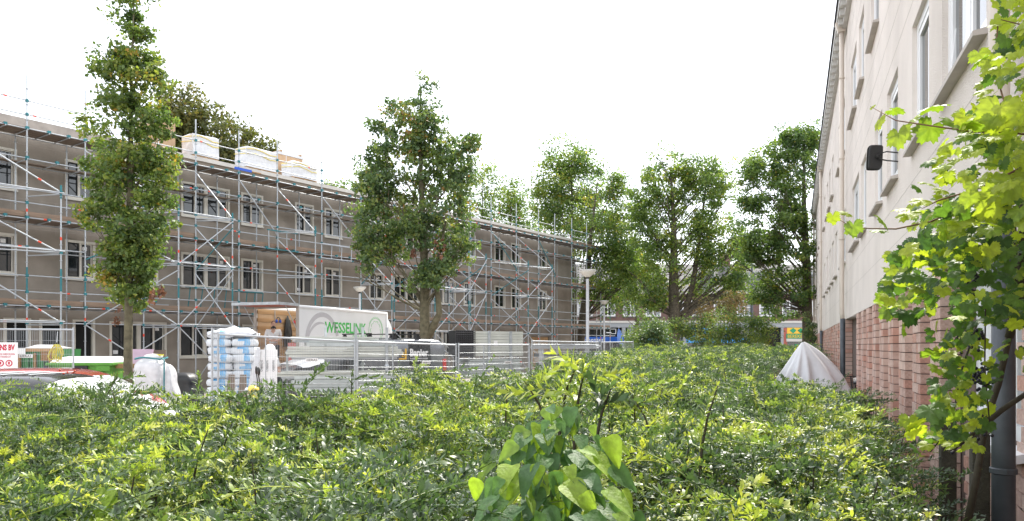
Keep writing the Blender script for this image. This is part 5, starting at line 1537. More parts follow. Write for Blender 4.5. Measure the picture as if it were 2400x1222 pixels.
# ---------------------------------------------------------------- bicycle under a grey tarpaulin
tb = rb_world(0, 0, 0)
TX, TY = P(1893, 15.3).x, 15.3
tp = thing('tarpaulin', 'pale grey tarpaulin draped to a point over a bicycle by the wall', 'tarpaulin', (TX, TY, 0), radians(20))
NA, NR = 96, 22
apex = Vector((-.12, 0, zy(800, 15.3)))
vs, fs = [], []
rs = random.Random(3)
fold = [(rs.uniform(0, 2 * pi), rs.randint(5, 19), rs.uniform(.3, 1)) for _ in range(6)]
def vnoise0(x, y, seed):
    def h(i, j):
        v = sin(i * 127.1 + j * 311.7 + seed * 74.7) * 43758.5453
        return v - math.floor(v)
    xi, yi = math.floor(x), math.floor(y); xf, yf = x - xi, y - yi
    return (h(xi, yi) * (1 - xf) + h(xi + 1, yi) * xf) * (1 - yf) + (h(xi, yi + 1) * (1 - xf) + h(xi + 1, yi + 1) * xf) * yf
def tz(a, f):
    # ridge line of what is underneath: handlebar high, saddle lower
    L_ = 1.12 if cos(a) < 0 else 1.18
    q = .85
    x = L_ * math.copysign(abs(cos(a)) ** .8, cos(a)); y = q * math.copysign(abs(sin(a)) ** .9, sin(a))
    c_ = .5 + .5 * cos(a); sag = (1 - c_) * f ** .95 + c_ * (.42 * f + .58 * f ** 2.7)
    fo = sum(w_ * sin(n_ * a + p_ + 1.5 * f) for p_, n_, w_ in fold) * .06 * (f ** 1.1) * 1.4
    r = f ** .86
    X = apex.x * (1 - f) + x * r * (1 + fo); Y = y * r * (1 + fo * 1.8)
    Z = apex.z * (1 - sag) + .04 * sag + .03 * sin(7 * a + 5 * f) * f * (1 - f)
    cr = float(vnoise0(a * 5 + 3 * f, f * 9, 3) - .5) * .10 * f ** .6 + float(vnoise0(a * 11, f * 17 + a * 2, 4) - .5) * .05 * f ** .6
    return (X * (1 + cr), Y * (1 + cr), max(.03, Z + cr * .25))
for i in range(NR + 1):
    f = i / NR
    for k in range(NA):
        vs.append(tz(2 * pi * k / NA, max(f, .012)))
for i in range(NR):
    for k in range(NA): fs.append((i * NA + k, i * NA + (k + 1) % NA, i * NA + NA + (k + 1) % NA, i * NA + NA + k))
b = MB(); b.add(vs, fs); b.build('sheet', M['tarp'], tp, True)
bi = thing('bicycle', 'bicycle under the grey tarpaulin with one black tyre showing at the wall', 'bicycle', P(1988, 15.9), radians(75))
for x in (.0, -1.05):
    b = MB(); b.lathe([(.30, 0), (.33, .0), (.345, .02), (.33, .04), (.30, .04)], 32); o = b.build('wheel', M['rubber'], bi, True); o.location = (x, 0, .345); o.rotation_euler = (radians(90), 0, 0)
    b = MB()
    for k in range(14): b.tube([(0, 0, .02), (.31 * cos(2 * pi * k / 14), .31 * sin(2 * pi * k / 14), .02)], .002, 4)
    b.build('spokes', M['chrome'], o)
b = MB(); b.tube([(-1.05, .02 - .04, .345), (-.62, -.02, .32), (-.25, -.02, .85), (0, -.02, .345)], .018, 6); b.tube([(-.62, -.02, .32), (-.78, -.02, .9)], .018, 6); b.tube([(-.75, -.02, .78), (-.25, -.02, .8)], .018, 6); b.build('frame', M['black_paint'], bi)
b = MB(); b.tube([(-.25, -.02, .85), (-.2, -.02, 1.05)], .014, 6); b.tube([(-.2, -.3, 1.06), (-.2, .26, 1.06)], .012, 6); b.build('handlebar', M['black_plastic'], bi)
b = MB(); b.ball((-.8, -.02, .95), (.13, .07, .04)); b.build('saddle', M['seat_black'], bi, True)
for k, (px, Y, h, lab) in enumerate(((2221, 4.9, zy(985, 4.9), 'dark wooden post behind the grape vine, left of the two'), (2296, 4.35, zy(1016, 4.35), 'dark wooden post behind the grape vine, right of the two'))):
    t_ = thing('wooden_post', lab, 'post', P(px, Y), RROT, 'wooden posts under the grape vine')
    b = MB(); b.box(-.05, .05, -.045, .045, 0, h); b.build('shaft', M['wood_post'], t_, bevel=.008)
    b = MB(); b.hexa([(-.052, -.047, h + .001), (.052, -.047, h + .001), (.052, .047, h + .001), (-.052, .047, h + .001), (-.03, -.03, h + .02), (.03, -.03, h + .02), (.03, .03, h + .02), (-.03, .03, h + .02)]); b.build('top_cap', M['wood_post'], t_)

# ---------------------------------------------------------------- trees
def rand_unit(n):
    v = rng.normal(size=(n, 3)); return v / np.linalg.norm(v, axis=1, keepdims=True)

def leaf_cards(centres, size, up=.5, outward=None, aspect=.62, fold=.25):
    """diamond leaves folded along the midrib: 4 points, 2 triangles each"""
    n = len(centres)
    nrm = rand_unit(n) * (1 - up) + np.array([0, 0, 1.0]) * up
    if outward is not None: nrm = nrm + outward * .35
    nrm /= np.linalg.norm(nrm, axis=1, keepdims=True)
    a = np.cross(nrm, rand_unit(n)); a /= np.maximum(np.linalg.norm(a, axis=1, keepdims=True), 1e-6)
    b = np.cross(nrm, a)
    s = size * rng.uniform(.6, 1.3, (n, 1))
    V = np.empty((n, 4, 3))
    V[:, 0] = centres - a * s * .5
    V[:, 2] = centres + a * s * .5
    V[:, 1] = centres + b * s * aspect * .5 + nrm * s * fold * .3
    V[:, 3] = centres - b * s * aspect * .5 + nrm * s * fold * .3
    idx = np.arange(n)[:, None] * 4
    F = np.concatenate([idx + [0, 1, 2], idx + [0, 2, 3]], 0)
    return V.reshape(-1, 3), F

def tree(name, label, cat, base, trunk_top, r0, blobs, nleaf, lsize, leafm, barkm, group=None, clump=.45, per=55, holes=.0, extra_stems=(), up=.35, limb_r=.22, dead=None, surf=.55, sub=1, tone_m=.42, keepf=.28):
    """blobs: (x,y,z,rx,ry,rz) in world; base (x,y)"""
    t = thing(name, label, cat, (base[0], base[1], 0), 0, group)
    B = np.array([base[0], base[1], 0])
    bl = np.array(blobs, float)
    vol = bl[:, 3] * bl[:, 4] * bl[:, 5]
    area = (bl[:, 3] * bl[:, 5]); pr = area / area.sum()
    ncl = max(8, int(nleaf / per))
    bi_ = rng.choice(len(bl), ncl, p=pr)
    d = rand_unit(ncl); rad = rng.uniform(0, 1, (ncl, 1)) ** (1 / 3 * (1 - surf) + .05)
    cc = bl[bi_, :3] + d * rad * bl[bi_, 3:6]
    stone = np.zeros(ncl)
    if sub:
        # boughs: foliage gathers round a few dozen bough ends and leaves gaps between them
        nb = max(6, int(ncl / 7))
        sb = rng.choice(len(bl), nb, p=pr)
        bc_ = bl[sb, :3] + rand_unit(nb) * rng.uniform(.35, 1.0, (nb, 1)) * bl[sb, 3:6]
        q = rng.integers(0, nb, ncl)
        br = np.minimum(bl[sb, 3], bl[sb, 5])[q] * .29
        keep = rng.random(ncl) < keepf
        near = bc_[q] + rng.normal(size=(ncl, 3)) * br[:, None] * np.array([.8, .8, 1.15])
        cc = np.where(keep[:, None], cc, near)
        bi_ = np.where(keep, bi_, sb[q])
        stone = np.where(keep, 0, rng.normal(0, .13, nb)[q])
    # trunk and limbs
    tb_ = MB()
    tt = np.array(trunk_top) - B
    pts = [(0, 0, 0), tuple(tt * .12 + np.array([rng.normal() * .02, 0, 0])), tuple(tt * .4 + np.array([rng.normal() * .05, rng.normal() * .05, 0])), tuple(tt * .7 + np.array([rng.normal() * .06, rng.normal() * .05, 0])), tuple(tt)]
    tb_.tube(pts, [r0 * 1.35, r0 * 1.02, r0 * .82, r0 * .42, r0 * .06], 12)
    for st_ in extra_stems:
        tb_.tube([tuple(np.array(p) - B) for p, r in st_], [r for p, r in st_], 8)
    tr = tb_.build('trunk', barkm, t, True)
    lb_ = MB()
    nl = 0
    for c in bl:
        n_ = int(2 + 1.5 * min(4, c[3]))
        for _ in range(n_):
            q = c[:3] + rand_unit(1)[0] * c[3:6] * rng.uniform(.35, .9) - B
            f = np.clip((q[2] - 1.05 * np.hypot(*(q[:2])) - .5) / max(tt[2], .1), .26, .97)
            s0 = tt * f
            m1 = s0 * .55 + q * .45 + np.array([0, 0, -.03 * np.linalg.norm(q - s0)]) + rng.normal(size=3) * .08
            rr = max(.012, r0 * limb_r * (1 - .6 * f))
            lb_.tube([tuple(s0), tuple(m1), tuple(q)], [rr, rr * .6, rr * .2], 5, cap=False)
            for _k in range(3):
                e = q + rng.normal(size=3) * c[3:6] * .28
                s1 = m1 * .5 + q * .5
                lb_.tube([tuple(s1), tuple((s1 + e) / 2 + rng.normal(size=3) * .04), tuple(e)], [rr * .45, rr * .3, rr * .12], 4, cap=False)
    lb_.build('limbs', barkm, t, True)
    # leaves in clumps, each clump flattened
    nl = rng.poisson(per, ncl); ci = np.repeat(np.arange(ncl), nl)
    n = len(ci)
    cs = clump * rng.uniform(.6, 1.35, ncl)
    off = np.clip(rng.normal(size=(n, 3)), -1.5, 1.5) * np.array([1, 1, .6]) * cs[ci][:, None] * .5
    p = cc[ci] + off
    if holes: pass
    out = (p - bl[bi_[ci], :3]) / bl[bi_[ci], 3:6]
    out /= np.maximum(np.linalg.norm(out, axis=1, keepdims=True), 1e-6)
    ct = rng.normal(tone_m, .15, ncl) + stone
    tone = np.clip(ct[ci] + rng.normal(0, .14, n), 0, 1)
    tone = np.where(rng.random(n) < .005, 1.0, tone)
    V, F = leaf_cards(p - B, lsize, up, out)
    np_mesh('crown', V, F, leafm, t, np.repeat(tone, 4))
    if dead is not None:
        for (x, y, z, r) in dead:
            q = np.array([x, y, z]) - B + rng.normal(size=(26, 3)) * np.array([.6, .6, 1.4]) * r
            V, F = leaf_cards(q, lsize * 1.2, .2)
            np_mesh('dead_leaves', V, F, M['leaf_dead'], t, np.repeat(rng.random(26), 4))
    return t

def E_(px, py, rx, ry, Y, dy=0.0, ky=1.0):
    p = P(px, Y, py); s = Y / FPX
    return (p.x, Y + dy, p.z, rx * s, rx * s * ky, ry * s)

# slim columnar oak in front of the scaffold
Y = 19.2
bl = [E_(312, 35, 46, 85, Y), E_(316, 85, 36, 60, Y, .1), E_(318, -60, 42, 90, Y), E_(310, 120, 46, 70, Y, .1), E_(262, 170, 42, 75, Y, -.15), E_(362, 190, 38, 75, Y, .1), E_(305, 235, 50, 80, Y, -.1), E_(250, 300, 55, 70, Y), E_(360, 290, 48, 80, Y),
      E_(305, 340, 66, 80, Y, -.1), E_(232, 400, 45, 70, Y, .1), E_(372, 400, 40, 85, Y), E_(300, 440, 76, 80, Y), E_(250, 500, 55, 70, Y, -.15), E_(358, 510, 50, 80, Y, .1), E_(305, 550, 68, 80, Y), E_(300, 630, 70, 70, Y), E_(300, 690, 50, 45, Y), E_(345, 640, 40, 50, Y, -.1), E_(272, 600, 40, 55, Y)]
tree('columnar_oak', 'tall slim columnar oak rising past the top of the photo in front of the scaffolding', 'tree', (P(300, Y).x, Y), (P(315, Y).x, Y, zy(-40, Y)), .105, bl, 26000, .115, M['leaf_oak'], M['bark_green'], clump=.27, per=52, up=.25, limb_r=.3, keepf=.46, tone_m=.5,
     dead=[(P(375, Y).x, Y - .4, zy(700, Y), .09), (P(290, Y).x, Y - .35, zy(752, Y), .08), (P(392, Y).x, Y - .3, zy(688, Y), .06)], surf=.4)
# broad oak behind the van
Y = 26.5
bl = [E_(985, 215, 40, 50, Y), E_(975, 290, 65, 65, Y), E_(1010, 330, 55, 70, Y, .3), E_(900, 345, 48, 55, Y, -.2), E_(870, 390, 42, 45, Y), E_(960, 400, 85, 75, Y, .2), E_(1070, 400, 55, 70, Y), E_(1090, 370, 35, 50, Y, -.3), E_(1010, 470, 90, 70, Y, -.2), E_(905, 450, 60, 65, Y, -.3),
      E_(870, 520, 55, 55, Y), E_(960, 550, 75, 60, Y), E_(1060, 520, 55, 60, Y, .3), E_(865, 600, 40, 55, Y, -.3), E_(900, 580, 55, 40, Y), E_(1060, 600, 50, 45, Y, .1), E_(1095, 575, 28, 30, Y), E_(1010, 640, 40, 60, Y, -.2), E_(850, 640, 22, 28, Y, -.2)]
tree('broad_oak', 'dark cone shaped oak with forked trunk standing behind the van and truck', 'tree', (P(998, Y).x, Y), (P(985, Y).x, Y, zy(190, Y)), .19, bl, 28000, .135, M['leaf_oak_dark'], M['bark_green'], clump=.33, per=52, up=.25, keepf=.38, tone_m=.49,
     extra_stems=[[((P(1003, Y).x, Y, zy(790, Y)), .16), ((P(1030, Y).x, Y, zy(735, Y)), .11), ((P(1020, Y).x, Y + .1, zy(640, Y)), .09), ((P(1045, Y).x, Y, zy(520, Y)), .04)]],
     dead=[(P(1035, Y).x, Y - .9, zy(590, Y), .16), (P(975, Y).x, Y - .8, zy(600, Y), .06)], surf=.4)
# golden dome behind the roof
Y = 52
bl = [E_(430, 275, 60, 70, Y), E_(480, 300, 70, 65, Y, 1), E_(530, 335, 65, 60, Y), E_(580, 355, 50, 50, Y), E_(615, 385, 30, 40, Y), E_(595, 372, 50, 45, Y), E_(430, 260, 45, 50, Y), E_(500, 370, 80, 60, Y), E_(420, 360, 60, 80, Y), E_(380, 330, 50, 90, Y), E_(560, 400, 50, 40, Y), E_(440, 430, 80, 60, Y), E_(550, 450, 80, 60, Y)]
tree('golden_maple', 'rounded bronze green tree rising behind the roof of the grey block', 'tree', (P(470, Y).x, Y), (P(455, Y).x, Y, zy(240, Y)), .3, bl, 26000, .27, M['leaf_gold'], M['bark'], clump=.9, per=60, up=.3, surf=.6, sub=0)
# trees beyond the roof, centre
Y = 66
tree('roadside_lime', 'small sparse tree just right of the dark oak beyond the roof edge', 'tree', (P(1135, Y).x, Y), (P(1130, Y).x, Y, zy(400, Y)), .2,
     [E_(1135, 415, 40, 40, Y), E_(1120, 450, 60, 45, Y), E_(1100, 500, 50, 40, Y), E_(1165, 480, 40, 40, Y, 1), E_(1140, 540, 60, 40, Y)], 6500, .21, M['leaf_lime'], M['bark'], 'trees along the street beyond the block', clump=.9, per=36, surf=.5)
tree('roadside_lime', 'narrow pointed sparse tree between the dark oak and the big round tree', 'tree', (P(1198, Y).x, Y + 2), (P(1198, Y).x, Y + 2, zy(410, Y)), .2,
     [E_(1197, 425, 26, 35, Y + 2), E_(1200, 465, 50, 35, Y + 2), E_(1215, 510, 50, 40, Y + 2), E_(1180, 520, 50, 40, Y + 2, 1), E_(1245, 545, 40, 40, Y + 2)], 5500, .21, M['leaf_lime'], M['bark'], 'trees along the street beyond the block', clump=.9, per=36, surf=.5)
Y = 58
tree('roadside_lime', 'yellow green round topped tree behind the far end of the scaffolding', 'tree', (P(1344, Y).x, Y), (P(1340, Y).x, Y, zy(370, Y)), .26,
     [E_(1325, 380, 55, 42, Y), E_(1365, 395, 50, 45, Y, .8), E_(1292, 420, 50, 45, Y), E_(1270, 470, 40, 45, Y), E_(1345, 450, 75, 45, Y), E_(1300, 500, 60, 45, Y), E_(1370, 510, 60, 50, Y, 1), E_(1330, 560, 80, 50, Y)], 21000, .20, M['leaf_lime'], M['bark'], 'trees along the street beyond the block', clump=.8, per=45, surf=.5)
Y = 54
tree('roadside_lime', 'lower yellow green tree directly behind the big lamp post', 'tree', (P(1352, Y).x, Y), (P(1400, Y).x, Y, zy(430, Y)), .33,
     [E_(1410, 440, 55, 45, Y), E_(1445, 470, 35, 50, Y), E_(1400, 500, 70, 45, Y, .5), E_(1450, 545, 45, 50, Y), E_(1405, 570, 75, 50, Y), E_(1440, 630, 60, 50, Y, -.5), E_(1400, 660, 60, 50, Y), E_(1455, 690, 50, 45, Y, -.5), E_(1475, 610, 45, 55, Y)], 19000, .19, M['leaf_lime'], M['bark'], 'trees along the street beyond the block', clump=.75, per=45, surf=.5)
Y = 50
tree('street_lime', 'large twin crowned tree with leaning forked trunk in the centre right', 'tree', (P(1583, Y).x, Y), (P(1572, Y).x, Y, zy(385, Y)), .42,
     [E_(1565, 380, 52, 40, Y), E_(1530, 415, 50, 45, Y), E_(1600, 420, 45, 45, Y, .6), E_(1645, 385, 48, 36, Y), E_(1675, 420, 42, 45, Y), E_(1640, 450, 60, 45, Y, -.5), E_(1540, 480, 65, 45, Y), E_(1700, 450, 30, 40, Y), E_(1585, 540, 75, 42, Y), E_(1520, 560, 50, 45, Y, -.6), E_(1665, 530, 60, 50, Y), E_(1600, 610, 90, 42, Y), E_(1680, 610, 55, 45, Y), E_(1530, 640, 55, 42, Y, .6), E_(1640, 660, 65, 34, Y), E_(1700, 665, 45, 32, Y, -.5), E_(1735, 560, 32, 45, Y), E_(1728, 620, 36, 40, Y), E_(1500, 500, 40, 40, Y), E_(1745, 660, 30, 28, Y), E_(1510, 690, 40, 40, Y), E_(1580, 680, 40, 26, Y), E_(1530, 715, 40, 26, Y), E_(1700, 700, 36, 24, Y)],
     42000, .175, M['leaf_lime'], M['bark'], 'trees along the street beyond the block', clump=.58, per=60, surf=.5,
     extra_stems=[[((P(1592, Y).x, Y, zy(765, Y)), .3), ((P(1632, Y).x, Y, zy(715, Y)), .2), ((P(1690, Y).x, Y, zy(685, Y)), .13), ((P(1720, Y).x, Y, zy(665, Y)), .05)],
                  [((P(1600, Y).x, Y, zy(760, Y)), .22), ((P(1625, Y).x, Y, zy(660, Y)), .17), ((P(1640, Y).x, Y, zy(560, Y)), .12), ((P(1655, Y).x, Y, zy(430, Y)), .05)]])
Y = 43
tree('street_lime', 'tallest broad tree with straight dark trunk beside the far end of the pale block', 'tree', (P(1894, Y).x, Y), (P(1885, Y).x, Y, zy(300, Y)), .30,
     [E_(1885, 320, 50, 42, Y), E_(1840, 340, 50, 45, Y), E_(1915, 370, 40, 60, Y, .5), E_(1790, 390, 50, 40, Y), E_(1850, 410, 70, 50, Y), E_(1755, 400, 38, 36, Y), E_(1750, 470, 34, 40, Y), E_(1745, 540, 34, 40, Y), E_(1795, 460, 50, 42, Y, -.5), E_(1870, 480, 60, 50, Y), E_(1820, 530, 60, 45, Y), E_(1900, 560, 35, 60, Y), E_(1790, 590, 55, 40, Y), E_(1850, 600, 50, 45, Y, -.6), E_(1745, 590, 45, 40, Y), E_(1810, 650, 45, 35, Y), E_(1850, 690, 45, 45, Y, -.5), E_(1790, 700, 42, 34, Y), E_(1835, 740, 42, 26, Y)],
     34000, .165, M['leaf_lime'], M['bark'], 'trees along the street beyond the block', clump=.5, per=60, surf=.5, tone_m=.30)
Y = 62
tree('street_lime', 'darker tree filling the gap left of the twin crowned tree', 'tree', (P(1490, Y).x, Y), (P(1490, Y).x, Y, zy(560, Y)), .2,
     [E_(1480, 600, 50, 40, Y), E_(1500, 650, 45, 40, Y), E_(1470, 690, 40, 40, Y)], 6000, .2, M['leaf_oak_dark'], M['bark'], 'trees along the street beyond the block', clump=.8, per=45)
Y = 46
for px, py, lab in ((785, 438, 'low treetop showing above the roof right of the last pallet'), (868, 410, 'low treetop showing above the roof left of the dark oak')):
    Y = 60
    tree('distant_tree', lab, 'tree', (P(px, Y).x, Y), (P(px, Y).x, Y, zy(py, Y)), .2, [E_(px, py, 34, 22, Y), E_(px - 15, py + 45, 40, 30, Y), E_(px + 22, py + 55, 40, 30, Y)], 3500, .2, M['leaf_lime'], M['bark'], 'treetops beyond the roof', clump=.8, per=45)
# shrubs before the shops
Y = 37
def shrub(name, label, px, Y, bl, n, ls, lm, clump, group='shrubs before the shops'):
    tree(name, label, 'shrub', (P(px, Y).x, Y), (P(px, Y).x, Y, max(.5, max(b[2] for b in bl))), .05, bl, n, ls, lm, M['bark'], group, clump=clump, per=36, surf=.4)
shrub('juniper', 'dark blue green conifer shrub right of the last fence panel', 1530, Y, [E_(1530, 800, 55, 32, Y), E_(1500, 825, 40, 22, Y), E_(1580, 822, 50, 24, Y), E_(1520, 775, 35, 25, Y)], 7000, .12, M['leaf_oak_dark'], .35)
shrub('tall_shrub', 'loose green shrub above the dark conifer at the last fence panel', 1515, 40, [E_(1510, 765, 38, 32, 40), E_(1490, 790, 30, 25, 40), E_(1545, 780, 35, 30, 40)], 3500, .11, M['leaf_lime'], .5)
shrub('tall_shrub', 'loose olive shrub at the foot of the forked trunk', 1600, 41, [E_(1600, 765, 35, 28, 41), E_(1630, 790, 40, 30, 41), E_(1660, 770, 30, 30, 41)], 4200, .11, M['leaf_oak'], .5)
shrub('tall_shrub', 'wide olive green shrub hiding the blue shop front', 1710, 40, [E_(1700, 765, 40, 35, 40), E_(1740, 775, 35, 35, 40), E_(1670, 795, 45, 25, 40), E_(1765, 800, 40, 22, 40), E_(1715, 735, 35, 25, 40)], 6000, .11, M['leaf_oak'], .5)
shrub('tan_shrub', 'small tan leaved tree fading to pinkish brown above the wide shrub', 1690, 47, [E_(1680, 725, 35, 26, 47), E_(1715, 715, 30, 22, 47), E_(1655, 745, 25, 20, 47)], 2800, .14, M['leaf_tan'], .5)
shrub('tall_shrub', 'green shrub left of the green shop sign', 1810, 38, [E_(1790, 785, 34, 22, 38), E_(1772, 760, 25, 20, 38)], 2600, .1, M['leaf_lime'], .45)
shrub('ivy_clump', 'dark ivy clump at the foot of the tall straight trunk by the pale block', 1905, 40, [E_(1900, 765, 14, 35, 40), E_(1905, 795, 14, 18, 40)], 1400, .1, M['leaf_oak_dark'], .3)

# ---------------------------------------------------------------- the barberry hedge
def vnoise(x, y, seed=0):
    def h(i, j):
        v = np.sin(i * 127.1 + j * 311.7 + seed * 74.7) * 43758.5453
        return v - np.floor(v)
    xi, yi = np.floor(x), np.floor(y); xf, yf = x - xi, y - yi
    xf = xf * xf * (3 - 2 * xf); yf = yf * yf * (3 - 2 * yf)
    return (h(xi, yi) * (1 - xf) + h(xi + 1, yi) * xf) * (1 - yf) + (h(xi, yi + 1) * (1 - xf) + h(xi + 1, yi + 1) * xf) * yf
def sstep(a, b, x):
    t = np.clip((x - a) / (b - a), 0, 1); return t * t * (3 - 2 * t)
def mounds(x, y, cell, seed):
    # rounded bushes: distance to the nearest bush centre
    gx_, gy_ = np.floor(x / cell), np.floor(y / cell)
    best = np.full(np.shape(x), 9.0)
    def r(i, j, k):
        v = np.sin(i * 127.1 + j * 311.7 + k * 74.7 + seed) * 43758.5453
        return v - np.floor(v)
    for a in (-1, 0, 1):
        for b in (-1, 0, 1):
            i, j = gx_ + a, gy_ + b
            cx_, cy_ = (i + .15 + .7 * r(i, j, 1)) * cell, (j + .15 + .7 * r(i, j, 2)) * cell
            best = np.minimum(best, np.hypot(x - cx_, y - cy_) / (cell * (.62 + .3 * r(i, j, 3))))
    return np.clip(1 - best ** 2, -.5, 1)
def hedge_h(x, y):
    h = 1.06 + .36 * sstep(9, 22, y) + .17 * (vnoise(x * .9, y * .9, 1) - .5) * 2 + .30 * (mounds(x, y, .95, 3) - .52) + .10 * (vnoise(x * 2.6, y * 2.6, 2) - .5) * 2
    h = h - .20 * np.exp(-((x - .13) / .26) ** 2 - ((y - 2.05) / .45) ** 2)
    edge = x - (.80 + .378 * y)                # towards the wall the bed rounds off
    h = h - .22 * sstep(-.7, 0, edge) * sstep(14, 3, y)
    h = h - .30 * sstep(8.5, 11.0, y) * sstep(-1.5, -.8, edge) * sstep(16, 14, y)
    h = h - .14 * sstep(7.3, 9.0, y) * (x < -1.2) - .10 * sstep(6.3, 7.2, y) * 3.2 * np.exp(-((x + 2.8) / .75) ** 2)
    return h
def in_bed(x, y):
    left = np.where(y < 8.8, np.where(y > 0, -6.9, -6.9), -5.15 + .378 * y)
    right = .80 + .378 * y - sstep(10.0, 12.5, y) * 1.3 + sstep(17.0, 18.5, y) * 1.2
    return (x > left) & (x < right) & (y > 1.15) & (y < 33)

def sprig_template(n_whorl, per, leaf, hq, lean):
    """one shoot: leaves in whorls round a curved stem. returns verts, tris, tone, stem points"""
    V, F, T = [], [], []
    L = 1.0
    for w in range(n_whorl):
        f = (w + .6) / n_whorl
        ax = np.array([lean * f * f, 0, f * (1 - .25 * lean * f)])
        tan = np.array([2 * lean * f, 0, 1 - .5 * lean * f]); tan /= np.linalg.norm(tan)
        for k in range(per):
            a = 2 * pi * (k / per + .38 * w) + rng.normal() * .3
            u = np.cross(tan, [0, 1, 0]); u /= np.linalg.norm(u); v = np.cross(tan, u)
            r = u * cos(a) + v * sin(a)
            el = rng.uniform(.15, .95) + .35 * f
            d = r * cos(el) + tan * sin(el)
            side = np.cross(d, tan); side /= max(np.linalg.norm(side), 1e-6)
            nn = np.cross(side, d)
            s = leaf * rng.uniform(.7, 1.2) * (1 - .35 * max(0, f - .7) / .3)
            b0 = ax + d * s * .08
            wv = s * .17
            i0 = len(V)
            if hq:
                V += [b0, b0 + d * s * .35 - side * wv + nn * wv * .35, b0 + d * s * .72 - side * wv * .8 + nn * wv * .3 - nn * s * .03, b0 + d * s - nn * s * .08, b0 + d * s * .72 + side * wv * .8 + nn * wv * .3 - nn * s * .03, b0 + d * s * .35 + side * wv + nn * wv * .35]
                F += [(i0, i0 + 5, i0 + 1), (i0 + 1, i0 + 5, i0 + 4), (i0 + 1, i0 + 4, i0 + 2), (i0 + 2, i0 + 4, i0 + 3)]
            else:
                V += [b0, b0 + d * s * .5 - side * wv * 1.1 + nn * wv * .3, b0 + d * s - nn * s * .06, b0 + d * s * .5 + side * wv * 1.1 + nn * wv * .3]
                F += [(i0, i0 + 3, i0 + 2), (i0, i0 + 2, i0 + 1)]
            tv = -.12 + .30 * f ** 2.2 + rng.normal() * .07
            T += [tv] * (6 if hq else 4)
    # stem: thin three sided tube
    i0 = len(V)
    for i in range(4):
        f = i / 3
        ax = np.array([lean * f * f, 0, f * (1 - .25 * lean * f)])
        for k in range(3):
            a = 2 * pi * k / 3
            V.append(ax + np.array([cos(a), sin(a), 0]) * (.009 if hq else .011) * (1 - .6 * f)); T.append(.22 + .3 * f)
    for i in range(3):
        for k in range(3):
            a_, b_ = i0 + i * 3 + k, i0 + i * 3 + (k + 1) % 3
            F += [(a_, b_, b_ + 3), (a_, b_ + 3, a_ + 3)]
    return np.array(V), np.array(F), np.array(T)

def spray_template(nodes, per, leaf, hq, arch):
    """a shoot that arches out flat along +x; its leaves stand up and out from it with their faces to the sky"""
    V, F, T = [], [], []
    w0 = rng.uniform(0, 6)
    zf = lambda f: arch * (f - .9 * f * f) + .10 * f
    for w in range(nodes):
        f = (w + .5) / nodes
        ax = np.array([f, .05 * sin(4 * f + w0), zf(f)])
        for k in range(per):
            if rng.random() < .22: continue
            sgn = -1 if rng.random() < .5 else 1
            a = sgn * abs(rng.normal(.75, .5)); el = rng.uniform(-.1, 1.3)
            d = np.array([cos(a) * cos(el), sin(a) * cos(el), sin(el)])
            up = np.array([-.35, 0, 1.0]) + rng.normal(size=3) * .38
            nn = up - d * np.dot(up, d); nn /= max(np.linalg.norm(nn), 1e-6)
            side = np.cross(nn, d)
            s = leaf * rng.uniform(.5, 1.25) * (1 - .4 * max(0, f - .75) / .25)
            b0 = ax + d * s * .06
            wv = s * .17
            i0 = len(V)
            if hq:
                V += [b0, b0 + d * s * .35 - side * wv + nn * wv * .35, b0 + d * s * .72 - side * wv * .8 + nn * wv * .3 - nn * s * .03, b0 + d * s - nn * s * .08, b0 + d * s * .72 + side * wv * .8 + nn * wv * .3 - nn * s * .03, b0 + d * s * .35 + side * wv + nn * wv * .35]
                F += [(i0, i0 + 5, i0 + 1), (i0 + 1, i0 + 5, i0 + 4), (i0 + 1, i0 + 4, i0 + 2), (i0 + 2, i0 + 4, i0 + 3)]
            else:
                V += [b0, b0 + d * s * .5 - side * wv * 1.1 + nn * wv * .3, b0 + d * s - nn * s * .06, b0 + d * s * .5 + side * wv * 1.1 + nn * wv * .3]
                F += [(i0, i0 + 3, i0 + 2), (i0, i0 + 2, i0 + 1)]
            T += [-.10 + .26 * f ** 2 + rng.normal() * .07] * (6 if hq else 4)
    i0 = len(V)
    for i in range(5):
        f = i / 4
        ax = np.array([f, .05 * sin(4 * f + w0), zf(f)])
        for k in range(3):
            a = 2 * pi * k / 3
            V.append(ax + np.array([0, cos(a), sin(a)]) * .010 * (1 - .6 * f)); T.append(.2 + .3 * f)
    for i in range(4):
        for k in range(3):
            a_, b_ = i0 + i * 3 + k, i0 + i * 3 + (k + 1) % 3
            F += [(a_, b_, b_ + 3), (a_, b_ + 3, a_ + 3)]
    return np.array(V), np.array(F), np.array(T)

def place(tpl, pos, dirs, spin, scale, tone0):
    V, F, T = tpl
    n = len(pos)
    z = dirs / np.linalg.norm(dirs, axis=1, keepdims=True)
    ref = np.stack([np.cos(spin), np.sin(spin), np.zeros(n)], 1)
    x = ref - z * np.sum(ref * z, 1, keepdims=True); x /= np.maximum(np.linalg.norm(x, axis=1, keepdims=True), 1e-6)
    y = np.cross(z, x)
    R = np.stack([x, y, z], 2) * scale[:, None, None]
    W_ = np.einsum('nij,vj->nvi', R, V) + pos[:, None, :]
    FF = (F[None] + (np.arange(n) * len(V))[:, None, None]).reshape(-1, 3)
    TT = np.clip(T[None] + tone0[:, None], 0, 1)
    return W_.reshape(-1, 3), FF, TT.reshape(-1)

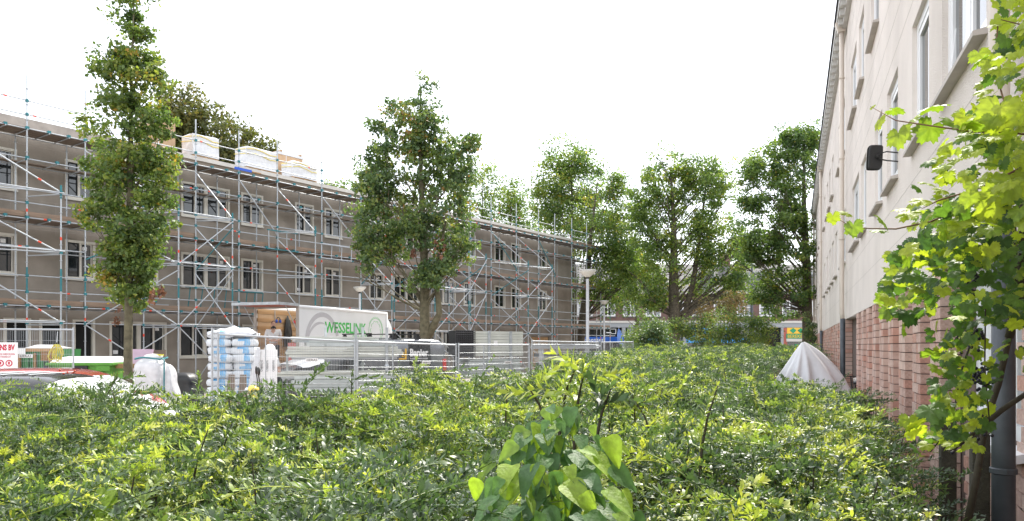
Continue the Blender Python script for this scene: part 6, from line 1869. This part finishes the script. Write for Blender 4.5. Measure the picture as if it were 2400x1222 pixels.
hd_ = thing('hedge', 'broad mass of spiny barberry bushes filling the foreground', 'hedge', (0, 3, 0))
HO = np.array([0, 3, 0.0])
def scatter(n, y0, y1, tpls, lo, hi, depth, nm, seed):
    # spread evenly over the bed between y0 and y1
    xs = rng.uniform(-7, 14, n * 6); ys = y0 + (y1 - y0) * rng.random(n * 6)
    k = in_bed(xs, ys) & (np.abs(xs) < .72 * ys + .5)
    xs, ys = xs[k][:n], ys[k][:n]
    n = len(xs)
    h = hedge_h(xs, ys)
    sc_ = rng.uniform(lo, hi, n)
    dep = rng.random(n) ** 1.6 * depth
    az = rng.uniform(0, 2 * pi, n)
    ti = rng.integers(0, len(tpls), n)
    nup = len(tpls) - (4 if len(tpls) > 4 else 3)
    flat = ti >= nup
    tl = np.where(flat, np.abs(rng.normal(.0, .28, n)), rng.normal(.6, .28, n))
    d = np.stack([np.sin(tl) * np.cos(az), np.sin(tl) * np.sin(az), np.cos(tl)], 1)
    z = h - np.where(flat, .07 * sc_, sc_ * .72) - dep + .02
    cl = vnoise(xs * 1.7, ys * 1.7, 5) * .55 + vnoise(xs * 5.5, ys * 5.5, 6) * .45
    tone = np.where(rng.random(n) < sstep(.30, .85, cl) * .85, rng.normal(.68, .17, n), rng.normal(.14, .11, n)) - .25 * dep / max(depth, .01)  # shoots set deeper get a darker tone
    Vs, Fs, Ts, o = [], [], [], 0
    for q, tp_ in enumerate(tpls):
        m = ti == q
        if not m.any(): continue
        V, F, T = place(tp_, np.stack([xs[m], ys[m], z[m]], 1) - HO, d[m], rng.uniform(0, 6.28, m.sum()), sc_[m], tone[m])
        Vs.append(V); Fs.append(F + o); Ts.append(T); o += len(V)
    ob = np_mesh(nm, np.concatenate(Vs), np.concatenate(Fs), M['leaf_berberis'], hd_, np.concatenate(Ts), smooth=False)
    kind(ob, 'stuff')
    return n
HQ = [sprig_template(10, 3, .115, True, l) for l in (.1, .3, .5)] + [spray_template(14, 4, .12, True, a_) for a_ in (.3, .15, -.1, .45)]
MQ = [sprig_template(10, 3, .13, False, l) for l in (.1, .3, .5)] + [spray_template(13, 4, .13, False, a_) for a_ in (.3, .15, -.1, .45)]
LQ = [sprig_template(7, 3, .19, False, l) for l in (.2,)] + [spray_template(7, 4, .20, False, a_) for a_ in (.25, .1, -.1)]
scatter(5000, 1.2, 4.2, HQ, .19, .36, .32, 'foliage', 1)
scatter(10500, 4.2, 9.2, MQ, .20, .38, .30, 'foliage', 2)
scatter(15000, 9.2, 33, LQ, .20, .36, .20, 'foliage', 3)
# dark woody stems inside
b = MB()
xs = rng.uniform(-6.5, 12, 9000); ys = rng.uniform(1.3, 14, 9000)
k = in_bed(xs, ys) & (np.abs(xs) < .72 * ys + .5); xs, ys = xs[k][:750], ys[k][:750]
for x, y in zip(xs, ys):
    h = float(hedge_h(x, y)); dx, dy = rng.normal(size=2) * .16
    b.tube([(x - dx * 1.5, y - 3 - dy * 1.5, .05), (x, y - 3, h * .55), (x + dx * .8, y - 3 + dy * .8, h * .98)], [.011, .008, .003], 4, cap=False)
kind(b.build('branches', M['stem_dark'], hd_), 'stuff')
# the dense twiggy inside that closes the view to the soil
vs, fs = [], []
gx = np.linspace(0, 1, 40); gy = np.linspace(1.2, 33, 120)
for y in gy:
    l = -6.8 if y < 8.9 else -5.0 + .378 * y
    r = .70 + .378 * y - float(sstep(10.0, 12.5, y)) * 1.3 + float(sstep(17.0, 18.5, y)) * 1.2
    for g_ in gx:
        x = l + (r - l) * g_
        e = min(g_, 1 - g_) * (r - l)
        drop = .34 + .5 * max(0, 1 - e / .5) + .3 * float(vnoise(np.array(x * 3.), np.array(y * 3.), 9))
        if y < 2: drop += (2 - y) * .8
        vs.append((x, y - 3, max(.02, float(hedge_h(x, y)) - drop)))
for i in range(len(gy) - 1):
    for j in range(39):
        fs.append((i * 40 + j, i * 40 + j + 1, i * 40 + 41 + j, i * 40 + 40 + j))
b = MB(); b.add(vs, fs); kind(b.build('twig_mass', M['soil'], hd_, True), 'stuff')

# single shoots that stand out above the hedge
def shoot(px, Y, py_tip, py_base, bend, leaf, tone, n=9, side=()):
    p0 = P(px, Y, py_base); z1 = zy(py_tip, Y); L = z1 - p0.z
    def one(p0, p1, n, L_):
        V, F, T = sprig_template(max(4, int(L_ / .022)), 3, leaf / L_, True, bend if p0 is None else .25)
        return V, F, T
    V, F, T = sprig_template(max(5, int(L / .024)), 3, leaf / L, True, bend)
    pos = np.array([[p0.x, p0.y, p0.z]]) - HO
    W_, F2, T2 = place((V, F, T), pos, np.array([[0, 0, 1.0]]), np.array([0.0 if bend >= 0 else pi]), np.array([L]), np.array([tone]))
    Vs, Fs, Ts, o = [W_], [F2], [T2], len(W_)
    for f, a, l in side:
        tp_ = sprig_template(max(4, int(l / .024)), 3, leaf / l, True, .3)
        b0 = np.array([[p0.x + bend * L * f * f, p0.y, p0.z + L * f]]) - HO
        W2, F3, T3 = place(tp_, b0, np.array([[sin(a), rng.normal() * .3, cos(a)]]), np.array([0.0 if a > 0 else pi]), np.array([l]), np.array([tone + .1]))
        Vs.append(W2); Fs.append(F3 + o); Ts.append(T3); o += len(W2)
    s_ = np_mesh('shoot', np.concatenate(Vs), np.concatenate(Fs), M['leaf_berberis'], hd_, np.concatenate(Ts))
    b = MB(); q = np.array([p0.x, p0.y, p0.z]) - HO
    pts = [(q[0] + bend * L * f * f, q[1], q[2] - .12 + (L + .12) * f * (1 - .25 * abs(bend) * f)) for f in (0, .33, .66, 1)]
    b.tube(pts, [.007, .006, .005, .002], 6, cap=False)
    b.build('stem', M['stem_dark'], s_)
for a in ((225, 6.2, 868, 1010, .35, .06, .22, 9, ((.5, -.9, .25), (.75, 1.0, .3))), (262, 6.4, 880, 1020, .5, .06, .18, 9, ((.6, 1.1, .35),)), (540, 5.0, 1000, 1130, .05, .06, .2, 9, ((.6, .8, .2),)), (822, 6.0, 868, 985, .03, .05, .15, 9, ((.8, -1.2, .2), (.8, 1.2, .25))), (1098, 6.6, 850, 1000, -.4, .06, .2, 9, ((.7, -1.2, .25), (.85, 1.2, .25))),
          (465, 6.3, 872, 960, .0, .06, .45, 9, ()), (755, 4.0, 1010, 1160, -.1, .06, .15, 9, ((.5, -1, .2),)), (1185, 5.2, 880, 960, .1, .04, .35, 9, ()), (1600, 3.1, 1035, 1180, .1, .06, .05, 9, ((.5, .7, .15), (.3, -.7, .15))), (1640, 3.1, 890, 1060, .25, .04, .75, 9, ()), (30, 5.0, 1000, 1110, .2, .06, .2, 9, ((.6, -.9, .2),)), (1010, 8.0, 880, 960, .2, .06, .5, 9, ()), (1530, 9.5, 880, 930, .0, .06, .2, 9, ())):
    shoot(*a)
# many lesser shoots with dark stems
rs2 = random.Random(21)
made = 0
while made < 46:
    y = rs2.uniform(3.0, 9.5) if made < 38 else rs2.uniform(10, 16); px = rs2.uniform(20, 2150) if y < 8 else rs2.uniform(900, 1800)
    x = (px - 1200) / FPX * y
    if not bool(in_bed(np.array(x), np.array(y))): continue
    if 1100 < px < 1480 and y < 4: continue
    h = float(hedge_h(np.array(x), np.array(y)))
    up_ = rs2.uniform(.08, .24)
    pyt = HZ - (h + up_ - EYE) / y * FPX; pyb = HZ - (h - .22 - EYE) / y * FPX
    shoot(px, y, pyt, pyb, rs2.uniform(-.4, .4), rs2.uniform(.05, .065), rs2.choice((.05, .12, .2, .5, .7)), 9, tuple((rs2.uniform(.45, .9), rs2.choice((-1, 1)) * rs2.uniform(.7, 1.3), rs2.uniform(.15, .26)) for _ in range(rs2.randint(0, 2))))
    made += 1
# the big blurred clump rising in the middle
for a in ((1345, 2.6, 850, 985, .2, .06, .70, 9, ((.4, -1.1, .16), (.6, 1.0, .16), (.8, -.6, .12))), (1290, 2.65, 868, 990, -.5, .055, .72, 9, ((.5, -1.2, .16), (.7, .6, .14))), (1395, 2.55, 895, 1000, .35, .06, .0, 9, ((.4, 1.0, .13), (.6, -.3, .12))), (1310, 2.7, 830, 960, .35, .04, .82, 9, ())):
    shoot(*a)
for k, (px, py) in enumerate(((140, 868), (158, 874), (172, 874), (175, 870), (149, 876))):
    b = MB(); b.ball(tuple(np.array(P(px, 6.0, py)) - HO), .009, 8, 6); b.build('berry', M['berry'], hd_, True)

# ---------------------------------------------------------------- bindweed over the hedge
def outline_leaf(outline, cup=.12, wave=.0, vein=.05):
    """outline: half outline (x>=0) from base to tip along y; fan of quads across the midrib"""
    n = len(outline)
    vs, fs = [], []
    y0, y1 = outline[0][1], outline[-1][1]
    for i, (x, y) in enumerate(outline):
        t = i / (n - 1)
        my = y if 0 < i else outline[0][1]
        mz = -cup * (y * y) * .8
        vs += [(-x, y, mz + vein + cup * x * x * 1.4 + wave * sin(i * 2.3)), (-x * .45, y * .97 + .0, mz + vein * .6), (0, y * .96, mz), (x * .45, y * .97, mz + vein * .6), (x, y, mz + vein + cup * x * x * 1.4 - wave * sin(i * 1.9))]
    for i in range(n - 1):
        for j in range(4):
            fs.append((i * 5 + j, i * 5 + j + 1, i * 5 + 6 + j, i * 5 + 5 + j))
    return vs, fs
def leaf_mesh(name, vs, fs, m, tone):
    me = bpy.data.meshes.new(name); me.from_pydata([tuple(v) for v in vs], [], fs); me.update()
    a = me.attributes.new('tone', 'FLOAT', 'POINT')
    a.data.foreach_set('value', np.clip(np.full(len(vs), tone) + rng.normal(0, .03, len(vs)), 0, 1).astype(np.float32))
    me.polygons.foreach_set('use_smooth', [True] * len(me.polygons))
    me.materials.append(m); return me
bw_out = [(.20, -.16), (.34, -.10), (.40, .05), (.37, .25), (.28, .5), (.17, .75), (.08, .92), (.003, 1.0)]
bwm = [leaf_mesh('bindweed_leaf', *outline_leaf(bw_out, c, w_, .05), M['leaf_bindweed'], t_) for c, w_, t_ in ((.25, .012, .05), (.12, .02, .25), (.45, .015, .4), (.2, .02, .8), (.35, .01, .98))]
bd = thing('bindweed', 'bindweed plant with large heart shaped leaves climbing over the hedge in front', 'climber', tuple(P(1300, 2.35)))
BD = P(1300, 2.35)
def put_leaf(meshes, parent, origin, pos, nrm, tipdir, size, nm='leaf'):
    n = Vector(nrm).normalized(); d = Vector(tipdir); d = (d - n * d.dot(n)).normalized(); x = d.cross(n)
    o = link_obj(nm, random.choice(meshes), parent)
    o.matrix_basis = Matrix.Translation(Vector(pos) - Vector(origin)) @ Matrix((x, d, n)).transposed().to_4x4() @ Matrix.Scale(size, 4)
    return o
rb_ = random.Random(11)
spots = []
for k in range(140):
    t = rb_.random() ** .75
    py = 968 + t * 270
    hw = 20 + 155 * t ** .8
    px = 1305 - 10 * t + rb_.uniform(-1, 1) * hw + rb_.gauss(0, 22)
    spots.append((px, py, t))
spots += [(1150, 1105, .7), (1120, 1150, .8), (1440, 1120, .7), (1400, 1090, .6), (1245, 990, .2), (1330, 985, .1), (1290, 975, .1), (1345, 1005, .2), (1390, 1020, .3), (1300, 1200, 1), (1255, 1190, 1), (1350, 1160, .9), (1170, 1200, 1)]
for px, py, t in spots:
    Yd = 2.30 - .34 * rb_.random() * (.3 + t) + .06 * rb_.random()
    s = (px - 1300) / 180
    sz = rb_.choice((.05, .062, .075, .09, .105)) * rb_.uniform(.85, 1.1) * (.68 + .38 * t)
    p = P(px, Yd, py - 20)
    n = (s * .55 + rb_.gauss(0, .35), -.65 + rb_.gauss(0, .25), .75 + rb_.gauss(0, .25))
    d = (s * .7 + rb_.gauss(0, .3), -.25, -.9 + rb_.gauss(0, .25))
    light = rb_.random() < .42  # light meshes paint some leaves as sunlit
    put_leaf(bwm[3:] if light else bwm[:3], bd, BD, p, n, d, sz)
for k in range(7):
    b = MB(); a = rb_.uniform(-1, 1)
    b.tube([tuple(P(1300 + a * 150, 2.35, 1230) - BD), tuple(P(1300 + a * 70, 2.4, 1090) - BD), tuple(P(1305 + a * 20, 2.42, 950) - BD)], [.003, .0025, .0015], 5, cap=False)
    b.build('stem', M['stem_green'], bd)
for px, py in ((215, 1180), (250, 1165), (262, 1190), (160, 1175)):
    pass
bd2 = thing('bindweed', 'small patch of pale bindweed leaves in the hedge at the lower left', 'climber', tuple(P(215, 2.9)))
o0 = P(215, 2.9)
for px, py in ((185, 1165), (255, 1165), (160, 1195), (235, 1200), (205, 1215), (255, 1185)):
    put_leaf(bwm[3:] if px > 200 else bwm[:2], bd2, o0, P(px, 2.8 + rb_.random() * .1, py - 15), (rb_.gauss(0, .3), -.6, .7), (rb_.gauss(0, .4), -.2, -.9), .09)

# ---------------------------------------------------------------- grape vine at the right
def vine_leaf(lobe, cup, ragged, seed):
    r_ = random.Random(seed)
    n = 40
    vs = [(0, 0, 0)]
    ring1, ring2 = [], []
    for i in range(n):
        a = 2 * pi * i / n           # 0 = tip direction (+y)
        base = .40 + .0 * a
        l = 0
        for c, amp, wd in ((0, .62, .42), (.95, .46, .40), (-.95, .46, .40), (1.95, .30, .42), (-1.95, .30, .42)):
            da = (a - c + pi) % (2 * pi) - pi
            l = max(l, amp * math.exp(-(da / wd) ** 2))
        notch = .55 * math.exp(-((abs((a - pi + pi) % (2 * pi) - pi) - pi) / .22) ** 2) if False else 0
        da = abs((a - pi + pi) % (2 * pi) - pi)
        sinus = .42 * math.exp(-(da / .30) ** 2)
        r = (.50 + l * lobe - sinus) * (1 + ragged * (1 if i % 2 else -1) * .5 + r_.uniform(-.05, .05))
        z = -cup * r * r + .05 * sin(5 * a) * r + r_.uniform(-.02, .02)
        ring2.append((r * sin(a), r * cos(a), z))
        q = r * .52
        ring1.append((q * sin(a), q * cos(a), -cup * q * q + .03 * cos(5 * a)))
    vs += ring1 + ring2
    fs = []
    for i in range(n):
        j = (i + 1) % n
        fs.append((0, 1 + j, 1 + i)); fs.append((1 + i, 1 + j, 1 + n + j, 1 + n + i))
    return vs, fs
vm_dark = [leaf_mesh('vine_leaf', *vine_leaf(.40, .32, .17, k), M['leaf_vine'], t_) for k, t_ in enumerate((.02, .15, .3, .42))]  # dark copies paint the shade inside the vine, light ones the sunlit leaves
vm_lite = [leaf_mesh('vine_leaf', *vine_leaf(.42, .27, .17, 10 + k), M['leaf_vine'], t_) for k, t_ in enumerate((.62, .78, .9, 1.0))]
VO = P(2330, 3.6)
vn = thing('grape_vine', 'grape vine with yellow green leaves and dark grapes climbing the drainpipe', 'climber', tuple(VO))
rv = random.Random(5)
def clear(px, Y):          # stay in front of the wall
    X = (px - 1200) / FPX * Y
    return X < 1.24 + .378 * Y - .10
regions = [  # px0, px1, py0, py1, count, Y0, Y1, share of light leaves (painted sun outside, shade inside)
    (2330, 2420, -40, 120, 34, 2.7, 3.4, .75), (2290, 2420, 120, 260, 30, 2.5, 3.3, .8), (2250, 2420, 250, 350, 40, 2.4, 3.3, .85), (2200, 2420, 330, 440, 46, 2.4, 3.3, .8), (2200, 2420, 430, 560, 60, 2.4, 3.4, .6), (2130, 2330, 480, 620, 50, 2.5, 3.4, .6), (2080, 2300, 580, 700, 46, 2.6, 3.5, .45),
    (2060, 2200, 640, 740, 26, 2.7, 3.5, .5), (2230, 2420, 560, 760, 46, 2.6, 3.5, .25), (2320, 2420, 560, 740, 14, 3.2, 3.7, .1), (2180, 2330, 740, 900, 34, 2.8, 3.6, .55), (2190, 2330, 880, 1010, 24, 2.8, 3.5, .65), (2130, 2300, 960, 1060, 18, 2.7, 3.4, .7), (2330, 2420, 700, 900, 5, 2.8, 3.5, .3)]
cands = []
for x0, x1, y0, y1, n, Ya, Yb, li in regions:
    for _ in range(int(n * (2.8 if li < .4 else 2.1))):
        px, py = rv.uniform(x0, x1), rv.uniform(y0, y1)
        for _t in range(12):
            Y = rv.uniform(Ya, Yb)
            if clear(px, Y): break
        else: continue
        cands.append((px, py, Y, rv.random() < li, rv.uniform(.030, .060)))
for px, py, Y, li, s in ((2195, 250, 2.6, 1, .085), (2180, 300, 2.62, 1, .08), (2105, 315, 2.65, 1, .075), (2140, 280, 2.66, 1, .06), (2060, 285, 2.7, 1, .05), (2095, 258, 2.7, 1, .055), (2045, 250, 2.72, 1, .02), (2240, 290, 2.6, 1, .08), (2290, 280, 2.55, 1, .10), (2340, 260, 2.5, 1, .12), (2310, 300, 2.6, 1, .09),
                        (1952, 508, 2.9, 1, .045), (1985, 500, 2.9, 1, .04), (2000, 530, 2.85, 1, .06), (2070, 520, 2.8, 1, .06), (2060, 540, 2.8, 1, .05), (2130, 500, 2.75, 1, .07), (2110, 490, 2.75, 1, .055), (2160, 470, 2.7, 1, .06), (2175, 380, 2.7, 0, .045), (2195, 375, 2.7, 1, .05), (2175, 430, 2.7, 1, .05), (2150, 440, 2.7, 0, .04),
                        (2180, 830, 2.9, 1, .06), (2220, 830, 2.9, 1, .06), (2150, 1000, 2.8, 1, .08), (2180, 960, 2.8, 0, .09), (2130, 985, 2.8, 1, .06), (2240, 520, 2.6, 1, .1), (2370, 430, 2.5, 1, .11), (2330, 470, 2.5, 1, .1), (2120, 590, 2.8, 0, .06), (2090, 640, 2.85, 1, .06), (2070, 700, 2.9, 1, .05), (2130, 740, 2.9, 0, .07), (2115, 770, 2.9, 1, .06)):
    cands.append((px, py, Y, bool(li), s))
cands.sort(key=lambda c: -c[4] / c[2])
print('vine leaves', len(cands))
small = []
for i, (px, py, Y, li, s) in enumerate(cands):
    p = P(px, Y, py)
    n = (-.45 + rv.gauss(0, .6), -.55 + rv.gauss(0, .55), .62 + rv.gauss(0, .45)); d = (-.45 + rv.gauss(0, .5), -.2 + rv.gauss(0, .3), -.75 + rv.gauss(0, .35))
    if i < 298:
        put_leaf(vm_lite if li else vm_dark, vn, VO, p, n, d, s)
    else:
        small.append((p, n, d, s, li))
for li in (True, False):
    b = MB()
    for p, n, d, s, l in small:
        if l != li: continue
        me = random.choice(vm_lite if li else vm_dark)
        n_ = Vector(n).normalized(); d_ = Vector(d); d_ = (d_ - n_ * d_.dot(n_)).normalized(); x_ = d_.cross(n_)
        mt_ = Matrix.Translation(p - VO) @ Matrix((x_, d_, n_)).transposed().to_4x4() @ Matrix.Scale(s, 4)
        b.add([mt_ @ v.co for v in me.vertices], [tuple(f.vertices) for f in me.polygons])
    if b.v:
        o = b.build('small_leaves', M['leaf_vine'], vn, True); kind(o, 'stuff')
        a = o.data.attributes.new('tone', 'FLOAT', 'POINT'); a.data.foreach_set('value', np.full(len(b.v), .85 if li else .2, dtype=np.float32))
def vstem(pts, rs, m, nm='stem'):
    b = MB(); b.tube([tuple(P(px, Y, py) - VO) for px, py, Y in pts], rs, 8, cap=True); b.build(nm, M[m], vn, True)
vstem([(2265, 1240, 3.5), (2290, 1110, 3.5), (2310, 990, 3.5), (2340, 900, 3.5), (2365, 790, 3.5), (2380, 640, 3.45), (2375, 500, 3.4)], [.017, .016, .014, .015, .014, .012, .01], 'stem_dark', 'main_stem')
vstem([(2225, 1060, 3.4), (2290, 1010, 3.4), (2350, 960, 3.4), (2395, 930, 3.4), (2440, 900, 3.45)], [.008, .011, .013, .012, .012], 'stem_dark', 'main_stem')
vstem([(2365, 790, 3.5), (2390, 700, 3.4), (2398, 560, 3.3), (2390, 420, 3.2)], [.02, .018, .015, .012], 'stem_dark', 'main_stem')
vstem([(2440, 320, 2.5), (2360, 310, 2.52), (2285, 310, 2.55), (2180, 295, 2.6), (2100, 283, 2.65), (2040, 250, 2.72)], [.004, .0035, .003, .0028, .002, .001], 'stem_brown')
vstem([(2300, 470, 2.6), (2180, 520, 2.75), (2100, 537, 2.8), (2000, 535, 2.88), (1950, 505, 2.92)], [.004, .0035, .003, .002, .001], 'stem_brown')
vstem([(2420, 380, 2.6), (2300, 440, 2.65), (2200, 470, 2.7), (2160, 490, 2.72)], [.004, .0035, .003, .001], 'stem_brown')
vstem([(2400, 60, 3.0), (2340, 45, 3.0), (2330, 160, 3.0), (2360, 260, 2.8)], [.003, .003, .003, .003], 'stem_brown')
vstem([(2290, 760, 3.2), (2250, 880, 3.2), (2230, 1000, 3.2), (2180, 1060, 3.2)], [.004, .004, .003, .003], 'stem_dark')
vstem([(2310, 700, 3.1), (2308, 860, 3.1), (2320, 1000, 3.1)], [.003, .003, .003], 'stem_dark')
for px, py, Y in ((2272, 690, 3.1), (2292, 790, 3.1), (2300, 885, 3.1), (2285, 890, 3.15), (2310, 870, 3.15), (2305, 1000, 3.2), (2230, 1030, 3.2), (2250, 790, 3.2), (2285, 655, 3.1)):
    b = MB(); c = P(px, Y, py) - VO
    for _ in range(14):
        b.ball((c.x + rv.gauss(0, .014), c.y + rv.gauss(0, .012), c.z + rv.gauss(0, .028)), .0075, 7, 5)
    b.build('grape_bunch', M['grape'], vn, True)
